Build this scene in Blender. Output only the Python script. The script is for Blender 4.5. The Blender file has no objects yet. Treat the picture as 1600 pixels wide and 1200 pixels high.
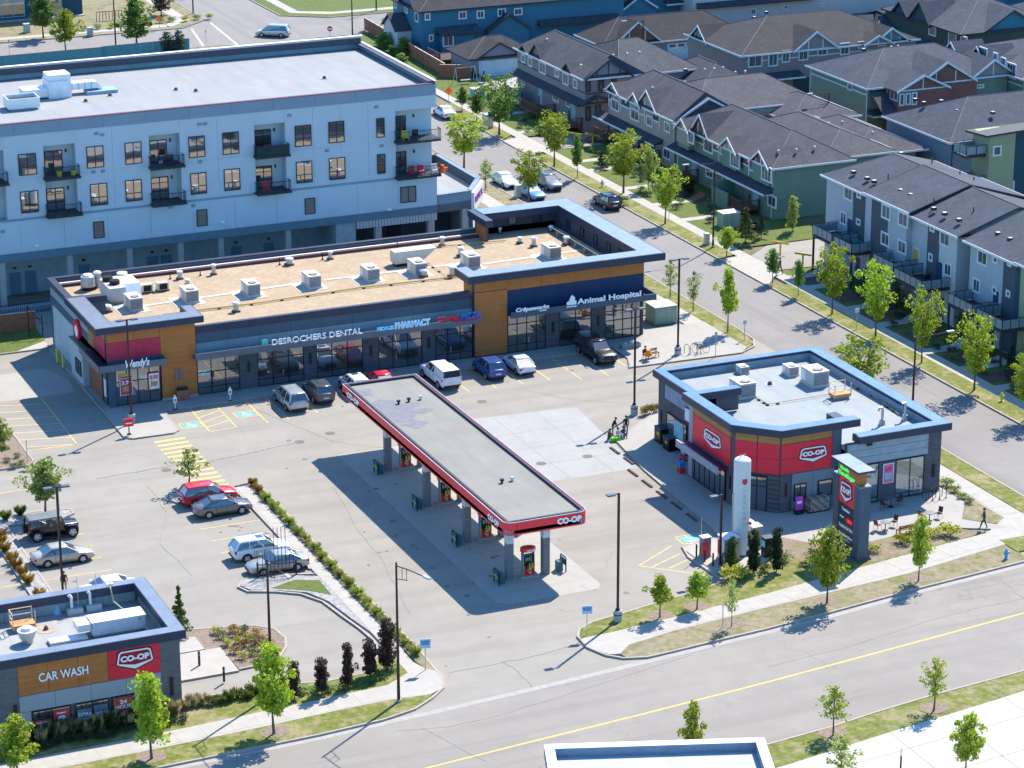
import bpy, math, random
from mathutils import Vector, Matrix
RND = random.Random(11)
S = bpy.context.scene
C = S.collection
rad = math.radians
# ---------------------------------------------------------------- camera
CAM_H, FPX = 80.0, 4222.66
PITCH, ROLL, YAW = rad(18.74865), rad(-0.22419), rad(23.30757)
cp, sp = math.cos(PITCH), math.sin(PITCH)
fw = Vector((math.sin(YAW)*cp, math.cos(YAW)*cp, -sp))
r0 = Vector((math.cos(YAW), -math.sin(YAW), 0)); u0 = r0.cross(fw)
cr, sr = math.cos(ROLL), math.sin(ROLL)
RT = cr*r0 + sr*u0; UP = -sr*r0 + cr*u0
cam = bpy.data.cameras.new('camera'); cam.sensor_width = 36; cam.lens = FPX/1600*36
cam.clip_start = 1; cam.clip_end = 6000
co = bpy.data.objects.new('camera', cam); C.objects.link(co); S.camera = co
mw = Matrix((RT, UP, -fw)).transposed().to_4x4(); mw.translation = Vector((0, 0, CAM_H)); co.matrix_world = mw
# ---------------------------------------------------------------- light
SUNV = Vector((0.728, 0.545, 1.0)).normalized()
w = bpy.data.worlds.new('World'); S.world = w; w.use_nodes = True
nt = w.node_tree; bg = nt.nodes['Background']
sky = nt.nodes.new('ShaderNodeTexSky'); sky.sky_type = 'NISHITA'; sky.sun_disc = False
sky.sun_elevation = math.asin(SUNV.z); sky.sun_rotation = math.atan2(SUNV.x, SUNV.y)
sky.air_density = 1.0; sky.dust_density = 0.2; sky.ozone_density = 6.0
tint = nt.nodes.new('ShaderNodeMix'); tint.data_type = 'RGBA'; tint.blend_type = 'MULTIPLY'; tint.inputs[0].default_value = 1; tint.inputs[7].default_value = (.70, 1.0, 1.12, 1)
nt.links.new(sky.outputs[0], tint.inputs[6]); nt.links.new(tint.outputs[2], bg.inputs[0]); bg.inputs[1].default_value = 0.15
sl = bpy.data.lights.new('sun', 'SUN'); sl.energy = 5.0; sl.angle = rad(0.5); sl.color = (1.0, 0.90, 0.77)
so = bpy.data.objects.new('sun', sl); C.objects.link(so)
so.rotation_euler = SUNV.to_track_quat('Z', 'Y').to_euler(); so.location = (100, 200, 120)
S.view_settings.view_transform = 'Standard'; S.view_settings.look = 'None'
S.view_settings.exposure = 1.04; S.view_settings.gamma = 1.0; S.view_settings.use_curve_mapping = False
S.cycles.max_bounces = 5; S.cycles.diffuse_bounces = 2; S.cycles.glossy_bounces = 3
S.cycles.transparent_max_bounces = 6; S.cycles.transmission_bounces = 3
S.cycles.caustics_reflective = False; S.cycles.caustics_refractive = False
# ---------------------------------------------------------------- survey: a sight line of the photo met with a plane of the place
def ray(px, py):
    return RT*((px-800)/FPX) - UP*((py-600)/FPX) + fw
def at(px, py, z=0.0):
    d = ray(px, py); t = (z-CAM_H)/d.z; return Vector((d.x*t, d.y*t, z))
def onY(px, py, y):
    d = ray(px, py); t = y/d.y; return d.x*t, CAM_H + d.z*t
def onX(px, py, x):
    d = ray(px, py); t = x/d.x; return d.y*t, CAM_H + d.z*t
# ---------------------------------------------------------------- materials
MATS = {}
def mat(name, col, rough=0.8, metal=0.0, var=0.12, scale=1.5, bump=0.0, bscale=20, kind=None, arg=None, spec=0.3, col2=None, emit=0, local=False, detail=6):
    if name in MATS: return MATS[name]
    m = bpy.data.materials.new(name); m.use_nodes = True; MATS[name] = m
    n = m.node_tree.nodes; L = m.node_tree.links
    b = n['Principled BSDF']; b.inputs['Roughness'].default_value = rough; b.inputs['Metallic'].default_value = metal
    b.inputs['Specular IOR Level'].default_value = spec
    if local:
        tc = n.new('ShaderNodeTexCoord'); pos = tc.outputs['Object']
    else:
        g = n.new('ShaderNodeNewGeometry'); pos = g.outputs['Position']
    def noise(sc, dt=detail):
        t = n.new('ShaderNodeTexNoise'); t.inputs['Scale'].default_value = sc; t.inputs['Detail'].default_value = dt
        t.inputs['Roughness'].default_value = 0.6; L.new(pos, t.inputs['Vector']); return t.outputs['Fac']
    def rng(v, a, b_, lo, hi):
        r = n.new('ShaderNodeMapRange'); r.inputs[1].default_value = a; r.inputs[2].default_value = b_
        r.inputs[3].default_value = lo; r.inputs[4].default_value = hi; L.new(v, r.inputs[0]); return r.outputs[0]
    def mth(op, a, b_=None, c=None):
        q = n.new('ShaderNodeMath'); q.operation = op
        for k, v in enumerate((a, b_, c)):
            if v is None: continue
            if isinstance(v, (int, float)): q.inputs[k].default_value = v
            else: L.new(v, q.inputs[k])
        return q.outputs[0]
    def mix(f, a, b_):
        q = n.new('ShaderNodeMix'); q.data_type = 'RGBA'
        if isinstance(f, (int, float)): q.inputs[0].default_value = f
        else: L.new(f, q.inputs[0])
        for k, v in ((6, a), (7, b_)):
            if isinstance(v, tuple): q.inputs[k].default_value = v
            else: L.new(v, q.inputs[k])
        return q.outputs[2]
    c1 = (*col, 1.0)
    dk = tuple(x*(1-var) for x in col)+(1.0,); lt = tuple(min(1, x*(1+var)) for x in col)+(1.0,)
    f = rng(noise(scale), 0.32, 0.68, 0, 1)
    out = mix(f, dk, lt)
    hgt = None
    def xyz():
        s = n.new('ShaderNodeSeparateXYZ'); L.new(pos, s.inputs[0]); return s.outputs
    if kind == 'speck':        # gravel, shingles, grass: second colour in fine grains plus broad patches
        v = n.new('ShaderNodeTexVoronoi'); v.inputs['Scale'].default_value = arg or 8; L.new(pos, v.inputs['Vector'])
        cs = n.new('ShaderNodeSeparateColor'); L.new(v.outputs['Color'], cs.inputs[0])
        out = mix(rng(cs.outputs[0], 0.0, 1.0, 0.0, 0.75), out, (*(col2 or tuple(x*.5 for x in col)), 1)); hgt = cs.outputs[0]
    elif kind == 'patch':      # broad worn patches of a second colour
        p1 = rng(noise(arg or 0.35), 0.47, 0.62, 0, 1)
        p2 = rng(noise((arg or .35)*9, 4), 0.3, 0.7, 0.2, 1)
        out = mix(mth('MULTIPLY', p1, p2), out, (*col2, 1)); out = mix(mth('MULTIPLY', rng(noise((arg or .35)*4, 5), .5, .66, 0, 1), .55), out, (*col2, 1))
    elif kind == 'asphalt':
        p1 = rng(noise(0.12, 4), 0.4, 0.62, 0, 1); out = mix(mth('MULTIPLY', p1, .45), out, tuple(x*.80 for x in col)+(1,))
        st = n.new('ShaderNodeTexNoise'); st.inputs['Scale'].default_value = 1.0; st.inputs['Detail'].default_value = 5
        mp = n.new('ShaderNodeMapping'); mp.inputs['Scale'].default_value = arg or (.04, .5, 1); L.new(pos, mp.inputs[0]); L.new(mp.outputs[0], st.inputs['Vector'])
        out = mix(mth('MULTIPLY', rng(st.outputs['Fac'], .48, .66, 0, 1), .38), out, tuple(x*.68 for x in col)+(1,))
        out = mix(mth('MULTIPLY', rng(noise(14, 3), .5, .75, 0, 1), .35), out, tuple(x*.6 for x in col)+(1,))
        vo = n.new('ShaderNodeTexVoronoi'); vo.feature = 'DISTANCE_TO_EDGE'; vo.inputs['Scale'].default_value = .085
        wv = n.new('ShaderNodeTexNoise'); wv.inputs['Scale'].default_value = .25; L.new(pos, wv.inputs['Vector'])
        va = n.new('ShaderNodeVectorMath'); va.operation = 'MULTIPLY_ADD'; va.inputs[1].default_value = (9, 9, 0); L.new(wv.outputs['Color'], va.inputs[0]); L.new(pos, va.inputs[2]); L.new(va.outputs[0], vo.inputs['Vector'])
        out = mix(mth('MULTIPLY', rng(vo.outputs['Distance'], 0.0, .0035, 1, 0), .3), out, tuple(x*.45 for x in col)+(1,))
        hgt = noise(30, 3)
    elif kind in ('lap', 'plank', 'corr'):  # arg = exposure in metres; lines along the wall (lap/plank) or upright (corr)
        s = xyz(); src = s[2] if kind != 'corr' else mth('ADD', s[0], s[1])
        fr = mth('FRACT', mth('DIVIDE', src, arg)); ln = rng(fr, 0.0, 0.14, 0.0, 1.0)
        if kind == 'plank':
            wn = n.new('ShaderNodeTexWhiteNoise'); wn.noise_dimensions = '1D'; L.new(mth('FLOOR', mth('DIVIDE', src, arg)), wn.inputs['W'])
            out = mix(rng(wn.outputs['Value'], 0, 1, 0, .5), out, (*(col2 or tuple(x*.7 for x in col)), 1))
        out = mix(ln, tuple(x*.52 for x in col)+(1,), out); hgt = fr
    elif kind == 'brick':
        s = xyz(); cb = n.new('ShaderNodeCombineXYZ'); L.new(mth('ADD', s[0], s[1]), cb.inputs[0]); L.new(s[2], cb.inputs[1])
        t = n.new('ShaderNodeTexBrick'); L.new(cb.outputs[0], t.inputs['Vector']); t.inputs['Scale'].default_value = 1
        t.inputs['Brick Width'].default_value = arg[0]; t.inputs['Row Height'].default_value = arg[1]; t.inputs['Mortar Size'].default_value = .012
        t.inputs['Color1'].default_value = (*col, 1); t.inputs['Color2'].default_value = tuple(x*.72 for x in col)+(1,); t.inputs['Mortar'].default_value = (*(col2 or tuple(x*.5 for x in col)), 1)
        out = mix(.18, t.outputs['Color'], out); hgt = t.outputs['Fac']
    elif kind == 'strip':      # roof membrane with lap lines every arg metres across X or Y and stains
        s = xyz(); fr = mth('FRACT', mth('DIVIDE', s[0], arg)); ln = rng(fr, 0.0, 0.06, 0.0, 1.0)
        st = n.new('ShaderNodeTexNoise'); st.inputs['Detail'].default_value = 5; st.inputs['Scale'].default_value = 1
        mp = n.new('ShaderNodeMapping'); mp.inputs['Scale'].default_value = (.8, .12, 1); L.new(pos, mp.inputs[0]); L.new(mp.outputs[0], st.inputs['Vector'])
        out = mix(rng(st.outputs['Fac'], .42, .7, 0, .5), out, tuple(x*.78 for x in col)+(1,))
        if col2: out = mix(mth('MULTIPLY', rng(noise(.33, 5), .56, .66, 0, 1), .7), out, (*col2, 1))
        out = mix(ln, tuple(x*.84 for x in col)+(1,), out)
    elif kind == 'shingle':
        s = xyz(); fr = mth('FRACT', mth('DIVIDE', s[2], 0.075)); ln = rng(fr, 0.0, 0.25, 0.0, 1.0)
        v = n.new('ShaderNodeTexVoronoi'); v.inputs['Scale'].default_value = 3.4; L.new(pos, v.inputs['Vector'])
        cs = n.new('ShaderNodeSeparateColor'); L.new(v.outputs['Color'], cs.inputs[0])
        out = mix(rng(cs.outputs[0], 0, 1, 0, .6), out, tuple(x*.55 for x in col)+(1,))
        out = mix(ln, tuple(x*.7 for x in col)+(1,), out); hgt = cs.outputs[0]
    if local or kind == 'leafvar':
        pass
    if kind == 'leaf':
        oi = n.new('ShaderNodeObjectInfo')
        hs = n.new('ShaderNodeHueSaturation'); L.new(out, hs.inputs['Color'])
        L.new(rng(oi.outputs['Random'], 0, 1, .495, .512), hs.inputs['Hue']); L.new(rng(oi.outputs['Random'], 0, 1, .8, 1.35), hs.inputs['Value'])
        out = hs.outputs[0]
    L.new(out, b.inputs['Base Color'])
    if bump:
        bp = n.new('ShaderNodeBump'); bp.inputs['Strength'].default_value = bump; bp.inputs['Distance'].default_value = .05
        L.new(hgt if hgt is not None else noise(bscale, 3), bp.inputs['Height']); L.new(bp.outputs[0], b.inputs['Normal'])
    if emit:
        L.new(out, b.inputs['Emission Color']); b.inputs['Emission Strength'].default_value = emit
    if kind == 'leaf':
        tr = n.new('ShaderNodeBsdfTranslucent'); L.new(out, tr.inputs[0])
        ms = n.new('ShaderNodeMixShader'); ms.inputs[0].default_value = .38
        L.new(b.outputs[0], ms.inputs[1]); L.new(tr.outputs[0], ms.inputs[2]); L.new(ms.outputs[0], n['Material Output'].inputs[0])
    return m
def glassmat(name, col, refl=.35, rough=.03, warp=.0, tint=(.9, .95, 1)):
    if name in MATS: return MATS[name]
    m = bpy.data.materials.new(name); m.use_nodes = True; MATS[name] = m
    n = m.node_tree.nodes; L = m.node_tree.links; b = n['Principled BSDF']
    b.inputs['Base Color'].default_value = (*col, 1); b.inputs['Roughness'].default_value = .4
    g = n.new('ShaderNodeBsdfGlossy'); g.inputs['Roughness'].default_value = rough; g.inputs['Color'].default_value = (*tint, 1)
    if warp:
        ge = n.new('ShaderNodeNewGeometry'); t = n.new('ShaderNodeTexNoise'); t.inputs['Scale'].default_value = .7
        L.new(ge.outputs['Position'], t.inputs['Vector']); bp = n.new('ShaderNodeBump'); bp.inputs['Strength'].default_value = warp; bp.inputs['Distance'].default_value = .05
        L.new(t.outputs['Fac'], bp.inputs['Height']); L.new(bp.outputs[0], g.inputs['Normal'])
    f = n.new('ShaderNodeFresnel'); f.inputs[0].default_value = 1.5
    q = n.new('ShaderNodeMath'); q.operation = 'ADD'; q.inputs[1].default_value = refl; q.use_clamp = True; L.new(f.outputs[0], q.inputs[0])
    ms = n.new('ShaderNodeMixShader'); L.new(q.outputs[0], ms.inputs[0]); L.new(b.outputs[0], ms.inputs[1]); L.new(g.outputs[0], ms.inputs[2])
    L.new(ms.outputs[0], n['Material Output'].inputs[0]); return m

ASPH = mat('asphalt_lot', (.262, .247, .218), .92, var=.05, scale=.6, kind='asphalt', bump=.15)
ROAD = mat('asphalt_road', (.242, .226, .202), .92, var=.05, scale=.6, kind='asphalt', arg=(.03, .8, 1), bump=.12)
ROADY = mat('asphalt_street', (.215, .205, .195), .92, var=.05, scale=.6, kind='asphalt', arg=(.8, .03, 1), bump=.12)
CONC = mat('concrete_walk', (.335, .32, .29), .9, var=.07, scale=1.2, bump=.1, bscale=25)
CONC2 = mat('concrete_pad', (.315, .305, .28), .9, var=.06, scale=.5, kind='patch', col2=(.27, .262, .245), arg=.25)
CONCG = mat('concrete_gutter', (.30, .285, .27), .9, var=.1, scale=2)
KERB = mat('concrete_kerb', (.33, .29, .25), .9, var=.12, scale=3)
WALLC = mat('cast_concrete', (.34, .34, .33), .9, var=.08, scale=1)
BASEG = mat('bare_ground', (.17, .145, .10), .95, kind='patch', col2=(.075, .10, .03), arg=.05)
GRASS = mat('verge_grass', (.115, .135, .022), .95, var=.3, scale=2.5, kind='patch', col2=(.27, .225, .13), arg=.4, bump=.5, bscale=14)
GRASSD = mat('dry_verge', (.22, .185, .12), .95, var=.2, scale=2.5, kind='patch', col2=(.10, .125, .03), arg=.35, bump=.5, bscale=14)
LAWN = mat('lawn_grass', (.075, .11, .018), .95, var=.3, scale=3, kind='patch', col2=(.10, .12, .03), arg=.5, bump=.5, bscale=14)
MULCH = mat('bark_mulch', (.20, .155, .12), .95, var=.3, scale=5, bump=.5, bscale=20)
ROCK = mat('river_rock', (.34, .33, .32), .9, kind='speck', arg=5, col2=(.16, .16, .17), bump=.7)
PAINTY = mat('yellow_paint', (.62, .42, .12), .8, var=.25, scale=2.5, kind='patch', col2=(.40, .33, .2), arg=1.5)
PAINTW = mat('white_paint', (.62, .62, .6), .8, var=.2, scale=3, kind='patch', col2=(.4, .4, .39), arg=1.5)
PAINTB = mat('blue_paint', (.10, .35, .55), .8, var=.2, scale=3)
METALG = mat('galvanised_metal', (.42, .44, .46), .38, .6, var=.12, scale=2)
DMETAL = mat('dark_bronze_metal', (.06, .03, .03), .45, .3, var=.1)
BLACKM = mat('black_metal', (.012, .012, .014), .45, .2, var=.1)
WHITEM = mat('white_metal', (.72, .72, .71), .4, var=.05)
CREAMM = mat('cream_metal', (.52, .49, .43), .5, var=.07)
RUBBER = mat('black_rubber', (.014, .014, .015), .8)
NAVY = mat('navy_fascia', (.035, .045, .075), .5, .1, var=.06)
COPE = mat('grey_coping', (.25, .27, .30), .35, .55, var=.12, scale=1.2)
COPEB = mat('sky_reflect_coping', (.13, .20, .31), .35, .5, var=.14, scale=1.0)  # reflected sky blue put into the colour of the coping tops
# ---------------------------------------------------------------- mesh builder
W = {}
class MB:
    def __init__(s): s.v = []; s.f = []; s.m = []; s.M = None
    def add(s, vs, fs, m=0):
        o = len(s.v)
        if s.M is not None: vs = [tuple(s.M @ Vector(p)) for p in vs]
        s.v += [tuple(p) for p in vs]; s.f += [tuple(i+o for i in q) for q in fs]; s.m += [m]*len(fs); return s
    def box(s, x0, y0, z0, x1, y1, z1, m=0):
        x0, x1 = min(x0, x1), max(x0, x1); y0, y1 = min(y0, y1), max(y0, y1); z0, z1 = min(z0, z1), max(z0, z1)
        return s.add([(x0,y0,z0),(x1,y0,z0),(x1,y1,z0),(x0,y1,z0),(x0,y0,z1),(x1,y0,z1),(x1,y1,z1),(x0,y1,z1)],
                     [(3,2,1,0),(4,5,6,7),(0,1,5,4),(1,2,6,5),(2,3,7,6),(3,0,4,7)], m)
    def prism(s, poly, z0, z1, m=0, mtop=None):
        a = sum(poly[i][0]*poly[(i+1) % len(poly)][1]-poly[(i+1) % len(poly)][0]*poly[i][1] for i in range(len(poly)))
        if a < 0: poly = poly[::-1]
        k = len(poly); vs = [(p[0], p[1], z0) for p in poly]+[(p[0], p[1], z1) for p in poly]
        s.add(vs, [tuple(range(k))[::-1]]+[(i, (i+1) % k, k+(i+1) % k, k+i) for i in range(k)], m)
        o = len(s.v)-2*k; s.f.append(tuple(range(o+k, o+2*k))); s.m.append(m if mtop is None else mtop); return s
    def cyl(s, cx, cy, z0, z1, r, n=12, r2=None, m=0):
        r2 = r if r2 is None else r2
        vs = [(cx+r*math.cos(2*math.pi*i/n), cy+r*math.sin(2*math.pi*i/n), z0) for i in range(n)]+[(cx+r2*math.cos(2*math.pi*i/n), cy+r2*math.sin(2*math.pi*i/n), z1) for i in range(n)]
        return s.add(vs, [tuple(range(n))[::-1], tuple(range(n, 2*n))]+[(i, (i+1) % n, n+(i+1) % n, n+i) for i in range(n)], m)
    def tube(s, pts, r, n=6, m=0, r2=None):
        pts = [Vector(p) for p in pts]; rings = []
        for i, p in enumerate(pts):
            d = (pts[min(i+1, len(pts)-1)]-pts[max(i-1, 0)]).normalized()
            a = d.cross(Vector((0, 0, 1)) if abs(d.z) < .9 else Vector((1, 0, 0))).normalized(); b = d.cross(a)
            rr = r if r2 is None else r+(r2-r)*i/(len(pts)-1)
            rings.append([p+(a*math.cos(2*math.pi*k/n)+b*math.sin(2*math.pi*k/n))*rr for k in range(n)])
        vs = [q for R_ in rings for q in R_]; fs = []
        for i in range(len(rings)-1):
            for k in range(n): fs.append((i*n+k, i*n+(k+1) % n, (i+1)*n+(k+1) % n, (i+1)*n+k))
        fs += [tuple(range(n))[::-1], tuple(range(len(vs)-n, len(vs)))]
        return s.add(vs, fs, m)
    def slab(s, top, th, m=0):      # planar polygon given a thickness downwards
        k = len(top); vs = [tuple(p) for p in top]+[(p[0], p[1], p[2]-th) for p in top]
        return s.add(vs, [tuple(range(k)), tuple(range(k, 2*k))[::-1]]+[(k+i, k+(i+1) % k, (i+1) % k, i) for i in range(k)], m)
    def build(s, name, mats, parent=None, smooth=False):
        me = bpy.data.meshes.new(name); off = W.get(parent.name, Vector()) if parent else Vector()
        me.from_pydata([(x-off.x, y-off.y, z-off.z) for x, y, z in s.v], [], s.f)
        if not isinstance(mats, (list, tuple)): mats = [mats]
        for q in mats: me.materials.append(q)
        me.polygons.foreach_set('material_index', s.m)
        if smooth: me.polygons.foreach_set('use_smooth', [True]*len(s.f))
        me.update()
        o = bpy.data.objects.new(name, me); C.objects.link(o)
        if parent: o.parent = parent
        W[o.name] = off.copy(); return o
def tag(o, label, cat, group=None):
    o['label'] = label; o['category'] = cat
    if group: o['group'] = group
    return o
def thing(name, label, cat, loc=(0, 0, 0), group=None):
    o = bpy.data.objects.new(name, None); C.objects.link(o); o.empty_display_size = .3
    o.location = loc; W[o.name] = Vector(loc); return tag(o, label, cat, group)
def struct(o, kind='structure'): o['kind'] = kind; return o
def copy_tree(o, parent=None):
    c = o.copy(); C.objects.link(c)
    if parent: c.parent = parent
    for ch in o.children: copy_tree(ch, c)
    return c
def place(proto, used, x, y, z=0, rz=0, label=None, group=None, s=1.0):
    o = proto if not used else copy_tree(proto)
    o.location = (x, y, z); o.rotation_euler = (0, 0, rz); o.scale = (s, s, s) if not isinstance(s, tuple) else s
    if label: o['label'] = label
    if group: o['group'] = group
    return o
def instance(me_obj, name, parent, loc, rot=(0, 0, 0), scale=(1, 1, 1)):
    o = bpy.data.objects.new(name, me_obj.data); C.objects.link(o); o.parent = parent
    o.location = loc; o.rotation_euler = rot; o.scale = scale; return o
def sheet(name, poly, z, m, base=-.06, kind='structure'):
    return struct(MB().prism(poly, base, z, 0).build(name, m), kind)
def line(mb, a, b, wd, z, m=0):
    a = Vector(a[:2]); b = Vector(b[:2]); d = (b-a).normalized(); n_ = Vector((-d.y, d.x))*wd/2
    return mb.add([(a.x-n_.x, a.y-n_.y, z), (b.x-n_.x, b.y-n_.y, z), (b.x+n_.x, b.y+n_.y, z), (a.x+n_.x, a.y+n_.y, z)], [(0, 1, 2, 3)], m)
def kerbs(mb, pts, wd=.16, h=.14, closed=False):
    pts = [Vector(p[:2]) for p in pts]
    if closed: pts = pts+[pts[0]]
    P_ = []
    for i, p in enumerate(pts):
        if closed: a = pts[i-1] if i else pts[-2]; b = pts[i+1] if i < len(pts)-1 else pts[1]
        else: a = pts[max(i-1, 0)]; b = pts[min(i+1, len(pts)-1)]
        d = (b-a).normalized(); P_.append((p, Vector((-d.y, d.x))*wd/2))
    vs = []; fs = []
    for p, q in P_: vs += [(p.x-q.x, p.y-q.y, -.02), (p.x-q.x, p.y-q.y, h), (p.x+q.x, p.y+q.y, h), (p.x+q.x, p.y+q.y, -.02)]
    for i in range(len(P_)-1):
        for k in range(3): fs.append((4*i+k, 4*i+k+1, 4*i+k+5, 4*i+k+4))
    fs += [(0, 1, 2, 3), (len(vs)-1, len(vs)-2, len(vs)-3, len(vs)-4)]
    return mb.add(vs, fs)
def arc(cx, cy, r, a0, a1, n=6):
    return [(cx+r*math.cos(rad(a0+(a1-a0)*i/n)), cy+r*math.sin(rad(a0+(a1-a0)*i/n))) for i in range(n+1)]
def text(name, s, size, loc, rot, m, parent=None, ext=.03, bold=0.0, align='LEFT', sx=1.0, shear=0.0, spacing=1.0):
    cu = bpy.data.curves.new(name, 'FONT'); cu.body = s; cu.size = size; cu.extrude = ext; cu.offset = bold; cu.align_x = align; cu.shear = shear; cu.space_character = spacing
    cu.resolution_u = 3; cu.materials.append(m); o = bpy.data.objects.new(name, cu); C.objects.link(o)
    off = W.get(parent.name, Vector()) if parent else Vector()
    o.location = Vector(loc)-off; o.rotation_euler = rot; o.scale = (sx, 1, 1)
    if parent: o.parent = parent
    W[o.name] = off.copy(); return o
RS = (rad(90), 0, 0)              # lettering on a wall that faces -Y
RW = (rad(90), 0, rad(-90))       # lettering on a wall that faces -X
# ================================================================ GROUND
sheet('ground', [(-900, 40), (1600, 40), (1600, 2600), (-900, 2600)], -.05, BASEG, -.5)
sheet('parking_lot', [(10, 150), (77, 152), (120.1, 158), (120.1, 262), (10, 262)], 0.0, ASPH)
NK = [(0, 153.9), (42, 154.4), (52.6, 154.7), (57.3, 155.1), (60.8, 155.3), (68.4, 155.9), (77.5, 156.8), (82.8, 157.4), (88.2, 157.9), (93.9, 158.6), (101.5, 159.8), (112.2, 161.1), (120, 162.3)]
SK = [(0, 135.5), (60, 139.6), (79.3, 141.5), (84.4, 142.1), (88.6, 142.9), (93.3, 143.6), (101, 144.4), (120, 147), (200, 158)]
sheet('main_road', NK+[(132, 163.5), (200, 172)]+SK[::-1], .004, ROAD)
sheet('side_street', [(120.1, 90), (129.6, 90), (129.6, 374.5), (133, 376), (133, 380), (116, 380), (116, 375.5), (120.1, 371)], .008, ROADY)
sheet('cross_street', [(0, 375.5), (400, 373), (400, 387), (137, 388.3), (130.5, 392.5), (130, 460), (119.1, 460), (119.1, 394.2), (114, 389.4), (0, 391)], .012, ROADY)
sheet('driveway_lane', [(133.3, 238.5), (129.6, 234.3), (129.6, 245), (133.3, 245.4)], .134, CONC)
sheet('driveway_lane', [(133.3, 239.2), (144.8, 238.6), (144.8, 248.2), (137, 248), (133.3, 245)], .02, ASPH)
sheet('driveway_lane', [(129.6, 295), (133.3, 297), (133.3, 305), (129.6, 303.5)], .134, CONC)
sheet('driveway_lane', [(133.3, 297), (149, 297), (149, 303), (133.3, 304)], .03, ASPH)
# gutter band along the north kerb and across the entrance
g = MB()
for a, b in zip(NK[:-1], NK[1:]): line(g, (a[0], a[1]-.28), (b[0], b[1]-.28), .55, .009)
struct(g.build('gutter', CONCG))
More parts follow.
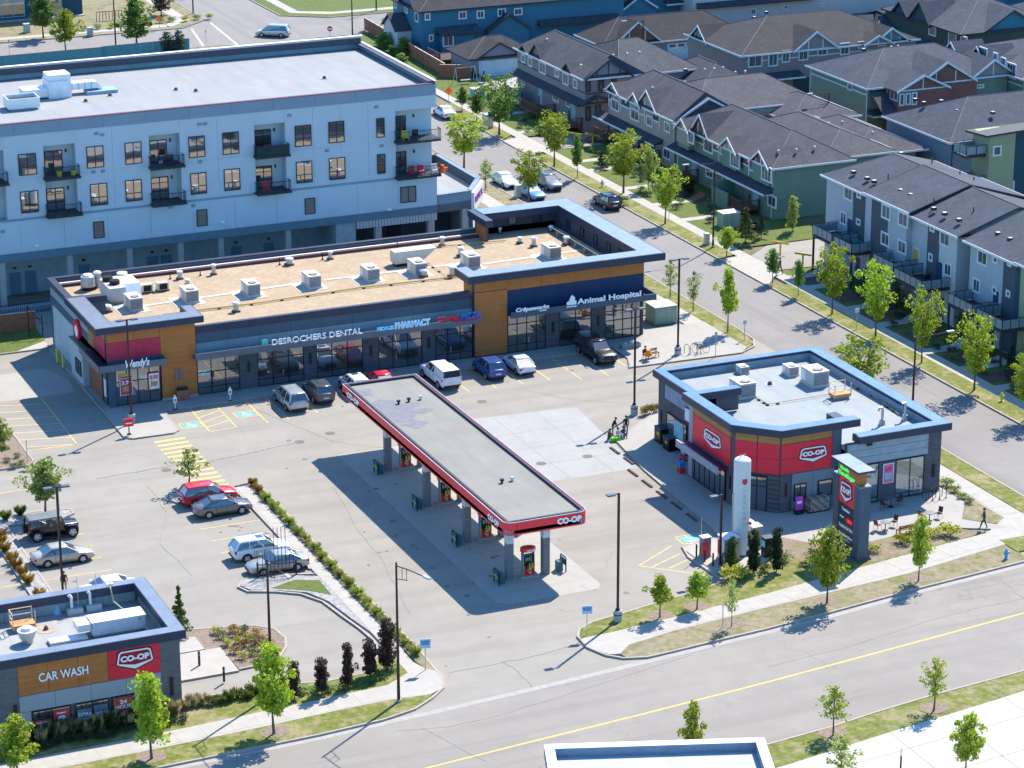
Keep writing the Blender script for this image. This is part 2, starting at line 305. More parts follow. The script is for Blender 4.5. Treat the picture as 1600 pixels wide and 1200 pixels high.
# raised strips and islands: (name, polygon, height, material)
for nm, pl, h, m_ in [
    ('sidewalk', [(105, 216.1), (106.2, 218.6), (106.2, 222.1), (61.8, 222.1), (61.5, 216.5), (61.0, 216.1), (56.9, 216.2), (56.6, 217), (56.9, 224.6), (57.0, 245), (110.8, 245.3), (111, 226), (118, 226), (118, 217), (116.8, 215.9)], .13, CONC2),
    ('verge', [(118.0, 216.8), (119.4, 218.2), (119.9, 221), (119.95, 262), (117.9, 262), (117.9, 226)], .12, GRASS),
    ('verge', [(110.9, 226), (112.3, 230.4), (115.9, 230.4), (116.0, 262), (110.9, 262)], .125, GRASS),
    ('sidewalk', [(115.9, 226), (117.9, 226), (117.9, 262), (115.9, 262)], .13, CONC),
    ('verge', [(103, 262), (119.95, 262), (119.95, 371), (116, 374.8), (40, 374.8), (40, 262)], .10, GRASSD),
    ('sidewalk', [(115.6, 262), (117.6, 262), (117.6, 372), (115.6, 372)], .12, CONC),
    # store pad
    ('store_pad', [(102, 203.9), (95.4, 198.8), (94.4, 191), (93.6, 177), (93.2, 175.2), (89.6, 174.4), (89.1, 172.4), (89.4, 168.5), (93.5, 169.6), (97.6, 173), (99.2, 170.9), (103.7, 169.4), (108, 170.1), (110.6, 169.6), (113.6, 167.9), (115.6, 167.5), (112.6, 170.6), (114.9, 173.6), (115.0, 203.9)], .13, CONC2),
    ('verge', [(117.9, 205), (119.95, 205), (119.95, 166), (118.2, 163.6), (112.8, 163), (112.8, 165.4), (116.8, 167.5), (117.9, 170)], .12, GRASS),
    ('sidewalk', [(115.9, 205), (117.8, 205), (117.8, 168.6), (115.3, 165.6), (112.9, 165.6), (112.9, 167.3), (115.9, 169.5)], .126, CONC),
    ('planting_bed', [(115.0, 203.9), (115.9, 203.9), (115.9, 169.6), (114.9, 168.5), (112.7, 170.5), (115.0, 173.7)], .125, GRASSD),
    ('planting_bed', [(74.95, 161.8), (75.9, 163.5), (77.2, 164.2), (80, 164.8), (86.2, 166.2), (87.2, 166.3), (89.4, 167), (89.4, 168.5), (93.5, 169.6), (97.6, 173), (99.2, 170.9), (103.7, 169.4), (108, 170.1), (110.6, 169.6), (112.9, 167.5), (108.9, 166.7), (99.2, 165), (91.1, 163.6), (82.7, 162.5), (77.5, 161.9)], .125, GRASS),
    ('sidewalk', [(74.95, 160.1), (75.7, 158.5), (76.5, 158.3), (77.7, 159.4), (81.7, 160.3), (89.8, 161.3), (103, 162.7), (112.9, 164.7), (112.9, 167.3), (108.9, 166.7), (99.2, 165), (91.1, 163.6), (82.7, 162.5), (77.5, 161.9), (74.95, 161.8)], .13, CONC),
    ('verge', [(76.6, 157.6), (78, 157.15), (80, 157.3), (82.8, 157.6), (88.2, 158.1), (93.9, 158.9), (101.5, 160), (112.2, 161.3), (112.9, 161.5), (112.9, 164.7), (103, 162.7), (89.8, 161.3), (81.7, 160.3), (77.7, 159.4), (76.5, 158.3)], .12, GRASSD),
    ('planting_bed', [(94.9, 170.6), (97.6, 172.9), (99.2, 170.8), (103.7, 169.3), (108, 170), (110.6, 169.5), (112.8, 167.6), (108.9, 166.9), (102, 165.7), (98.6, 167.2), (96.4, 168.6)], .129, mat('brown_bed', (.20, .155, .115), .95, var=.25, scale=3, kind='patch', col2=(.13, .14, .05), arg=.22, bump=.4)),
    # south side of the road
    ('verge', SK[1:8]+[(120, 144.2), (101, 141.8), (93.6, 140.6), (88.6, 139.9), (79.2, 138.3), (60, 136)], .11, GRASS),
    ('plaza', [(60, 136), (79.2, 138.3), (88.6, 139.9), (93.6, 140.6), (101, 141.8), (160, 149), (160, 90), (60, 90)], .11, mat('pale_plaza', (.40, .39, .37), .9, var=.05, scale=.4)),
    # west side
    ('verge', [(10, 153.9), (42, 154.6), (52.6, 154.9), (57.3, 155.3), (60, 156), (61.6, 157), (61.7, 157.5), (59, 157.8), (54.9, 157.7), (49, 157.3), (41.2, 157), (10, 156.6)], .12, GRASS),
    ('sidewalk', [(10, 156.6), (41.2, 157), (49, 157.3), (54.9, 157.7), (59, 157.8), (61.7, 157.5), (62.9, 158.2), (63.4, 159.6), (63.4, 161), (62.9, 161.5), (62.5, 163), (62.6, 166), (62.7, 201), (61.6, 201), (61.6, 165.6), (61.5, 161.4), (59.5, 160.1), (53, 159.7), (43, 159.2), (10, 158.6)], .13, CONC),
    ('planting_bed', [(10, 158.6), (43, 159.2), (53, 159.7), (59.5, 160.1), (61.5, 161.4), (61.6, 165.6), (60.8, 165.2), (58.7, 162.5), (56, 162.3), (51.1, 163.4), (45.6, 163.5), (45.4, 162), (10, 162)], .12, GRASS),
    ('planting_bed', [(62.7, 163), (62.9, 161.5), (63.4, 161), (63.6, 163.6), (63.55, 201.2), (62.7, 201)], .125, GRASSD),
    ('planting_bed', [(45.5, 174.8), (49.2, 174.7), (50.8, 174.4), (54.3, 173.4), (55.4, 172.3), (55.5, 170.5), (55.1, 169.1), (54.2, 167.7), (52.5, 167), (50.9, 166.9), (50.8, 170.8), (49.7, 170.8), (49.7, 173.3), (45.5, 173.3)], .12, MULCH),
    ('concrete_pad', [(45.4, 173.25), (49.65, 173.25), (49.65, 170.85), (45.4, 170.85)], .20, CONC),
    ('concrete_pad', [(45.4, 170.8), (50.8, 170.8), (50.8, 166.5), (45.4, 166.5)], .15, CONC),
    ('planting_bed', [(55.6, 181.1), (56.3, 182.2), (59.1, 181.8), (61.6, 180.4), (61.6, 169), (61.1, 172.4), (60.7, 175.6), (59.8, 177.8), (58, 179), (56.2, 179.7)], .12, ROCK),
    ('lawn', [(57.6, 179.6), (58.4, 179.1), (60.0, 178.0), (61.3, 176.6), (61.4, 179.6), (59.6, 180.4)], .14, LAWN),
    ('planting_bed', [(55.7, 200.6), (56.3, 201.9), (58.6, 202.3), (61.4, 201.4), (61.4, 200.4), (58.4, 200.2), (56.6, 199.7)], .12, ROCK),
    ('planting_bed', [(38, 213.3), (47.2, 213.3), (47.8, 214.4), (47.8, 222), (38, 222)], .12, MULCH),
    ('planting_bed', [(38, 200.3), (40.9, 200.3), (40.75, 196), (40.7, 172), (42.2, 172), (42.2, 200.3), (46.8, 200.2), (47.8, 200.9), (47.8, 201.6), (46.9, 202.2), (38, 202.2)], .12, ROCK),
    ('lawn', [(40, 244.3), (57.0, 244.3), (57.2, 250.8), (40, 250.8)], .10, LAWN),
    ('sidewalk', [(53.6, 244.25), (57.0, 244.25), (57.0, 246.5)], .115, CONC),
    ('concrete_pad', [(46, 238), (55, 238.4), (56.2, 234), (55.8, 230.6), (46, 230.6)], .004, CONC2),
    ('concrete_pad', [(72.1, 205.2), (80.6, 205.2), (80.7, 170.6), (80.2, 169.8), (73.0, 169.8), (72.1, 170.6)], .004, CONC2),
    ('concrete_pad', [(80.62, 209.5), (96.0, 208.2), (94.6, 195), (94.25, 191.9), (80.68, 191.9)], .004, mat('white_concrete', (.295, .30, .295), .9, var=.06, scale=.6, kind='patch', col2=(.25, .255, .25), arg=.3)),
    # east side
    ('verge', [(129.75, 90), (131.9, 90), (131.9, 234), (129.75, 234)], .12, GRASS),
    ('verge', [(129.75, 245.3), (131.9, 246), (131.9, 295), (129.75, 294)], .12, GRASS),
    ('verge', [(129.75, 304), (131.9, 306), (131.9, 326), (129.75, 326)], .12, GRASS),
    ('sidewalk', [(131.9, 90), (133.3, 90), (133.3, 372), (131.9, 372)], .13, CONC),
    ('lawn', [(133.3, 150), (139.6, 150), (139.6, 238.4), (133.3, 238.4)], .11, LAWN),
    ('lawn', [(133.3, 248.2), (145, 248.2), (146, 296.5), (133.3, 296.5)], .11, LAWN),
    ('lawn', [(133.3, 304.5), (143, 304.5), (143, 372), (133.3, 372)], .11, LAWN),
    ('verge', [(137, 374.6), (133.6, 372), (300, 370), (300, 373.4)], .11, LAWN),
    ('verge', [(40, 391.2), (113.5, 389.8), (118.9, 394.5), (118.9, 460), (40, 460)], .10, GRASSD),
    ('sidewalk', [(40, 392.6), (113, 391.4), (116.9, 395.4), (117, 460), (115.2, 460), (115, 396), (112.5, 393.2), (40, 394.3)], .115, CONC),
    ('lawn', [(130.2, 460), (130.7, 392.6), (137.2, 388.5), (300, 387.3), (300, 460)], .10, LAWN),
    ('sidewalk', [(132.5, 460), (132.6, 394), (138, 390.6), (300, 389), (300, 391), (139, 392.3), (134.2, 395), (134.2, 460)], .115, CONC),
]:
    sheet(nm, pl, h, m_)
# kerbs
kb = MB()
for pts, cl in [
    ([(10, 154.2), (42, 154.45), (52.6, 154.75), (57.3, 155.15), (59.9, 155.85), (61.6, 157), (62.9, 158.2), (63.45, 159.7), (63.5, 161.3), (63.65, 164), (63.6, 201.2), (63.2, 201.7), (61.5, 201.3), (61.5, 182)], 0),
    ([(89.5, 167.1), (86.2, 166.15), (79.9, 164.75), (77.0, 164.15), (75.7, 163.4), (75.0, 162.3), (74.85, 160.3), (75.5, 158.5), (76.4, 157.55), (78, 157.05), (80, 157.2), (82.8, 157.5), (88.2, 158), (93.9, 158.75), (101.5, 159.9), (112.2, 161.2), (117, 162), (119.2, 163.6), (120.0, 166), (120.0, 204)], 0),
    ([(89.4, 167), (89.1, 172.4), (89.6, 174.5), (93.3, 175.2), (93.6, 177), (94.4, 191), (95.4, 198.8), (102, 204), (119.2, 204)], 0),
    ([(60, 139.5), (79.3, 141.4), (84.4, 142.0), (88.6, 142.8), (93.3, 143.5), (101, 144.3), (120, 146.9)], 0),
    ([(129.7, 90), (129.7, 234.2)], 0), ([(129.7, 245.2), (129.7, 294.4)], 0), ([(129.7, 303.8), (129.7, 326)], 0),
    ([(106.2, 222.1), (61.75, 222.15), (61.45, 216.6), (60.9, 216.05), (57.2, 216.1), (56.6, 216.7), (56.75, 224), (56.9, 245), (57.1, 244.2), (40, 244.2)], 0),
    ([(106.2, 222.1), (106.2, 218.7), (105.1, 216.2), (116.8, 215.85), (118.8, 217.1), (119.8, 219), (120.0, 222), (120.0, 371)], 0),
    ([(45.6, 163.4), (51.1, 163.5), (56, 162.4), (58.7, 162.6), (60.9, 165.3), (61.3, 167.5), (61.1, 170), (60.7, 172.6), (60.3, 175.7), (59.3, 177.7), (57.7, 178.9), (55.8, 179.8), (55.4, 180.9), (56.2, 182.2), (59.1, 181.8), (61.5, 181)], 0),
    ([(45.5, 174.9), (49.2, 174.8), (50.8, 174.5), (54.3, 173.5), (55.4, 172.4), (55.6, 170.5), (55.1, 169.0), (54.2, 167.6), (52.5, 166.9), (50.9, 166.8)], 0),
    ([(61.4, 201.4), (58.6, 202.4), (56.3, 202), (55.6, 200.8), (56.3, 199.7), (58.4, 200.1), (61.4, 200.3)], 0),
    ([(38, 213.2), (47.2, 213.2), (47.9, 214.2), (47.9, 222), (38, 222.1)], 0),
    ([(40.7, 172), (40.75, 200.2), (38, 200.2)], 0), ([(42.25, 172), (42.3, 200.2), (46.8, 200.1), (47.9, 200.8), (47.9, 201.7), (46.9, 202.3), (38, 202.3)], 0),
    ([(40, 391.1), (113.9, 389.6), (119.0, 394.4), (119.1, 440)], 0), ([(130.1, 440), (130.6, 392.7), (137.1, 388.4), (300, 387.1)], 0),
    ([(40, 375.1), (115.6, 374.9), (120, 371)], 0), ([(129.7, 371), (137, 374.9), (300, 373.4)], 0),
]: kerbs(kb, pts, h=.145)
struct(kb.build('kerb', KERB))
# sidewalk slabs with open joints, each a piece of the walk it belongs to
def slabs(pts, wd, step, z, gap=.02, m=CONC, name='sidewalk'):
    root = struct(thing(name, '', '')); del root['label']; del root['category']
    d_acc = 0
    P = [Vector(p) for p in pts]
    for a, b in zip(P[:-1], P[1:]):
        L_ = (b-a).length; n_ = max(1, round(L_/step)); d = (b-a)/n_; t = d.normalized(); q = Vector((-t.y, t.x))*wd/2
        for i in range(n_):
            s0 = a+d*i+t*gap/2; s1 = a+d*(i+1)-t*gap/2
            MB().prism([(s0-q)[:2], (s1-q)[:2], (s1+q)[:2], (s0+q)[:2]], z-.03, z+.004+RND.uniform(0, .003)).build('slab', m, root)
slabs([(78.5, 161.0), (82.2, 161.4), (90.4, 162.4), (101, 163.9), (112.6, 166.0)], 1.75, 1.75, .132)
slabs([(14, 157.75), (41.8, 158.05), (49.5, 158.55), (58.6, 158.85)], 1.75, 1.75, .132)
slabs([(132.6, 178), (132.6, 238)], 1.35, 1.5, .132)
slabs([(116.9, 170), (116.9, 186)], 1.6, 1.6, .132)
slabs([(62.15, 165), (62.15, 201)], .95, 1.5, .132)
slabs([(132.6, 246), (132.6, 296)], 1.35, 1.5, .132)
# painted lines
pl_ = MB()
for px, (ya, yb) in {94.2: (216, 221.8), 96.9: (216, 221.8), 99.65: (215, 221.6), 102.4: (215, 221.8), 91.5: (216, 221.8), 88.8: (216, 221.8), 86.1: (216, 221.8), 83.4: (216, 221.8), 80.7: (216, 221.8), 78.0: (216, 221.8), 74.2: (216.2, 221.8), 71.3: (215.6, 221.8), 69.3: (215.4, 221.9)}.items():
    line(pl_, (px, ya), (px, yb), .12, .006)
for a, b in [((64.1, 221.8), (63.9, 215.3)), ((66.5, 221.8), (66.4, 215.4)), ((63.9, 215.3), (66.4, 215.45)), ((64.1, 220.6), (66.5, 221.7)), ((64.1, 219.2), (66.5, 220.4)), ((64, 217.8), (66.4, 219)), ((64, 216.4), (66.4, 217.5)),
             ((52.6, 230.2), (52.4, 216.9)), ((52.4, 216.9), (45.2, 217.1)), ((105.2, 223), (105.1, 217))]: line(pl_, a, b, .12, .006)
for k in range(7): line(pl_, (45.5, 230.4-k*1.95), (52.45, 228.6-k*1.95), .12, .006)
for y in (182.7, 185.4, 188.1, 190.8, 193.5, 196.2, 198.9): line(pl_, (56.3, y), (61.3, y), .10, .006)
for y in (177.5, 180.2, 182.9, 185.6, 188.3, 191.0, 193.7, 196.4): line(pl_, (42.6, y), (47.6, y), .10, .006); line(pl_, (34, y), (40.5, y), .10, .006)
line(pl_, (36, 207.8), (46.6, 207.9), .12, .006)
for a, b in [((84.9, 172.6), (89.0, 175.2)), ((84.9, 172.6), (88.9, 168.7)), ((85.8, 172), (88.9, 173.5)), ((86.8, 171.2), (89, 172.2))]: line(pl_, a, b, .12, .006)
struct(pl_.build('painted_line', PAINTY))
for i in range(13):
    y = 214.8-i*1.03
    struct(MB().prism([(58.6, y-.42), (61.4, y-.38), (61.5, y+.05), (58.7, y)], .0, .007).build('crosswalk_bar', PAINTY))
cl = MB()
for a, b in zip([(40, 145.6), (57.6, 147.5), (63.7, 148.1), (73.5, 149.0), (83.9, 150.1), (95.1, 151.5), (106.8, 153.0)], [(57.6, 147.5), (63.7, 148.1), (73.5, 149.0), (83.9, 150.1), (95.1, 151.5), (106.8, 153.0), (135, 156.8)]):
    line(cl, a, b, .15, .011)
struct(cl.build('centre_line', mat('centre_paint', (.72, .46, .11), .8, var=.15, scale=3)))
cw = MB()
for a, b in [((113.0, 375.8), (115.2, 388.8)), ((117.8, 374.5), (119.2, 392))]: line(cw, a, b, .3, .017)
struct(cw.build('crosswalk_line', PAINTW))
def isa(cx, cy):   # wheelchair stall marking: blue field, yellow frame, white figure
    r = thing('stall_marking', 'blue wheelchair symbol painted on the asphalt', 'marking', (cx, cy, 0))
    MB().prism([(cx-.75, cy-.6), (cx+.75, cy-.6), (cx+.75, cy+.6), (cx-.75, cy+.6)], 0, .007).build('blue_field', PAINTB, r)
    f = MB()
    for a, b in [((-.95, -.8), (.95, -.8)), ((.95, -.8), (.95, .8)), ((.95, .8), (-.95, .8)), ((-.95, .8), (-.95, -.8))]: line(f, (cx+a[0], cy+a[1]), (cx+b[0], cy+b[1]), .12, .011)
    f.build('frame', PAINTY, r)
    s = MB(); s.prism([(cx-.1+.13*math.cos(t), cy+.4+.13*math.sin(t)) for t in [k*math.pi/4 for k in range(8)]], 0, .011)
    for a, b in [((-.1, .3), (-.1, -.05)), ((-.1, .12), (.2, .12)), ((-.1, -.05), (.22, -.05)), ((.22, -.05), (.35, -.4)), ((.35, -.4), (.5, -.36))]: line(s, (cx+a[0], cy+a[1]), (cx+b[0], cy+b[1]), .1, .012)
    pp = [(cx+.0+.34*math.cos(t), cy-.2+.30*math.sin(t)) for t in [math.pi*.6+k*math.pi*1.2/6 for k in range(7)]]
    for a, b in zip(pp[:-1], pp[1:]): line(s, a, b, .09, .012)
    s.build('figure', PAINTW, r); return r
isa(62.9, 217.6)['label'] = 'left wheelchair symbol in its painted frame, beside the hatched aisle'
isa(68.2, 218.4)['label'] = 'right wheelchair symbol painted between hatched aisle and first parking stall'
isa(91.0, 175.9)['label'] = 'faded blue wheelchair patch on shaded asphalt near the white tank'
for x, y in [(57.7, 207.6), (73.4, 210.6), (91.5, 196.2), (87.2, 196.2), (88.8, 213), (70.2, 209.6)]:
    c_ = MB().cyl(x, y, 0, .009, .45, 14).build('manhole_cover', mat('cast_iron', (.12, .11, .10), .8)); struct(c_)

# sealed cracks, joints and stains
sk_ = MB()
for pts, wd in [([(150, 748), (212, 738), (268, 728), (330, 721), (400, 706), (470, 690)], .16), ([(700, 1052), (760, 1041), (830, 1026), (905, 1007)], .05), ([(786, 1034), (812, 1052), (832, 1074)], .05), ([(620, 1142), (700, 1136), (800, 1112), (900, 1080), (1080, 1024)], .04), ([(660, 1138), (760, 1190)], .05), ([(1500, 880), (1560, 905), (1600, 935)], .05), ([(1200, 1042), (1330, 1010), (1480, 962), (1600, 935)], .04), ([(400, 640), (520, 690), (600, 700)], .03),
                ([(230, 760), (260, 800), (250, 850), (300, 900)], .03), ([(520, 760), (560, 830), (600, 880), (640, 960)], .03), ([(1000, 480), (1100, 540)], .03), ([(1240, 500), (1360, 560), (1500, 640)], .05), ([(1080, 460), (1200, 530), (1330, 610)], .04), ([(1000, 780), (1040, 800), (1080, 840)], .03), ([(820, 610), (900, 625), (980, 630)], .03)]:
    P = [at(*p) for p in pts]
    for a, b in zip(P[:-1], P[1:]):
        n_ = 4; c0 = a
        for k in range(n_): c1 = a.lerp(b, (k+1)/n_)+Vector((RND.uniform(-.12, .12), RND.uniform(-.12, .12), 0))*(k < n_-1); line(sk_, (c0.x, c0.y), (c1.x, c1.y), wd, .0135); c0 = c1
struct(sk_.build('sealed_crack', mat('crack_sealer', (.185, .178, .165), .8, var=.3, scale=3)))
js = MB()
for x in range(62, 130, 5): line(js, (x, 100), (x+.5, 141.2 if x < 90 else 143), .05, .1135)
for y in (130, 134, 137.2): line(js, (60, y), (130, y+8), .05, .1138)
for x in (84, 88, 92): line(js, (x, 192), (x, 209), .035, .0062)
for y in (196, 200, 204): line(js, (80.7, y), (95, y), .035, .0064)
for y in range(172, 205, 4): line(js, (72.2, y), (80.5, y), .035, .006)
for y in range(178, 200, 3): line(js, (94, y), (97.1, y), .03, .132)
for x in range(63, 105, 3): line(js, (x, 222.2), (x, 224.6), .03, .132)
struct(js.build('joint_line', mat('joint_grey', (.16, .155, .15), .9)))
om = MB()
for _ in range(120):
    x, y = RND.choice([(RND.uniform(72, 105), RND.uniform(216.8, 221)), (RND.uniform(57, 61), RND.uniform(181, 200)), (RND.uniform(43, 47), RND.uniform(178, 199)), (RND.uniform(70, 83), RND.uniform(168, 206)), (RND.uniform(64, 71), RND.uniform(160, 214))]); r = RND.uniform(.06, .3)
    om.prism([(x+r*RND.uniform(.6, 1.2)*math.cos(k*.785), y+r*RND.uniform(.6, 1.2)*math.sin(k*.785)) for k in range(8)], .0, .0145+RND.uniform(0, .002))
struct(om.build('oil_stain', mat('oil_stain_mat', (.14, .135, .13), .7, var=.3, scale=5)))
# ================================================================ BUILDING KIT
ORANGE = mat('timber_look_cladding', (.46, .165, .045), .6, kind='plank', arg=.23, col2=(.36, .12, .035), var=.1)
ORANGE2 = mat('ochre_cladding', (.38, .19, .065), .6, kind='plank', arg=.3, col2=(.33, .16, .05), var=.08)
RED = mat('red_panel', (.72, .025, .05), .45, var=.05, scale=.5)
REDF = mat('red_fascia', (.85, .045, .06), .4, var=.05, scale=.5)
CHAR = mat('charcoal_panel', (.065, .10, .14), .6, var=.06, scale=.7)
CHARB = mat('charcoal_block', (.105, .105, .125), .85, kind='brick', arg=(.6, .2), col2=(.05, .05, .06))
LGREY = mat('light_grey_panel', (.40, .43, .46), .6, var=.04, scale=.6)
MGREY = mat('mid_grey_panel', (.30, .33, .36), .6, var=.04, scale=.6)
NAVYP = mat('navy_sign_panel', (.012, .035, .10), .5, var=.05)
STEELB = mat('blue_grey_fascia', (.12, .14, .175), .45, .2, var=.06)
FRAME = mat('black_window_frame', (.02, .022, .026), .4, .2, var=.05)
WFRAME = mat('white_window_frame', (.74, .74, .74), .5, var=.04)
STORE = glassmat('storefront_glass', (.018, .026, .028), .24, .02, .03)
TEALG = glassmat('teal_glass', (.06, .13, .16), .22, .04, .03)
WING = glassmat('window_glass', (.03, .035, .045), .34, .02, .05)
HGL = glassmat('house_glass', (.02, .04, .06), .03, .03, .05, tint=(.45, .6, .8))
GRAVEL = mat('gravel_roof', (.36, .28, .19), .95, kind='speck', arg=3.6, col2=(.28, .215, .155), bump=.6, var=.12, scale=.5)
MEMB = mat('membrane_roof', (.32, .33, .34), .85, kind='strip', arg=1.9, var=.05, scale=.5)
MEMW = mat('white_membrane', (.245, .262, .275), .85, kind='strip', arg=1.5, var=.05, scale=.4, col2=(.26, .245, .22))
WHITEL = mat('white_letter', (.85, .85, .85), .5, var=.02)
class Wl:
    def __init__(s, ax, p): s.ax = ax; s.p = p
    def uv(s, px, py): return onY(px, py, s.p) if s.ax == 'Y' else onX(px, py, s.p)
    def box(s, mb, u0, z0, u1, z1, d0, d1, m=0):
        if s.ax == 'Y': return mb.box(u0, s.p-d1, z0, u1, s.p-d0, z1, m)
        return mb.box(s.p-d1, u0, z0, s.p-d0, u1, z1, m)
    def pt(s, u, z, d): return (u, s.p-d, z) if s.ax == 'Y' else (s.p-d, u, z)
    def poly(s, mb, pts, d0, d1, m=0):    # outline on the wall with thickness d0..d1
        k = len(pts); vs = [s.pt(u, z, d1) for u, z in pts]+[s.pt(u, z, d0) for u, z in pts]
        return mb.add(vs, [tuple(range(k)), tuple(range(k, 2*k))[::-1]]+[(k+i, k+(i+1) % k, (i+1) % k, i) for i in range(k)], m)
def obox(name, m, parent, *b):
    return MB().box(*b).build(name, m, parent)
def win(wl, par, u0, z0, u1, z1, fm, gm, nu=2, zs=(), fw_=.07, trim=0, tm=None, name='window', panes=False, dep=.0):
    u0, u1 = min(u0, u1), max(u0, u1); z0, z1 = min(z0, z1), max(z0, z1)
    mb = MB()
    if trim:
        for a in ((u0-trim, z1, u1+trim, z1+trim), (u0-trim, z0-trim, u1+trim, z0), (u0-trim, z0, u0, z1), (u1, z0, u1+trim, z1)): wl.box(mb, *a, -.02, .12+dep, 0)
    for a in ((u0, z1-fw_, u1, z1), (u0, z0, u1, z0+fw_), (u0, z0+fw_, u0+fw_, z1-fw_), (u1-fw_, z0+fw_, u1, z1-fw_)): wl.box(mb, *a, -.06, .10+dep, 0)
    us = [u0+(u1-u0)*k/nu for k in range(nu+1)]; zz = [z0+fw_]+[z0+(z1-z0)*t for t in zs]+[z1-fw_]
    for u in us[1:-1]: wl.box(mb, u-fw_/2, z0+fw_, u+fw_/2, z1-fw_, -.06, .09+dep, 0)
    for z in zz[1:-1]: wl.box(mb, u0+fw_, z-fw_/2, u1-fw_, z+fw_/2, -.06, .085+dep, 0)
    f = mb.build(name, fm if not trim else (tm or fm), par)
    if panes:
        for i in range(nu):
            for j in range(len(zz)-1):
                wl.box(g := MB(), us[i]+.03, zz[j], us[i+1]-.03, zz[j+1], -.05, .06+dep); g.build('pane', gm, f)
    else:
        wl.box(g := MB(), u0+.03, z0+.03, u1-.03, z1-.03, -.05, .06+dep); g.build('pane', gm, f)
    return f
def panels(wl, par, u0, z0, u1, z1, nu, nz, m, gap=.025, d=.03, name='panel', d0=0):
    for i in range(nu):
        for j in range(nz):
            a = u0+(u1-u0)*i/nu+gap/2; b = u0+(u1-u0)*(i+1)/nu-gap/2; c_ = z0+(z1-z0)*j/nz+gap/2; e = z0+(z1-z0)*(j+1)/nz-gap/2
            wl.box(q := MB(), a, c_, b, e, d0, d0+d); q.build(name, m, par)
def fit_text(o, wd, ht=None):
    bpy.context.view_layer.update()
    d = o.dimensions
    if d.x > 0: o.scale.x *= wd/d.x
    if ht and d.y > 0: o.scale.y *= ht/d.y
    return o
def label_text(par, s, wl, u0, u1, z, ht, m, d=.08, ext=.03, bold=.02, shear=0, name='lettering'):
    o = text(name, s, ht*1.35, wl.pt(min(u0, u1) if wl.ax == 'Y' else max(u0, u1), z, d), RS if wl.ax == 'Y' else RW, m, par, ext=ext, bold=bold, shear=shear)
    return fit_text(o, abs(u1-u0), ht)
NAVYR = mat('shield_navy', (.03, .015, .045), .5)
def shield(par, wl, u0, u1, z0, z1, big=True):
    # five sided badge: white rim with a thick white point below, dark field, white letters
    f = (lambda t: u0+(u1-u0)*t) if wl.ax == 'Y' else (lambda t: u1+(u0-u1)*t)
    Z = lambda t: z0+(z1-z0)*t
    out = [(.0, .34), (.06, .86), (.14, .94), (.86, .94), (.94, .86), (1.0, .34), (.96, .28), (.5, 0), (.04, .28)]
    inn = [(.045, .37), (.10, .82), (.16, .87), (.84, .87), (.90, .82), (.955, .37), (.92, .33), (.5, .19), (.08, .33)]
    b = MB(); wl.poly(b, [(f(x), Z(y)) for x, y in [(-.03, .3), (.02, .92), (.12, 1.0), (.88, 1.0), (.98, .92), (1.03, .3), (.99, .23), (.5, -.06), (.01, .23)]], 0, .08); s = b.build('badge', NAVYR, par)
    r = MB()
    for i in range(len(out)):
        j = (i+1) % len(out); wl.poly(r, [(f(out[i][0]), Z(out[i][1])), (f(out[j][0]), Z(out[j][1])), (f(inn[j][0]), Z(inn[j][1])), (f(inn[i][0]), Z(inn[i][1]))], .08, .11)
    r.build('rim', WHITEL, s)
    wl.poly(q := MB(), [(f(x), Z(y)) for x, y in inn], .08, .085); q.build('field', mat('badge_red', (.35, .01, .03), .5), s)
    label_text(s, 'CO-OP', wl, f(.1), f(.9), Z(.44), (z1-z0)*.30, WHITEL, d=.13, bold=.03)
    return s
# ================================================================ STRIP MALL
root = thing('strip_mall', 'long single-storey shop building with gravel roof, orange cladding and shop signs', 'shop building', (84, 235, 0))
wm = MB()
wm.box(57.5, 225.0, 0, 110.7, 225.3, 6.0); wm.box(57.5, 244.9, 0, 110.7, 245.2, 6.6); wm.box(57.5, 225.3, 0, 57.8, 244.9, 6.6); wm.box(110.4, 225.3, 0, 110.7, 244.9, 6.0)
wm.build('wall', CHAR, root)
obox('roof', GRAVEL, root, 57.8, 225.3, 5.6, 110.4, 244.9, 6.0)
W_ = Wl('Y', 225.0); WX_ = Wl('X', 57.5)
# parapet copings
cp_ = MB(); cp_.box(65.8, 224.8, 6.0, 92.6, 225.25, 6.68); cp_.box(57.3, 244.85, 6.62, 101.8, 245.35, 6.74); cp_.box(57.3, 231.9, 6.62, 57.95, 244.85, 6.74)
cp_.build('coping', NAVY, root)
lg = MB(); lg.box(58.0, 244.0, 6.0, 101.6, 244.85, 6.28); lg.build('upstand', mat('maroon_upstand', (.10, .05, .06), .8), root)
obox('flashing', mat('white_flashing', (.6, .58, .55), .6), root, 58.0, 244.35, 6.285, 101.6, 244.6, 6.33)
obox('flashing', MATS['white_flashing'], root, 57.98, 232, 6.3, 58.15, 244.3, 6.36)
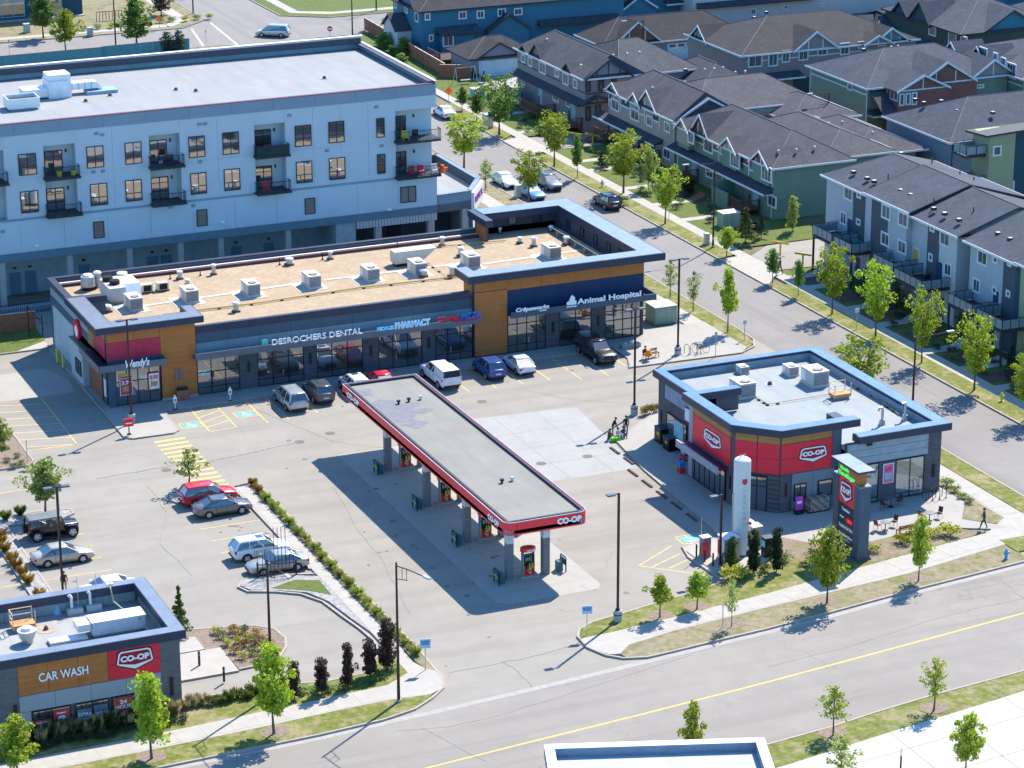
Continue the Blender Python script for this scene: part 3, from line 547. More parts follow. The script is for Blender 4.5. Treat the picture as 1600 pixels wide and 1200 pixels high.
# west tower: U of parapets
t1 = MB(); t1.box(57.5, 224.7, 3.6, 65.7, 225.0, 7.3); t1.box(57.5, 225.0, 3.6, 57.9, 234.3, 7.3); t1.box(65.4, 225.0, 6.0, 65.7, 227.4, 7.3); t1.box(57.9, 234.0, 6.0, 60.0, 234.3, 7.3); t1.box(57.5, 224.7, 0, 58.15, 225.0, 3.6)
t1.build('parapet_wall', CHAR, root)
t1 = MB(); t1.box(56.3, 223.8, 7.3, 66.3, 225.7, 7.9); t1.box(56.3, 225.7, 7.3, 58.1, 234.6, 7.9); t1.box(65.2, 225.7, 7.3, 66.3, 227.6, 7.9); t1.box(58.1, 233.8, 7.3, 60.1, 234.6, 7.85)
t1.build('coping', NAVY, root)
t1 = MB(); t1.box(56.4, 223.9, 7.9, 66.2, 225.6, 7.92); t1.box(56.4, 225.6, 7.9, 58.0, 234.0, 7.92); t1.box(65.3, 225.6, 7.9, 66.2, 227.5, 7.92)
t1.build('coping_cap', COPE, root)
P1 = Wl('Y', 224.7); PW = Wl('X', 57.5)
panels(P1, root, 62.4, .3, 65.7, 7.28, 1, 1, ORANGE, d=.06); panels(P1, root, 57.5, 6.2, 62.4, 7.28, 2, 1, ORANGE, d=.05)
panels(P1, root, 57.5, 4.5, 62.4, 6.2, 1, 1, mat('rose_red_panel', (.48, .03, .07), .5), d=.07)
obox('plinth', WALLC, root, 62.35, 224.6, .13, 65.75, 224.7, .32)
panels(PW, root, 225.2, 4.5, 229.2, 6.3, 1, 1, MATS['rose_red_panel'], d=.07); panels(PW, root, 225.2, 6.3, 229.2, 7.28, 1, 1, ORANGE2, d=.05)
panels(PW, root, 229.2, 4.4, 231.2, 7.28, 1, 1, ORANGE2, d=.06); panels(PW, root, 226.8, .2, 231.0, 3.9, 2, 1, mat('rust_cladding', (.30, .10, .05), .6, kind='plank', arg=.23, col2=(.25, .08, .04)), d=.06)
panels(PW, root, 231.2, 6.0, 244.9, 6.6, 5, 1, CHAR); panels(PW, root, 231.2, 5.2, 244.9, 5.95, 5, 1, MGREY); panels(PW, root, 231.2, 4.4, 244.9, 5.15, 4, 1, CHAR); panels(PW, root, 236.6, .1, 244.3, 4.35, 3, 1, mat('pale_blue_grey_panel', (.42, .47, .50), .6), d=.04)
dt = MB(); dt.box(56.9, 231.5, 0, 57.5, 235.8, 3.6); dt.build('service_bay', LGREY, root); obox('coping', COPE, root, 56.8, 231.4, 3.6, 57.5, 235.9, 3.72)
win(Wl('X', 56.9), root, 232.0, .9, 233.9, 2.3, FRAME, STORE, 2)
lg = MB().box(57.42, 233.4, 4.35, 57.5, 235.4, 5.6); 
n_ = 20; rd = MB(); PWc = (234.4, 4.75)
PW.poly(rd, [(PWc[0]+.95*math.cos(2*math.pi*k/n_), PWc[1]+.95*math.sin(2*math.pi*k/n_)) for k in range(n_)], .05, .3); sg = rd.build('round_sign', RED, root)
PW.poly(q := MB(), [(PWc[0]+.5*math.cos(2*math.pi*k/n_), PWc[1]-.15+.55*math.sin(2*math.pi*k/n_)) for k in range(n_)], .3, .33); q.build('emblem', WHITEL, sg)
obox('pipe', METALG, root, 57.36, 236.2, .2, 57.5, 236.35, 4.3)
# canopies
cn = MB(); cn.box(56.4, 223.5, 3.95, 62.6, 224.7, 4.05); cn.box(56.4, 224.7, 3.95, 57.5, 230.1, 4.05); cn.build('canopy_deck', NAVY, root)
cn = MB(); cn.box(56.4, 223.4, 3.9, 62.6, 223.55, 4.5); cn.box(56.3, 223.4, 3.9, 56.42, 230.2, 4.5); cn.box(62.5, 223.55, 3.9, 62.6, 224.6, 4.5); cn.build('fascia', STEELB, root)
cn = MB(); cn.box(65.3, 223.6, 3.85, 93.15, 225.0, 3.95); cn.build('canopy_deck', STEELB, root); obox('fascia', STEELB, root, 65.3, 223.5, 3.85, 93.15, 223.62, 4.48)
cn = MB(); cn.box(96.2, 223.3, 4.05, 111.3, 224.7, 4.15); cn.box(110.7, 224.7, 4.05, 111.3, 227.5, 4.15); cn.build('canopy_deck', NAVY, root)
cn = MB(); cn.box(96.1, 223.2, 4.0, 111.35, 223.32, 4.6); cn.box(111.25, 223.32, 4.0, 111.35, 227.6, 4.6); cn.build('fascia', CHAR, root)
for x in range(66, 93, 3): obox('downlight', METALG, root, x, 224.0, 4.0, x+.35, 224.3, 4.12)
# upper wall bands
panels(W_, root, 65.8, 5.05, 92.9, 6.0, 9, 1, CHAR, d=.04); panels(W_, root, 65.8, 4.0, 92.9, 5.0, 9, 1, mat('teal_grey_panel', (.20, .27, .31), .6), d=.02)
# pillars
for a, b in ((69.8, 71.5), (76.0, 77.2), (81.8, 83.3), (87.7, 89.0)):
    p = MB(); p.box(a, 224.8, 0, b, 225.2, 3.9); p.build('pillar', CHARB, root); obox('wall_lamp', FRAME, root, (a+b)/2-.09, 224.68, 1.7, (a+b)/2+.09, 224.8, 2.7)
for a, b in ((100.3, 101.7), (105.1, 106.5)):
    p = MB(); p.box(a, 224.55, 0, b, 225.0, 4.1); p.build('pillar', CHARB, root); obox('wall_lamp', FRAME, root, (a+b)/2-.09, 224.43, 1.7, (a+b)/2+.09, 224.55, 2.7)
for x in (63.75, 64.15): obox('wall_lamp', mat('grey_louvre', (.18, .16, .16), .6), root, x-.1, 224.52, 1.9, x+.1, 224.64, 3.0)
# shopfronts
SW = Wl('Y', 224.95)
def shop(u0, u1, z1, nu, zs, wl=SW, door=None):
    f = win(wl, root, u0, .13, u1, z1, FRAME, STORE, nu, zs, fw_=.09, panes=True, name='shopfront', dep=.05)
    if door: wl.box(q := MB(), door-.45, 1.0, door-.38, 1.5, .1, .16); q.build('door_handle', METALG, f)
    return f
SHOPD = 0
shop(58.15, 62.35, 3.7, 4, (.62,), door=60.3); shop(65.75, 69.8, 3.5, 3, (.2, .62)); shop(71.5, 76, 3.6, 3, (.2, .75), door=74.4); shop(77.2, 81.8, 3.6, 3, (.2, .75))
shop(83.3, 87.7, 3.6, 3, (.75,), door=85.5); shop(89, 92.85, 3.6, 3, (.2, .75), door=91)
AW = Wl('Y', 224.7)
shop(96.3, 100.3, 3.9, 4, (.2, .75), AW, 98.9); shop(101.7, 105.1, 3.9, 2, (.25, .7), AW); shop(106.5, 110.35, 3.9, 4, (.22, .5, .75), AW, 108)
win(Wl('X', 57.5), root, 225.0, .3, 226.6, 3.6, FRAME, STORE, 1, (.3, .7))
PO = [mat('poster_red', (.6, .05, .10), .6), mat('poster_white', (.75, .72, .74), .6), mat('poster_food', (.55, .28, .10), .6, var=.5, scale=6)]
def poster(wl, par, u0, z0, u1, z1, cols, txt=None, tm=None):
    wl = Wl(wl.ax, wl.p-.09); wl.box(q := MB(), u0, z0, u1, z1, .03, .08); p = q.build('poster', cols[0], par)
    wl.box(q := MB(), u0+.06, z0+.06, u1-.06, z1-.06, .08, .085); q.build('print', cols[1], p)
    if len(cols) > 2: wl.box(q := MB(), u0+(u1-u0)*.2, z0+(z1-z0)*.2, u0+(u1-u0)*.8, z0+(z1-z0)*.5, .085, .09); q.build('print', cols[2], p)
    if txt: label_text(p, txt, wl, u0+.15, u1-.15, z0+(z1-z0)*.62, (z1-z0)*.24, tm or cols[0], d=.1, ext=.005, bold=.01)
    return p
poster(Wl('Y', 224.85), root, 58.5, 1.1, 59.7, 2.75, (PO[1], PO[0], PO[2]), '3.99', WHITEL); poster(Wl('Y', 224.85), root, 61.15, 1.3, 62.2, 2.9, (PO[0], PO[1], PO[2]), '8.00', PO[0])
obox('poster', mat('poster_yellow', (.6, .42, .03), .6), root, 58.4, 224.8, 2.85, 59.4, 224.86, 3.1)
obox('poster', PO[1], root, 57.38, 225.4, .9, 57.44, 226.0, 2.6)
# east tower
tw = MB(); tw.box(92.9, 224.5, 0, 96.25, 225.0, 7.7); tw.box(96.25, 224.7, 4.1, 110.7, 225.0, 7.7); tw.box(92.9, 225.0, 6.0, 93.2, 227.0, 7.7); tw.box(110.4, 225.0, 6.0, 110.7, 245.2, 7.7); tw.box(101.6, 244.9, 6.0, 110.4, 245.2, 7.7); tw.box(101.6, 242.4, 6.0, 101.9, 244.9, 7.7)
tw.box(110.3, 224.7, 0, 110.7, 225.0, 4.1); tw.build('parapet_wall', mat('dark_parapet', (.055, .06, .085), .7), root)
tw = MB(); tw.box(92.0, 223.7, 7.7, 112.5, 225.6, 8.4); tw.box(110.3, 225.6, 7.7, 112.5, 246.2, 8.4); tw.box(101.9, 243.9, 7.7, 110.3, 246.2, 8.4); tw.box(92.0, 225.6, 7.7, 93.3, 227.2, 8.4); tw.box(101.2, 241.4, 7.7, 102.0, 246.2, 8.4)
tw.build('coping', NAVY, root)
tw = MB(); tw.box(92.1, 223.85, 8.4, 112.35, 225.55, 8.42); tw.box(110.35, 225.55, 8.4, 112.35, 246.1, 8.42); tw.box(102.0, 243.95, 8.4, 110.35, 246.1, 8.42); tw.box(92.1, 225.55, 8.4, 93.2, 227.1, 8.42)
tw.build('coping_cap', COPE, root)
TY = Wl('Y', 224.5)
panels(TY, root, 92.9, .3, 96.25, 6.55, 1, 1, ORANGE, d=.05); panels(TY, root, 92.9, 6.6, 96.25, 7.68, 1, 1, ORANGE, d=.05); panels(Wl('Y', 224.7), root, 96.25, 6.35, 110.65, 7.68, 4, 1, ORANGE, d=.05)
panels(Wl('Y', 224.7), root, 96.3, 4.15, 110.65, 6.3, 5, 1, NAVYP, d=.03, gap=.012)
panels(Wl('X', 92.9), root, 225.0, 6.05, 227.0, 7.68, 1, 1, ORANGE, d=.05); panels(Wl('X', 101.6), root, 242.4, 6.05, 244.9, 7.68, 1, 1, ORANGE, d=.05)
for x in (64, 106.2): pass
for x in (105.6, 108.4): win(Wl('Y', 244.9), root, x-.45, 6.7, x+.45, 7.5, FRAME, HGL, 1)
for y in (241.5, 238.2, 235, 232, 229.3): win(Wl('X', 110.4), root, y-.4, 6.6, y+.4, 7.5, FRAME, HGL, 1)
lad = MB()
for k in range(6): lad.box(108.9, 230+k*2.2, 6.02, 109.2, 230.3+k*2.2, 6.5)
lad.box(108.95, 229.6, 6.5, 109.15, 242.6, 6.6); lad.box(109.6, 229.6, 6.3, 109.8, 242.6, 6.4); lad.build('brace_rail', mat('weathered_steel', (.32, .29, .22), .7), root)
for k in range(6): obox('balcony_rail', WHITEM, root, 110.9+.1*k, 227.0+k*.5, 4.2, 110.95+.1*k, 227.05+k*.5, 5.0)
for x in (85.0, 90.9): pass
# signs
F1 = Wl('Y', 223.5)
def sign(label, items, loc):
    t = thing('shop_sign', label, 'sign', loc)
    for s, u0, u1, z, h, m, kw in items: label_text(t, s, F1, u0, u1, z, h, m, **kw)
    return t
CY = mat('cyan_letter', (.10, .45, .75), .5, emit=.15); GRN = mat('green_letter', (.05, .35, .2), .5); RDL = mat('red_letter', (.65, .03, .08), .5); BLL = mat('blue_letter', (.03, .16, .55), .5)
s1 = sign('white script burger restaurant letters standing on the grey corner canopy', [("Wendy's", 58.7, 60.9, 4.12, .95, WHITEL, dict(shear=.25, bold=.035))], (59.8, 223.4, 4.1))
s2 = sign('wide white dental office letters with a small green tooth on the fascia', [('DESROCHERS DENTAL', 72.45, 81.2, 4.42, .55, WHITEL, dict(bold=.008))], (76.8, 223.4, 4.4))
F1.poly(q := MB(), [(71.6, 4.5), (71.75, 4.5), (71.8, 4.7), (71.9, 4.7), (71.95, 4.5), (72.1, 4.5), (72.15, 4.95), (72.0, 5.05), (71.7, 5.05), (71.55, 4.95)], .03, .1); q.build('tooth', mat('mint_letter', (.1, .5, .42), .5), s2)
s3 = sign('blue outlined pharmacy sign left of the red pizza sign', [('PEOPLES', 82.7, 84.35, 4.45, .36, CY, dict(bold=.02)), ('PHARMACY', 84.45, 88.0, 4.42, .66, WHITEL, dict(bold=.045, ext=.02)), ('PHARMACY', 84.52, 87.95, 4.45, .6, CY, dict(bold=.0, d=.14, ext=.02))], (85.4, 223.4, 4.4))
s4 = sign('red and blue pizza sign beside the orange pier', [('COSMIC', 88.7, 90.95, 4.55, .5, RDL, dict(bold=.03)), ('PIZZA', 91.1, 93.1, 4.52, .62, BLL, dict(bold=.02)), ('STEAK', 89.1, 90.2, 4.3, .18, GRN, dict(bold=.02)), ('TAKE OUT DELIVERY', 90.3, 92.8, 4.3, .18, RDL, dict(bold=.01))], (91, 223.4, 4.4))
F1 = Wl('Y', 223.2)
s5 = sign('white script creperie sign on the left end of the dark canopy', [('Crêpeworks', 96.5, 99.95, 4.62, .52, WHITEL, dict(shear=.2, bold=.03)), ('CAFE', 99.0, 99.7, 4.4, .15, WHITEL, {})], (98.2, 223.2, 4.6))
s6 = sign('white animal hospital letters with a cat and dog emblem on the dark canopy', [('Animal Hospital', 102.95, 109.7, 4.62, .72, WHITEL, dict(bold=.03)), ('TAMARACK', 101.8, 102.9, 4.4, .14, WHITEL, {})], (105.8, 223.2, 4.6))
F1.poly(q := MB(), [(101.85, 4.62), (102.8, 4.62), (102.85, 4.95), (102.6, 5.1), (102.7, 5.25), (102.5, 5.5), (102.35, 5.6), (102.2, 5.35), (102.05, 5.0), (101.8, 4.9)], .03, .1); q.build('emblem', WHITEL, s6)
# ---------------------------------------------------------------- rooftop plant
def rtu(used=[]):
    if not used:
        t = thing('rooftop_unit', 'x', 'air conditioner', (0, 0, 0), 'air conditioners on the gravel roof')
        b = MB().box(-.62, -1.05, .18, .62, 1.05, 1.22); b.box(-.7, -1.1, 0, .7, 1.1, .18); b.build('housing', CREAMM, t)
        MB().box(-.65, -1.09, 1.22, .65, 1.09, 1.28).build('lid', CREAMM, t)
        g = MB(); 
        for k in range(7): g.box(-.56, -1.09, .26+k*.13, .56, -1.05, .34+k*.13)
        g.build('grille', mat('grey_grille', (.22, .21, .24), .6), t)
        MB().cyl(0, -.45, 1.28, 1.33, .38, 16).build('fan_ring', BLACKM, t); MB().cyl(0, -.45, 1.331, 1.34, .30, 16).build('fan', mat('fan_grey', (.25, .22, .24), .5), t)
        MB().box(-.66, .2, .3, -.62, .9, 1.1).build('access_panel', WHITEM, t)
        used.append(t); return t
    return copy_tree(used[0])
LB = ['air conditioner nearest the dark angled roof screen', 'air conditioner right of the corner tower coping', 'air conditioner third from the left in the front row', 'air conditioner fourth from the left, alone mid-roof', 'air conditioner fifth in the row, left of the long duct', 'air conditioner in front of the long cream duct', 'air conditioner just behind the end of the orange pier', 'rightmost air conditioner, by the dark east parapet']
for (px, py), lb in zip([(209, 482), (296, 470), (392, 460), (487, 447), (578, 436), (652, 427), (735, 416), (861, 402)], LB):
    t = rtu(); p = at(px, py, 6.0); t.location = (p.x, p.y, 6.0); t['label'] = lb
    q = MB().box(p.x-1.7, p.y-1.5, 5.99, p.x+1.2, p.y+1.6, 6.025); q.build('walkway_pad', mat('pale_pad', (.42, .40, .37), .9), root)
def simple(name, label, cat, loc, parts, group=None, rz=0):
    t = thing(name, label, cat, loc, group)
    W[t.name] = Vector((0, 0, 0))
    for nm, m, mb in parts: mb.build(nm, m, t)
    t.rotation_euler = (0, 0, rz); return t
def hood(label, px, py, z=6.0, r=.28, h=.75, cap=.42):
    p = at(px, py, z); m = METALG
    return simple('roof_vent', label, 'vent', (p.x, p.y, z), [('curb', mat('vent_curb', (.10, .07, .07), .8), MB().box(-r*1.3, -r*1.3, 0, r*1.3, r*1.3, .16)), ('stack', m, MB().cyl(0, 0, .16, h, r, 12)), ('cap', WHITEM, MB().cyl(0, 0, h, h+.14, cap, 12, cap*.8))], 'small vents on the gravel roof')
for lb, px, py, r, h in [('silver roof vent near the back parapet above the small coolers', 281, 436, .22, .7), ('small spun vent in front of the silver one', 293, 446, .2, .5), ('upright white vent left of the middle of the back parapet', 334, 429, .2, .9), ('bulbous silver vent on the roof with a bent hood', 452, 414, .3, .6), ('slim white vent behind the third air conditioner', 516, 405, .2, .7), ('white box-like vent in the back row, right half', 691, 384, .22, .8), ('white vent left of the last air conditioners', 720, 400, .25, .8), ('double steel vent by the gas pipe', 707, 432, .3, .9), ('mushroom vent with a broad pale cap', 661, 432, .3, .6), ('small vent near the tower return', 781, 365, .15, .5), ('stubby vent on the right roof', 812, 380, .2, .5), ('white vent right of centre on the east roof', 834, 385, .22, .8), ('curved pale vent at the back of the east roof', 885, 382, .25, .7), ('white vent left of the front parapet by the first bays', 369, 487, .25, .8), ('pale vent in the corner tower well', 168, 487, .3, .5), ('small blue hooded vent at the back right', 861, 362, .2, .5)]:
    hood(lb, px, py, 6.0, r, h, r*1.5)
p = at(138, 452, 6); simple('exhaust_fan', 'big round silver exhaust fan on the west roof', 'exhaust fan', (p.x, p.y, 6), [('curb', BLACKM, MB().box(-.6, -.5, 0, .6, .5, .35)), ('drum', METALG, MB().cyl(0, 0, .35, 1.3, .72, 18, .66)), ('cap', WHITEM, MB().cyl(0, 0, 1.3, 1.5, .55, 16, .4))])
p = at(151, 450, 6); simple('exhaust_fan', 'tall narrow silver exhaust can right of the big round fan', 'exhaust fan', (p.x+.2, p.y+.3, 6), [('drum', METALG, MB().cyl(0, 0, 0, 1.4, .36, 14)), ('cap', WHITEM, MB().cyl(0, 0, 1.4, 1.55, .42, 14, .3))])
p = at(186, 466, 6); t = simple('kitchen_air_unit', 'large white kitchen air unit with a sloping hood and two black fans', 'air handler', (p.x, p.y, 6), [('housing', mat('brushed_box', (.46, .46, .44), .5), MB().box(-1.3, -1.6, .3, .3, 2.0, 1.5)), ('housing', WHITEM, MB().box(.3, -.6, .3, 1.9, 2.2, 1.5)), ('base', METALG, MB().box(-1.2, -1.5, 0, 1.8, 2.0, .3)), ('hood', mat('pale_blue_metal', (.45, .55, .62), .4, .3), MB().add([(.3, -1.6, .5), (1.8, -1.6, .5), (1.8, -.6, 1.5), (.3, -.6, 1.5), (.3, -.6, .4), (1.8, -.6, .4)], [(0, 1, 2, 3), (0, 3, 4), (1, 5, 2), (0, 4, 5, 1)])), ('fan', BLACKM, MB().cyl(-.7, 1.2, 1.5, 1.9, .5, 16)), ('fan', BLACKM, MB().cyl(-.4, -.2, 1.5, 1.9, .5, 16)), ('fan_cap', WHITEM, MB().cyl(1.1, 2.6, .3, 1.7, .5, 14))])
for lb, px, py in [('left one of two small coolers with dark fronts', 229, 457), ('right one of two small coolers with dark fronts', 254, 454)]:
    p = at(px, py, 6); simple('cooler', lb, 'cooler', (p.x, p.y, 6), [('housing', CREAMM, MB().box(-.55, -.3, .12, .55, .35, .85)), ('grille', BLACKM, MB().box(-.35, -.33, .2, .4, -.3, .75)), ('foot', BLACKM, MB().box(-.6, -.35, 0, .6, .4, .12))], 'small coolers')
p = at(642, 412, 6); simple('long_duct', 'long cream duct unit with a slanted end on the gravel roof', 'duct', (p.x, p.y, 6), [('housing', CREAMM, MB().add([(-1.9, -.6, .3), (1.0, -.6, .3), (2.5, -.6, 1.5), (-1.9, -.6, 1.5), (-1.9, .7, .3), (1.0, .7, .3), (2.5, .7, 1.5), (-1.9, .7, 1.5)], [(0, 1, 2, 3), (7, 6, 5, 4), (3, 2, 6, 7), (0, 3, 7, 4), (1, 5, 6, 2)])), ('base', BLACKM, MB().box(-1.7, -.5, 0, .8, .6, .3))])
GAS = mat('yellow_gas_pipe', (.55, .38, .10), .6)
def gaspipe(label, pts, z, blocks, r=.05):
    P = [at(x, y, z) for x, y in pts]; t = thing('gas_pipe', label, 'pipe', P[0])
    MB().tube([(q.x, q.y, z+.15) for q in P], r, 5).build('pipe', GAS, t)
    for f in blocks:
        k = int(f); a = P[k].lerp(P[min(k+1, len(P)-1)], f-k); MB().box(a.x-.12, a.y-.12, z+.01, a.x+.12, a.y+.12, z+.1).build('support_block', BLACKM, t)
gaspipe('yellow gas pipe running along the front of the gravel roof on dark blocks', [(255, 494), (400, 476), (560, 452), (728, 433)], 6.0, [.3, .6, .95, 1.25, 1.5, 1.75, 2.05, 2.3, 2.6, 2.85], .07)
gaspipe('yellow gas pipe branching to the back of the gravel roof', [(620, 393), (700, 386), (790, 378)], 6.0, [.3, .7, 1.2, 1.6])
gaspipe('dark pipe run slanting past the duct unit', [(648, 402), (667, 412), (700, 434)], 6.0, [.2, .9, 1.3, 1.6], .03)
for a in [(213, 0)]: pass
dr = struct(MB().box(0, 0, 0, .01, .01, .01).build('tmp', GAS)); bpy.data.objects.remove(dr)
pth = MB()
for pts in [((225, 478), (400, 453)), ((405, 452), (480, 441)), ((505, 438), (720, 412)), ((755, 413), (930, 388))]:
    a = at(*pts[0], 6.0); b = at(*pts[1], 6.0); line(pth, (a.x, a.y), (b.x, b.y), .5, 6.03)
pth.build('walkway_pad', MATS['pale_pad'], root)
for lb, px, py in [('thin black vent pipe near the left back parapet', 266, 436), ('thin black vent pipe behind the silver vents', 313, 431), ('thin vent pipe beside the bent hood vent', 437, 414), ('thin vent pipe left of the slim white vent', 504, 406), ('thin vent pipe above the long duct', 621, 390), ('thin vent pipe right of the long duct', 674, 388)]:
    p = at(px, py, 6); simple('vent_pipe', lb, 'pipe', (p.x, p.y, 6), [('pipe', BLACKM, MB().cyl(0, 0, 0, .75, .05, 8)), ('collar', BLACKM, MB().cyl(0, 0, 0, .1, .12, 8))])
# ================================================================ APARTMENT BLOCK
APW = mat('white_stucco', (.42, .50, .57), .8, var=.03, scale=.3)
APB = mat('slate_blue_band', (.20, .27, .35), .7, var=.04, scale=.4)
APD = mat('dark_teal_band', (.10, .17, .22), .6, var=.04)
ap = thing('apartment_block', 'big white four-storey apartment block with balconies and a flat white roof', 'apartment building', (80, 268, 0))
AP = Wl('Y', 258.0)
cr1 = lambda x, y: (x/4, y/4)
cr2 = lambda x, y: (400+x/4, y/4)
cr5 = lambda x, y: (x/4, 300+y/4)
cr6 = lambda x, y: (400+x/4, 300+y/4)
XR = 102.6
rec = [(53.4, 56.7), (60.7, 63.9), (71.5, 74.7), (82.6, 85.9), (98.0, XR)]
b = MB(); u = 38.0
for a, e in rec:
    b.box(u, 258.0, 5.1, a, 280.5, 18.5); b.box(a, 258.0, 5.1, e, 280.5, 9.2); b.box(a, 259.4, 9.2, e, 280.5, 18.5); b.box(a, 258.0, 16.5, e, 259.4, 18.5); u = e
b.build('wall', APW, ap)
obox('slab_edge', APD, ap, 38, 257.9, 5.05, XR, 258.0, 5.85)
panels(AP, ap, 40, 17.8, XR, 19.0, 14, 1, APB, d=.05)
panels(AP, ap, 40, 5.9, XR, 9.15, 14, 1, APW, d=.035, gap=.04)
for a, e in zip([38]+[r_[1] for r_ in rec[:-1]], [r_[0] for r_ in rec]):
    k = max(1, round((e-a)/3.4)); panels(AP, ap, a, 9.4, e, 13.4, k, 1, APW, d=.03, gap=.035); panels(AP, ap, a, 13.4, e, 17.75, k, 1, APW, d=.03, gap=.035)
obox('belt', APB, ap, 38, 257.93, 9.16, XR, 258, 9.36)
rf = MB(); rf.box(38, 258.0, 18.5, XR, 280.5, 18.6); rf.build('roof', MEMW, ap)
pr_ = MB(); pr_.box(38, 258.0, 18.6, XR, 258.3, 19.0); pr_.box(XR-.3, 258.3, 18.6, XR, 280.5, 19.1); pr_.box(38, 280.2, 18.6, XR-.3, 280.5, 19.9); pr_.build('parapet', mat('teal_parapet', (.20, .34, .42), .6), ap)
pr_ = MB(); pr_.box(38, 279.6, 19.2, XR-.3, 280.2, 19.9); pr_.box(XR-.8, 258.3, 19.1, XR+.05, 280.5, 19.25); pr_.build('parapet_liner', mat('dark_liner', (.05, .06, .085), .7), ap)
pr_ = MB(); pr_.box(38, 280.1, 19.9, XR+.1, 280.6, 20.0); pr_.box(XR-.2, 258, 19.25, XR+.1, 280.1, 19.33); pr_.build('coping', WHITEM, ap)
obox('coping', mat('maroon_edge', (.12, .03, .05), .6), ap, 38, 257.9, 19.0, XR, 258.35, 19.06)
WINS = [(cr1, 110, 965, 230, 1087), (cr1, 537, 918, 650, 1042), (cr1, 777, 893, 887, 1018), (cr1, 1175, 855, 1282, 977), (cr1, 1387, 830, 1494, 957), (cr2, 240, 787, 346, 908), (cr2, 450, 763, 552, 885)]
W2 = [(cr1, 124, 1198, 242, 1322), (cr1, 560, 1152, 674, 1276), (cr1, 780, 1128, 889, 1250), (cr1, 1187, 1084, 1292, 1206), (cr1, 1397, 1060, 1502, 1183), (cr2, 248, 1012, 352, 1136), (cr2, 455, 990, 558, 1115)]
for c_, x0, y0, x1, y1 in WINS+W2:
    a = AP.uv(*c_(x0, y0)); e = AP.uv(*c_(x1, y1)); win(AP, ap, a[0], e[1], e[0], a[1], FRAME, WING, 2, (.38,), fw_=.08, panes=True, dep=.03)
for c_, x0, y0, x1, y1 in [(cr2, 750, 740, 803, 855), (cr2, 755, 965, 808, 1082), (cr5, 580, 187, 653, 283), (cr5, 1226, 112, 1297, 208), (cr6, 303, 40, 370, 133), (cr2, 900, 1170, 1000, 1258)]:
    a = AP.uv(*c_(x0, y0)); e = AP.uv(*c_(x1, y1)); win(AP, ap, a[0], e[1], e[0], a[1], FRAME, WING, 1 if x1-x0 < 90 else 2, (.45,) if x1-x0 < 60 else (), fw_=.08, dep=.03)
GRN2 = mat('green_screen', (.02, .06, .055), .8)
RAILM = mat('rail_metal', (.02, .03, .04), .5)
bi = 0
for i, (a, e) in enumerate(rec):
    for j, z in enumerate((9.25, 13.1)):
        if i == 0 and j == 0: continue
        bl = struct(MB().box(a-.2, 256.9, z, e+(.2 if i < 4 else .1), 259.35, z+.22).build('balcony', RAILM, ap)); del bl['kind']
        ra = MB(); ra.box(a-.15, 256.95, z+1.25, e+.1, 257.0, z+1.31); ra.box(a-.15, 256.95, z+.3, e+.1, 257.0, z+.34)
        k = int((e-a)/.14)
        for q in range(k+1): ra.box(a-.15+q*(e-a+.25)/k, 256.96, z+.3, a-.13+q*(e-a+.25)/k, 256.98, z+1.25)
        for xx in (a-.16, e+.08): ra.box(xx, 256.95, z+1.25, xx+.05, 258.0, z+1.31); [ra.box(xx+.01, 257.0+q*.14, z+.22, xx+.03, 257.02+q*.14, z+1.25) for q in range(7)]
        ra.build('railing', RAILM, bl)
        if i == 3 and j == 1: obox('screen', GRN2, bl, a-.1, 257.02, z+.25, e+.05, 257.05, z+1.25)
        win(Wl('Y', 259.4), ap, a+.35, z+.25, a+(2.2 if i < 4 else 1.7), z+2.5, FRAME, WING, 2, (), fw_=.09, name='sliding_door', panes=True)
        obox('wall_lamp', FRAME, ap, a+2.5, 259.28, z+2.2, a+2.65, 259.4, z+2.55)
        if j == 1: obox('ceiling', APW, ap, a, 258.02, z+3.35, e, 259.4, z+3.4)
# doors, columns and recessed wall at street level
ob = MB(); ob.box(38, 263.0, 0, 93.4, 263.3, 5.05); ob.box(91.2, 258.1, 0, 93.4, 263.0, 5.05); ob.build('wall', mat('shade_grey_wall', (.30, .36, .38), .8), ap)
for x in (49, 55.9, 62.8, 69.0, 74.4, 78.7, 86.0): obox('column', WALLC, ap, x-.28, 258.2, 0, x+.28, 258.8, 5.05)
for x in (96.0, 102.0, 105.9): obox('column', WALLC, ap, x-.35, 258.2, 0, x+.35, 258.9, 5.05)
for x, y0 in ((57.6, 0), (59.2, 0), (64.8, 0), (72.1, 0), (73.6, 0), (81.2, 0), (84.8, 0)):
    obox('door', mat('teal_steel_door', (.10, .20, .26), .5), ap, x, 262.9, 0, x+1.1, 263, 2.4)
    obox('wall_lamp', FRAME, ap, x+.4, 262.85, 2.8, x+.7, 263, 3.0)
for k in range(26): obox('soffit_rib', LGREY, ap, 93.5+k*.35, 258.0, 4.25, 93.8+k*.35, 258.15, 5.04)
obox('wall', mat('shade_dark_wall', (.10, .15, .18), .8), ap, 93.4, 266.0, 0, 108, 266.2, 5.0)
obox('door', mat('garage_dark', (.02, .02, .025), .7), ap, 98.5, 262.3, 1.2, 100.1, 262.4, 3.2)
for x, z in ((75.6, 8.6), (73.2, 8.7), (55.9, 8.1), (72.4, 13.5), (90.2, 12.9), (86.2, 17.0), (65.9, 17.1), (66.5, 16.9), (76.6, 17.0), (77.2, 17), (65.4, 13.2), (66.4, 13.2), (76.5, 13.1), (96.2, 12.8), (95.7, 17.0)):
    obox('wall_vent', mat('vent_grey', (.18, .26, .34), .6), ap, x, 257.9, z, x+.42, 258, z+.3)
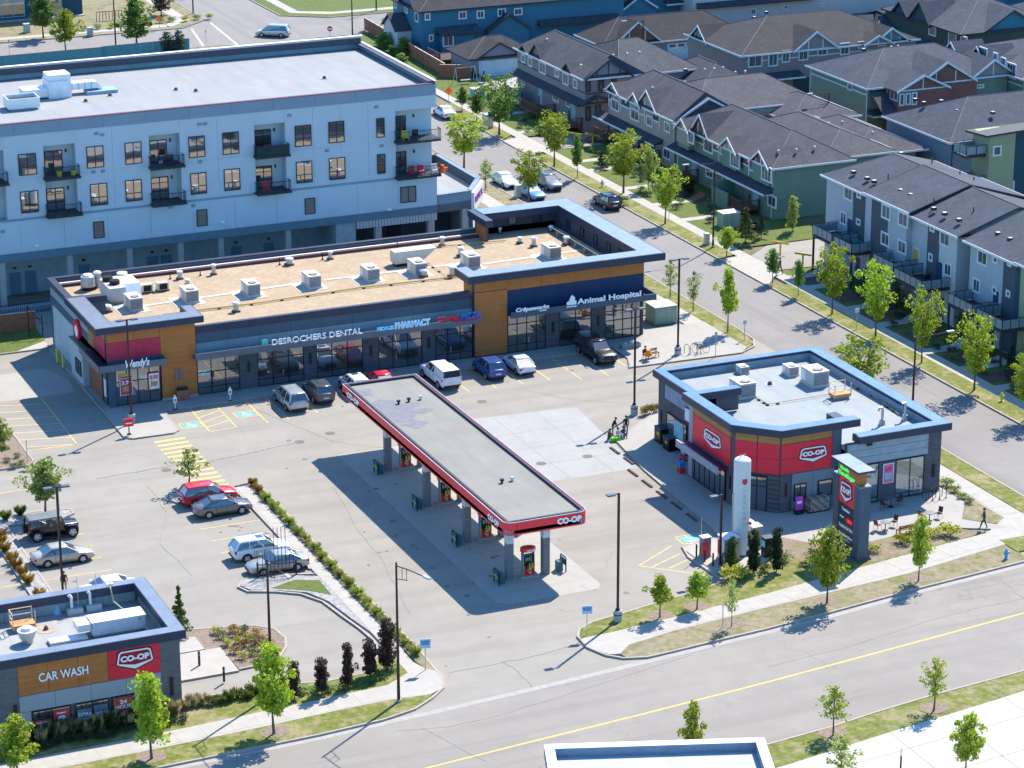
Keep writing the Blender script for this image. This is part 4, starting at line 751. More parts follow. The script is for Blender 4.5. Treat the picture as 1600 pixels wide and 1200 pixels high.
for x, z in ((59.2, 6.3), (78.6, 6.6), (96.9, 5.9), (93.0, 2.0)): obox('wall_lamp', WHITEM, ap, x, 257.8, z, x+.45, 258, z+.25)
# balcony goods
def blob(label, cat, x, y, z, parts, grp='things kept on the balconies'):
    return simple(cat.replace(' ', '_'), label, cat, (x, y, z), parts, grp)
YL = mat('yellow_pot', (.5, .42, .05), .6); RDc = mat('red_chair', (.5, .03, .06), .6)
def potmb(): return MB().cyl(0, 0, 0, .55, .22, 10, .32)
def chairparts(m): return [('seat', m, MB().box(-.35, -.3, .35, .35, .3, .45)), ('backrest', m, MB().box(-.35, .25, .45, .35, .33, 1.0)), ('leg', m, MB().box(-.33, -.28, 0, -.27, -.22, .35)), ('leg', m, MB().box(.27, -.28, 0, .33, -.22, .35)), ('leg', m, MB().box(-.33, .24, 0, -.27, .3, .35)), ('leg', m, MB().box(.27, .24, 0, .33, .3, .35))]
blob('yellow pot in front of the sliding door, upper left balcony', 'flower pot', 62.1, 257.7, 13.32, [('pot', YL, potmb()), ('soil', MULCH, MB().cyl(0, 0, .55, .58, .3, 10))])
blob('yellow pot at the right end of the upper left balcony', 'flower pot', 63.5, 257.6, 13.32, [('pot', YL, potmb()), ('soil', MULCH, MB().cyl(0, 0, .55, .58, .3, 10))])
for x, z, m_, lb in [(99.7, 9.47, RDc, 'left red chair on the lower corner balcony'), (100.7, 9.47, RDc, 'right red chair on the lower corner balcony'), (83.9, 13.32, RDc, 'dark red chair behind the green balcony screen'), (73.6, 13.32, FRAME, 'black chair on the second balcony from the left'), (99.0, 13.32, YL, 'yellow chair on the upper corner balcony'), (100.2, 13.32, FRAME, 'dark chair on the upper corner balcony'), (83.6, 9.47, RDc, 'red chair on the lower balcony under the green screen')]:
    blob(lb, 'chair', x, 257.7, z, chairparts(m_))
t = blob('orange lifebuoy shape hanging off the corner balcony rail', 'float', 102.9, 257.2, 9.9, [('body', mat('orange_float', (.8, .12, .02), .6), MB().cyl(0, 0, -.3, .5, .4, 10, .2)), ('fin', MATS['orange_float'], MB().box(-.5, -.1, -.1, .6, .1, .2))])
blob('white folded chair leaning on the corner balcony end', 'chair', 102.2, 257.5, 9.47, chairparts(WHITEM))
# annex
an = thing('annex', 'low grey wing at the right end of the white block, with a roof sign', 'building', (106, 266, 0))
pl = [(102.7, 258.0), (106.6, 258.4), (109.5, 262.9), (109.4, 275), (102.7, 275)]
MB().prism(pl, 5.0, 5.9).build('roof', MEMW, an)
am = MB()
for a, b_ in zip(pl[:-1], pl[1:]):
    a = Vector(a); b_ = Vector(b_); d = (b_-a).normalized(); n_ = Vector((-d.y, d.x))*.3
    am.prism([a, b_, b_+n_, a+n_], 5.0, 6.85)
am.build('parapet', APB, an)
am = MB()
for a, b_ in zip(pl[:-1], pl[1:]):
    a = Vector(a); b_ = Vector(b_); d = (b_-a).normalized(); n_ = Vector((-d.y, d.x))*.4; k = Vector((d.y, -d.x))*.1
    am.prism([a+k, b_+k, b_+n_, a+n_], 6.86, 6.98)
am.build('coping', COPE, an)
am = MB(); am.box(109.0, 263, 5.9, 109.2, 275, 6.8); am.box(102.7, 274.6, 5.9, 109, 274.8, 6.8); am.build('parapet_liner', MATS['dark_liner'], an)
am = MB(); am.prism([(107.3, 259.5), (109.3, 263), (109.3, 275), (107.3, 275)], 0, 4.99); am.build('wall', APW, an)
obox('door', FRAME, an, 107.22, 266, 0, 107.3, 267.2, 2.3)
a = Vector((106.7, 258.5)); b_ = Vector((109.6, 262.9)); d = (b_-a).normalized(); n_ = Vector((d.y, -d.x))*.35
MB().prism([a, b_, b_+n_, a+n_], 4.7, 6.7).build('sign_board', WHITEM, an)
ang = math.atan2(d.y, d.x)
tx = text('lettering', 'MEDICAL', 1.0, (a.x+n_.x*1.1+d.x*.4, a.y+n_.y*1.1+d.y*.4, 5.5), (rad(90), 0, ang), mat('purple_letter', (.25, .05, .25), .5), an, bold=.02); fit_text(tx, 4.2, .7)
# roof plant of the apartment block
p = at(90, 150, 18.6); HV = [('housing', WHITEM, MB().box(-3.2, -.9, .3, -.2, 1.2, 1.7)), ('housing', mat('pale_unit', (.62, .66, .70), .5), MB().box(-.2, -1.2, 0, 2.6, 1.4, 2.9)), ('upper_box', WHITEM, MB().box(-.1, -1.0, 2.9, 2.6, 1.3, 3.9)), ('duct', WHITEM, MB().box(2.6, -.3, .9, 6.0, .9, 2.0)), ('duct', WHITEM, MB().add([(6.0, -.3, .9), (6.0, -.3, 2.0), (7.0, -.3, .2), (6.0, .9, .9), (6.0, .9, 2.0), (7.0, .9, .2)], [(0, 2, 1), (3, 4, 5), (0, 3, 5, 2), (1, 2, 5, 4)])), ('base', mat('blue_curb', (.25, .38, .48), .6), MB().box(4.6, -1.0, 0, 8.4, .6, .55))]
for k in range(4): HV.append(('duct_flange', MATS['blue_curb'], MB().box(2.9+k*.8, -.34, .85, 2.96+k*.8, .94, 2.05)))
simple('rooftop_plant', 'large white ventilation plant with ducts on the white roof', 'air handler', (p.x-1, p.y, 18.6), HV).scale = (.85, 1, .62)
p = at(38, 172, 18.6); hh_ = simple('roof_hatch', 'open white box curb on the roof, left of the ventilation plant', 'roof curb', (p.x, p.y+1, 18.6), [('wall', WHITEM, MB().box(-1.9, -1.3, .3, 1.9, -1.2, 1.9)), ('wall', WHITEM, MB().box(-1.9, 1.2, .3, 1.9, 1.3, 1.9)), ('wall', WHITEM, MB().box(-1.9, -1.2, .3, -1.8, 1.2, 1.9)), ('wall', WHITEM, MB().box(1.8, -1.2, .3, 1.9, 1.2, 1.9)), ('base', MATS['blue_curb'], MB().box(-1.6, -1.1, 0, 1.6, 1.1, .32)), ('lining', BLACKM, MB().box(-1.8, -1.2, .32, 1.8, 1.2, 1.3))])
hh_.scale = (.85, .9, .65)
for lb, px, py in [('rust-stained roof drain left on the white roof', 134, 159), ('dark roof drain by the pale stain', 306, 143), ('small roof drain near the right end of the white roof', 507, 123), ('thin pipe on the white roof', 172, 150), ('thin pipe near the pale stain', 275, 141)]:
    p = at(px, py, 18.6); simple('roof_drain', lb, 'drain', (p.x, p.y, 18.6), [('dome', mat('rust', (.14, .08, .06), .8), MB().cyl(0, 0, 0, .3, .28, 10, .12)), ('ring', METALG, MB().cyl(0, 0, 0, .04, .45, 12))])
# fences by the alley
FW = mat('cedar_fence', (.28, .11, .06), .8, var=.2, scale=2); FWT = mat('fence_cap', (.5, .42, .36), .8)
def fence(label, pts, h, pw, m, cap=None, name='wooden_fence', gap=.015, z0=.1, th=.05):
    t = thing(name, label, 'fence', (pts[0][0], pts[0][1], 0)); P = [Vector(p) for p in pts]; first = None
    for a, b_ in zip(P[:-1], P[1:]):
        L_ = (b_-a).length; n_ = max(1, round(L_/pw)); d = (b_-a).normalized(); ang = math.atan2(d.y, d.x)
        for i in range(n_):
            c_ = a+(b_-a)*(i+.5)/n_
            if first is None:
                w_ = L_/n_-gap; first = MB().box(-w_/2, -th/2, z0, w_/2, th/2, h); o = first.build('board', m); o.parent = t; first = o
            else: o = bpy.data.objects.new('board', first.data); C.objects.link(o); o.parent = t
            o.location = Vector((c_.x, c_.y, 0))-Vector(t.location); o.rotation_euler = (0, 0, ang)
        for i in range(int(L_/2.4)+1):
            c_ = a+d*min(i*2.4, L_); MB().box(c_.x-.06, c_.y-.06, 0, c_.x+.06, c_.y+.06, h+.08).build('post', m, t)
        if cap: mb = MB(); q = Vector((-d.y, d.x))*.08; mb.prism([a-q, b_-q, b_+q, a+q], h+.0, h+.05); mb.build('rail', cap, t)
    return t
fence('brown board fence along the alley at the left edge, behind the lawn', [(42, 250.9), (57.2, 250.7)], 1.9, .6, FW, FWT)
fence('teal board fence with a cap rail along the far street', [(70, 369.8), (96.5, 370.2), (96.6, 370.6), (109.5, 371)], 2.3, .9, mat('teal_fence', (.08, .24, .30), .8, var=.1), mat('grey_cap', (.16, .13, .13), .8))
t = thing('metal_railing', 'dark metal railing in front of the apartment block loading dock', 'railing', (56, 256, 0))
q = MB(); q.box(52, 256.2, 1.05, 61, 256.25, 1.12); q.box(52, 256.2, .2, 61, 256.25, .25)
q.build('rail', RAILM, t)
for k in range(46): MB().box(52+k*.2, 256.21, 0, 52.03+k*.2, 256.24, 1.05).build('baluster', RAILM, t)
t = thing('retaining_kerb', 'pale concrete ledge in front of the loading dock', 'ledge', (56, 257, 0)); MB().box(50, 256.4, 0, 62, 257.4, .6).build('block', mat('blue_concrete', (.3, .36, .4), .8), t)
t = simple('lattice_frame', 'rusty steel frame on the lawn by the brown fence', 'frame', (56.0, 248.6, .1), [('post', RUBBER, MB().box(-.04, -.04, 0, .04, .04, 3.1)), ('post', RUBBER, MB().box(1.1, -.9, 0, 1.18, -.82, 2.3)), ('brace', RUBBER, MB().tube([(0, 0, 3), (1.14, -.86, 1.4)], .04, 5)), ('brace', RUBBER, MB().tube([(-1.0, .3, 1.9), (1.14, -.86, 1.9)], .03, 5))])
# ================================================================ CO-OP STORE
st = thing('convenience_store', 'single-storey store with red panels, badge signs and chamfered corner', 'store', (107, 188, 0))
poly = [(99.2, 198.2), (99.2, 188.4), (97.2, 188.4), (97.2, 180.4), (99.9, 177.7), (105.4, 177.7), (105.4, 176.7), (114.3, 176.7), (114.3, 198.2)]
def ringwall(poly, z0, z1, th, out=0.0):
    mb = MB(); k = len(poly); P = [Vector(p) for p in poly]
    N = []
    for i in range(k):
        a, b_, c_ = P[i-1], P[i], P[(i+1) % k]; d1 = (b_-a).normalized(); d2 = (c_-b_).normalized()
        n1 = Vector((d1.y, -d1.x)); n2 = Vector((d2.y, -d2.x)); m_ = (n1+n2).normalized(); m_ /= max(.3, m_.dot(n1)); N.append(m_)
    ar = sum(P[i].x*P[(i+1) % k].y-P[(i+1) % k].x*P[i].y for i in range(k)); s = 1 if ar > 0 else -1
    for i in range(k):
        j = (i+1) % k; o1, o2 = P[i]+N[i]*out*s, P[j]+N[j]*out*s; i1, i2 = P[i]-N[i]*(th-out)*s, P[j]-N[j]*(th-out)*s
        mb.prism([o1, o2, i2, i1], z0, z1)
    return mb
wl1 = MB(); wl1.box(99.2, 188.4, 0, 99.5, 198.2, 5.5); wl1.box(99.5, 197.9, 0, 114.3, 198.2, 5.5); wl1.box(114.0, 176.7, 0, 114.3, 197.9, 5.5); wl1.box(105.4, 176.7, 0, 114.0, 177.0, 5.5)
wl1.prism([(97.2, 188.4), (97.2, 180.4), (99.9, 177.7), (105.4, 177.7), (105.4, 178.0), (100.05, 178.0), (97.5, 180.55), (97.5, 188.1), (99.5, 188.1), (99.5, 188.4)], 0, 6.7)
wl1.box(97.5, 188.1, 5.4, 101.6, 188.4, 6.7); wl1.box(105.1, 178.0, 3.3, 105.4, 179.5, 6.7)
wl1.build('wall', CHARB, st)
MB().prism([(99.5, 197.9), (99.5, 188.1), (97.5, 188.1), (97.5, 180.55), (100.05, 178.0), (105.4, 178.0), (105.4, 177.0), (114.0, 177.0), (114.0, 197.9)], 4.9, 5.25).build('roof', mat('store_membrane', (.255, .285, .298), .85, kind='strip', arg=1.0, var=.05, scale=.5), st)
cm = MB(); cm.box(98.8, 188.9, 5.5, 99.7, 198.6, 6.1); cm.box(99.7, 197.7, 5.5, 115.0, 198.6, 6.1); cm.box(113.8, 177.4, 5.5, 115.0, 197.7, 6.1); cm.box(106.3, 176.3, 5.5, 115.0, 177.4, 6.1)
cm.prism([(96.7, 188.9), (96.7, 180.2), (97.8, 180.7), (97.8, 188.0), (101.8, 188.0), (101.8, 188.9)], 6.7, 7.3)
cm.prism([(96.7, 180.2), (99.7, 177.2), (106.9, 177.2), (106.9, 178.3), (100.2, 178.3), (97.8, 180.7)], 6.7, 7.3); cm.box(105.1, 178.3, 6.7, 106.0, 179.6, 7.3)
cm.build('coping', NAVY, st)
cm = MB(); cm.box(98.87, 188.95, 6.1, 99.65, 198.53, 6.12); cm.box(99.65, 197.75, 6.1, 114.93, 198.53, 6.12); cm.box(113.85, 177.35, 6.1, 114.93, 197.75, 6.12); cm.box(106.35, 176.37, 6.1, 114.93, 177.35, 6.12)
cm.prism([(96.75, 188.85), (96.75, 180.22), (97.75, 180.7), (97.75, 188.05), (101.75, 188.05), (101.75, 188.85)], 7.3, 7.32); cm.prism([(96.75, 180.22), (99.72, 177.25), (106.85, 177.25), (106.85, 178.25), (100.2, 178.25), (97.75, 180.7)], 7.3, 7.32)
cm.build('coping_cap', COPEB, st)
cm = MB(); cm.box(99.5, 197.6, 5.25, 113.7, 197.75, 5.9); cm.box(113.65, 177.4, 5.25, 113.8, 197.6, 5.9); cm.build('parapet_liner', mat('blue_liner', (.16, .24, .30), .6), st)
CW = Wl('X', 97.2); CS = Wl('Y', 177.7); CS2 = Wl('Y', 176.7); CW2 = Wl('X', 99.2)
REDL = RED
for i in range(3):
    a = 181.0+i*(6.7/3); panels(CW, st, a, 5.85, a+6.7/3, 6.68, 1, 1, ORANGE2, d=.05); panels(CW, st, a, 3.4, a+6.7/3, 5.83, 1, 2, RED, d=.07)
for i in range(2):
    a = 99.95+i*2.72; panels(CS, st, a, 5.95, a+2.72, 6.68, 1, 1, ORANGE2, d=.05); panels(CS, st, a, 3.4, a+2.72, 5.93, 1, 2, RED, d=.07)
def diagpanel(t0, t1, z0, z1, m):
    a = Vector((97.2, 180.4)); b_ = Vector((99.9, 177.7)); d = b_-a; n_ = Vector((-.707, -.707)); p0 = a+d*t0; p1 = a+d*t1
    MB().prism([p0+n_*.0, p1+n_*.0, p1+n_*.07, p0+n_*.07], z0, z1).build('panel', m, st)
for t0, t1 in ((.02, .49), (.51, .98)):
    diagpanel(t0, t1, 5.95, 6.68, ORANGE2); diagpanel(t0, t1, 4.7, 5.93, RED); diagpanel(t0, t1, 3.4, 4.68, RED)
panels(CW, st, 187.75, .2, 188.4, 6.68, 1, 1, MGREY, d=.05)
diagpanel(.0, .26, 0, 3.35, CHARB); diagpanel(.74, 1, 0, 3.35, CHARB)
a = Vector((97.2, 180.4)); d = Vector((2.7, -2.7)); n_ = Vector((-.707, -.707))
dg = MB(); dg.prism([a+d*.28+n_*.03, a+d*.72+n_*.03, a+d*.72-n_*.05, a+d*.28-n_*.05], .13, 3.0); dg.build('glass_door', STORE, st)
dg = MB()
for tt in (.27, .495, .71): p = a+d*tt; dg.prism([p+n_*.08, p+d*.02+n_*.08, p+d*.02, p], .13, 3.0)
dg.prism([a+d*.27+n_*.08, a+d*.73+n_*.08, a+d*.73, a+d*.27], 3.0, 3.2); dg.prism([a+d*.27+n_*.08, a+d*.73+n_*.08, a+d*.73, a+d*.27], 2.2, 2.28); dg.build('door_frame', FRAME, st)
obox('dark_return', CHAR, st, 104.6, 177.55, 3.4, 105.4, 177.7, 6.68)
# canopy ledge on the west front
cn = MB(); cn.box(96.2, 181.4, 3.0, 97.2, 188.6, 3.15); cn.build('canopy_deck', mat('dark_red_ledge', (.12, .02, .04), .6), st); obox('fascia', MGREY, st, 96.1, 181.3, 2.75, 96.25, 188.7, 3.35)
win(CW, st, 181.7, .25, 187.2, 2.75, FRAME, STORE, 6, (), fw_=.09, panes=True, name='shopfront', dep=.04)
panels(CS, st, 101.0, .15, 104.9, 3.3, 2, 1, mat('slate_wall_panel', (.17, .21, .24), .6), d=.04); obox('pillar', CHARB, st, 99.9, 177.62, 0, 100.9, 177.72, 3.35)
win(CS, st, 101.2, 1.0, 102.3, 2.4, FRAME, STORE, 2, (), dep=.06); win(CS, st, 103.4, 1.05, 104.7, 2.4, FRAME, STORE, 1, (), dep=.06)
panels(CS2, st, 105.45, 3.6, 113.05, 5.45, 1, 3, mat('blue_grey_wall_panel', (.27, .33, .38), .6), d=.05, gap=.03)
panels(CS2, st, 105.45, .1, 106.1, 3.55, 1, 1, MATS['slate_wall_panel'], d=.04)
win(CS2, st, 106.1, .2, 108.4, 3.55, FRAME, TEALG, 1, (.12,), panes=True, name='shopfront', dep=.04); obox('pillar', CHARB, st, 108.4, 176.55, 0, 110.0, 176.72, 3.55)
win(CS2, st, 110.0, .2, 112.7, 3.55, FRAME, TEALG, 2, (.12,), panes=True, name='shopfront', dep=.04)
poster(Wl('Y', 176.62), st, 108.75, 1.7, 109.75, 3.4, (PO[1], mat('poster_pink', (.65, .15, .3), .6), mat('poster_sky', (.2, .5, .6), .6)), '2/$7', PO[0])
for wl_, x in ((CS2, 113.65), (CS, 100.45)): wl_.box(q := MB(), x-.09, 1.5, x+.09, 2.6, 0, .14); q.build('wall_lamp', FRAME, st)
for y in (181.0, 197.6): (CW if y < 185 else CW2).box(q := MB(), y-.09, 1.5, y+.09, 2.6, 0, .1); q.build('wall_lamp', FRAME, st)
CS2.box(q := MB(), 107.2, 5.2, 107.6, 5.45, .0, .3); q.build('camera_box', FRAME, st)
panels(CW2, st, 188.5, 4.0, 196.9, 5.5, 3, 1, mat('slate_blue_panel', (.22, .28, .36), .6), d=.04)
win(CW2, st, 192.6, .15, 196.4, 2.9, FRAME, TEALG, 2, (), panes=True, name='shopfront', dep=.04); win(CW2, st, 189.0, .15, 191.9, 3.0, FRAME, STORE, 2, (.75,), panes=True, name='entrance_door', dep=.04)
poster(CW2, st, 193.2, 1.0, 194.8, 2.7, (PO[1], mat('poster_aqua', (.2, .5, .5), .6))); poster(CW2, st, 191.5, 3.3, 192.9, 4.5, (FRAME, PO[1]))
shield(st, CS, 101.6, 104.1, 4.15, 5.45); shield(st, CW, 182.6, 185.6, 4.0, 5.4)
# store roof things
for lb, px, py, sx in [('tan roof unit with a side hood nearest the front parapet', 1160, 618, 1.2), ('biggest roof unit mid-roof on the store', 1273, 600, 1.25), ('small grey unit at the back left of the store roof', 1160, 583, .62), ('small flat unit in the middle of the store roof', 1235, 585, .75)]:
    p = at(px, py, 5.25); t = rtu(); t.location = (p.x, p.y, 5.25); t.scale = (sx, sx*.8, sx*.9); t['label'] = lb; t['group'] = 'roof units on the store'
for lb, px, py in [('gooseneck steel vent left one on the store roof', 1381, 665), ('gooseneck steel vent right one on the store roof', 1417, 658)]:
    p = at(px, py, 5.25); simple('gooseneck_vent', lb, 'vent', (p.x, p.y+.3, 5.25), [('pipe', METALG, MB().tube([(0, 0, 0), (0, 0, 1.3), (-.1, 0, 1.5), (-.3, 0, 1.5), (-.38, 0, 1.25)], .12, 8)), ('curb', METALG, MB().cyl(0, 0, 0, .45, .3, 8, .2))])
p = at(1312, 622, 5.25); OR = mat('orange_hatch', (.62, .24, .10), .7)
def hatch(label, p, z):
    pp = [('lid', OR, MB().box(-.8, -.5, .25, .8, .5, .5))]
    for x in (-.78, .78):
        for y in (-.5, .5): pp.append(('guard_post', mat('guard_cream', (.6, .5, .36), .6), MB().box(x-.03, y-.03, .2, x+.03, y+.03, 1.4)))
    for z_ in (.9, 1.35): pp += [('guard_rail', MATS['guard_cream'], MB().box(-.78, .47, z_, .78, .51, z_+.05)), ('guard_rail', MATS['guard_cream'], MB().box(-.8, -.5, z_, -.76, .5, z_+.05))]
    pp.append(('curb', mat('hatch_curb', (.3, .28, .26), .7), MB().box(-.7, -.42, 0, .7, .42, .25)))
    return simple('roof_hatch', label, 'roof hatch', (p.x, p.y, z), pp)
hatch('orange roof hatch with guard rails on the store roof', p, 5.25)
gaspipe('gas pipe with dark blocks along the store roof', [(1180, 622), (1200, 634), (1300, 618), (1345, 607), (1405, 650)], 5.25, [.3, .7, .95, 1.15, 2.9, 3.3, 3.7, 3.85], .03)
p = at(1203, 601, 5.25); simple('roof_drain', 'rusty drain on the store roof between the units', 'drain', (p.x, p.y, 5.25), [('dome', MATS['rust'], MB().cyl(0, 0, 0, .3, .28, 10, .12)), ('ring', METALG, MB().cyl(0, 0, 0, .03, .45, 12))])
# ================================================================ FUEL CANOPY
fc = thing('fuel_canopy', 'long flat fuel station canopy with red fascia on grey columns', 'canopy', (77, 190, 0))
CX0, CX1, CY0, CY1 = 73.5, 80.3, 171.9, 207.4
r_ = .7
cpoly = [(CX0, CY1), (CX0, CY0+r_)]+[(CX0+r_-r_*math.cos(t), CY0+r_-r_*math.sin(t)) for t in (rad(22), rad(45), rad(68))]+[(CX0+r_, CY0), (CX1-r_, CY0)]+[(CX1-r_+r_*math.sin(t), CY0+r_-r_*math.cos(t)) for t in (rad(22), rad(45), rad(68))]+[(CX1, CY0+r_), (CX1, CY1)]
MB().prism(cpoly, 4.62, 4.9).build('soffit', mat('soffit_white', (.6, .6, .6), .6), fc)
CROOF = mat('canopy_membrane', (.205, .203, .185), .88, kind='strip', arg=.95, var=.08, scale=.3, col2=(.20, .175, .15))
MB().prism([(CX0+.25, CY0+.3), (CX1-.25, CY0+.3), (CX1-.25, CY1-.3), (CX0+.25, CY1-.3)], 4.95, 5.38).build('roof', CROOF, fc)
ringwall(cpoly[::-1], 4.5, 5.5, .12).build('fascia', REDF, fc)
ringwall(cpoly[::-1], 5.5, 5.55, .07, out=.01).build('trim', METALG, fc)
ringwall([(CX0+.2, CY0+.2), (CX1-.2, CY0+.2), (CX1-.2, CY1-.2), (CX0+.2, CY1-.2)], 5.38, 5.56, .2).build('inner_gutter', mat('navy_gutter', (.015, .02, .04), .6), fc)
pd = MB()
for i_, (x, y, a, b_) in enumerate([(74.4, 204.8, 1.0, 1.0), (75.0, 201.6, 1.3, .9), (75.8, 200.0, 1.8, 1.3), (75.2, 197.6, 1.2, 1.3), (76.9, 198.6, 1.2, .7), (75.6, 195.6, 1.0, .8), (74.8, 199.0, .9, .9)]):
    pd.prism([(x+a*(1+.28*math.sin(3*t+x))*math.cos(t), y+b_*(1+.28*math.cos(4*t+y))*math.sin(t)) for t in [k*math.pi/9 for k in range(18)]], 5.37, 5.383+.0015*i_)
pd.build('water_stain', mat('damp_stain', (.135, .14, .165), .7, var=.12, scale=1.5), fc)
for x, y in [(76.2, 201), (77.2, 201.2), (78.3, 201.3), (76.8, 180.3), (77.7, 180.4)]:
    f = MB().cyl(x, y, 5.38, 5.6, .1, 8); f.cyl(x, y, 5.6, 5.72, .2, 8, .16); f.build('vent', METALG if int(x*10) % 2 else BLACKM, fc)
FSo = Wl('Y', CY0); FWe = Wl('X', CX0)
label_text(fc, 'CO-OP', FSo, 77.7, 79.7, 4.85, .5, WHITEL, d=.04, bold=.035, ext=.02)
label_text(fc, 'CO-OP', FWe, 173.1, 175.2, 4.82, .5, WHITEL, d=.04, bold=.035, ext=.02); label_text(fc, 'CO-OP', FWe, 203.2, 206.2, 4.82, .5, WHITEL, d=.04, bold=.035, ext=.02)
for u in (CX0+.9, CX1-.9): FSo.box(q := MB(), u, 4.6, u+.03, 5.5, .0, .01); q.build('joint', MATS['navy_gutter'], fc)
COLW = mat('column_white', (.55, .57, .60), .6); COLG = mat('column_grey', (.17, .17, .18), .7, kind='lap', arg=.3)
ISL = [200.0, 191.1, 182.6, 174.2]
for y in ISL:
    for x in (74.75, 77.75):
        MB().box(x-.27, y-.27, 0, x+.27, y+.27, 3.0).build('column', COLG, fc); MB().box(x-.28, y-.28, 3.0, x+.28, y+.28, 4.62).build('column_sleeve', COLW, fc)
GY = mat('yellow_green_trim', (.45, .5, .04), .5)
pumpp = []
def pump():
    if pumpp: return copy_tree(pumpp[0])
    t = thing('fuel_pump', 'x', 'fuel pump', (0, 0, 0), 'fuel pumps under the canopy')
    MB().box(-.75, -.45, 0, .75, .45, .16).build('island', CONC, t)
    MB().box(-.42, -.28, .16, .42, .28, .95).build('cabinet', REDF, t)
    MB().box(-.38, -.26, .95, .38, .26, 1.75).build('upper_cabinet', BLACKM, t)
    s = MB().box(-.30, -.275, 1.35, .1, -.26, 1.65); s.build('screen', mat('pump_screen', (.15, .25, .28), .3), t)
    MB().box(-.46, -.24, .16, -.42, .24, 2.1).build('side_post', mat('post_blue_grey', (.20, .26, .32), .5), t); MB().box(.42, -.24, .16, .46, .24, 2.1).build('side_post', MATS['post_blue_grey'], t)
    for x in (-.25, 0, .25):
        MB().box(x-.05, -.36, .75, x+.05, -.26, 1.15).build('nozzle', GY if x > -.1 else BLACKM, t)
        MB().tube([(x, -.34, .8), (x-.05, -.42, .4), (x+.1, -.4, .25), (x+.16, -.34, .9), (x+.15, -.3, 1.8)], .02, 5).build('hose', GY if x == 0 else RUBBER, t)
    MB().box(-.5, -.33, .3, -.46, -.25, 1.5).build('trim', GY, t)
    ring = MB(); n = 18
    vo = [(.62*math.cos(2*math.pi*k/n), .42*math.sin(2*math.pi*k/n)) for k in range(n)]; vi = [(.50*math.cos(2*math.pi*k/n), .31*math.sin(2*math.pi*k/n)) for k in range(n)]
    for k in range(n):
        j = (k+1) % n; ring.prism([vo[k], vo[j], vi[j], vi[k]], 2.1, 2.38)
    ring.build('top_ring', REDF, t)
    tx = text('lettering', 'CO-OP', .22, (-.28, -.44, 2.16), RS, WHITEL, t, ext=.01, bold=.01)
    lg = text('lettering', 'C', .5, (-.16, -.29, .38), RS, WHITEL, t, ext=.01, bold=.01)
    pumpp.append(t); return t
gd = []
def guard():
    if gd: return copy_tree(gd[0])
    t = thing('crash_bar', 'x', 'crash barrier', (0, 0, 0), 'bent pipe guards at the pump island ends')
    MB().tube([(0, -.5, 0), (0, -.5, 1.05), (0, -.4, 1.15), (0, .4, 1.15), (0, .5, 1.05), (0, .5, 0)], .05, 7).build('bar', BLACKM, t)
    b = MB().box(-.05, -.42, .5, .03, .42, 1.0); b.build('sign_board', mat('pump_sign', (.02, .10, .12), .6), t)
    MB().box(-.07, -.38, .55, -.05, .38, .72).build('print', mat('lime_print', (.35, .48, .05), .6), t); MB().box(-.07, -.2, .78, -.05, .1, .9).build('print', mat('blue_print', (.05, .2, .5), .6), t)
    MB().box(.15, -.3, 0, .55, .3, .8).build('bin', mat('bin_teal', (.04, .12, .15), .6), t)
    gd.append(t); return t
nm = ['farthest', 'second farthest', 'second nearest', 'nearest']
for y, n_ in zip(ISL, nm):
    p = pump(); p.location = (76.3, y, .0); p['label'] = 'red fuel pump on the %s island under the canopy' % n_
    g_ = guard(); g_.location = (73.55, y-.4, 0); g_['label'] = 'black bent crash bar with lime sign, west end of the %s island' % n_
    g2 = guard(); g2.location = (79.3, y+.1, 0); g2.rotation_euler = (0, 0, math.pi); g2['label'] = 'crash bar at the east end of the %s pump island' % n_
# ================================================================ CAR WASH
cwr = thing('car_wash', 'car wash building with orange and red panels, window posters and sunken roof', 'car wash', (36, 167, 0))
CWB = mat('grey_stack_block', (.16, .155, .165), .85, kind='brick', arg=(.6, .2), col2=(.08, .08, .085))
CW_ = Wl('Y', 162.2)
wb = MB(); wb.box(24, 162.2, 0, 45.4, 162.5, 5.4); wb.box(24, 171.4, 0, 45.4, 171.7, 5.4); wb.box(45.1, 162.5, 0, 45.4, 171.4, 5.4); wb.build('wall', CWB, cwr)
obox('roof', mat('wash_membrane', (.29, .30, .30), .85, kind='strip', arg=2.2, var=.08, scale=.6), cwr, 24, 162.5, 4.3, 45.1, 171.4, 4.55)
cc = MB(); cc.box(24, 161.9, 5.4, 45.8, 162.9, 6.0); cc.box(24, 171.1, 5.4, 45.8, 172.0, 6.0); cc.box(44.8, 162.9, 5.4, 45.8, 171.1, 6.0); cc.build('coping', NAVY, cwr)
cc = MB(); cc.box(24, 161.95, 6.0, 45.75, 162.85, 6.02); cc.box(24, 171.15, 6.0, 45.75, 171.95, 6.02); cc.box(44.85, 162.85, 6.0, 45.75, 171.15, 6.02); cc.build('coping_cap', COPE, cwr)
panels(Wl('Y', 171.39), cwr, 24, 4.56, 44.9, 5.4, 9, 1, mat('teal_liner_panel', (.22, .30, .33), .6), d=.05); panels(Wl('X', 45.09), cwr, 162.9, 4.56, 171.2, 5.4, 4, 1, MATS['teal_liner_panel'], d=.05)
for i in range(3): panels(CW_, cwr, 34.3+i*2.03, 3.15, 36.3+i*2.03+.03, 5.38, 1, 1, ORANGE, d=.06)
panels(CW_, cwr, 40.4, 3.15, 44.0, 5.38, 2, 2, RED, d=.06)
panels(CW_, cwr, 34.3, 1.95, 44.0, 3.12, 4, 1, MGREY, d=.04); panels(CW_, cwr, 34.3, .2, 35.05, 1.93, 1, 1, MGREY, d=.04); panels(CW_, cwr, 42.1, .2, 44.0, 1.93, 1, 1, MGREY, d=.04)
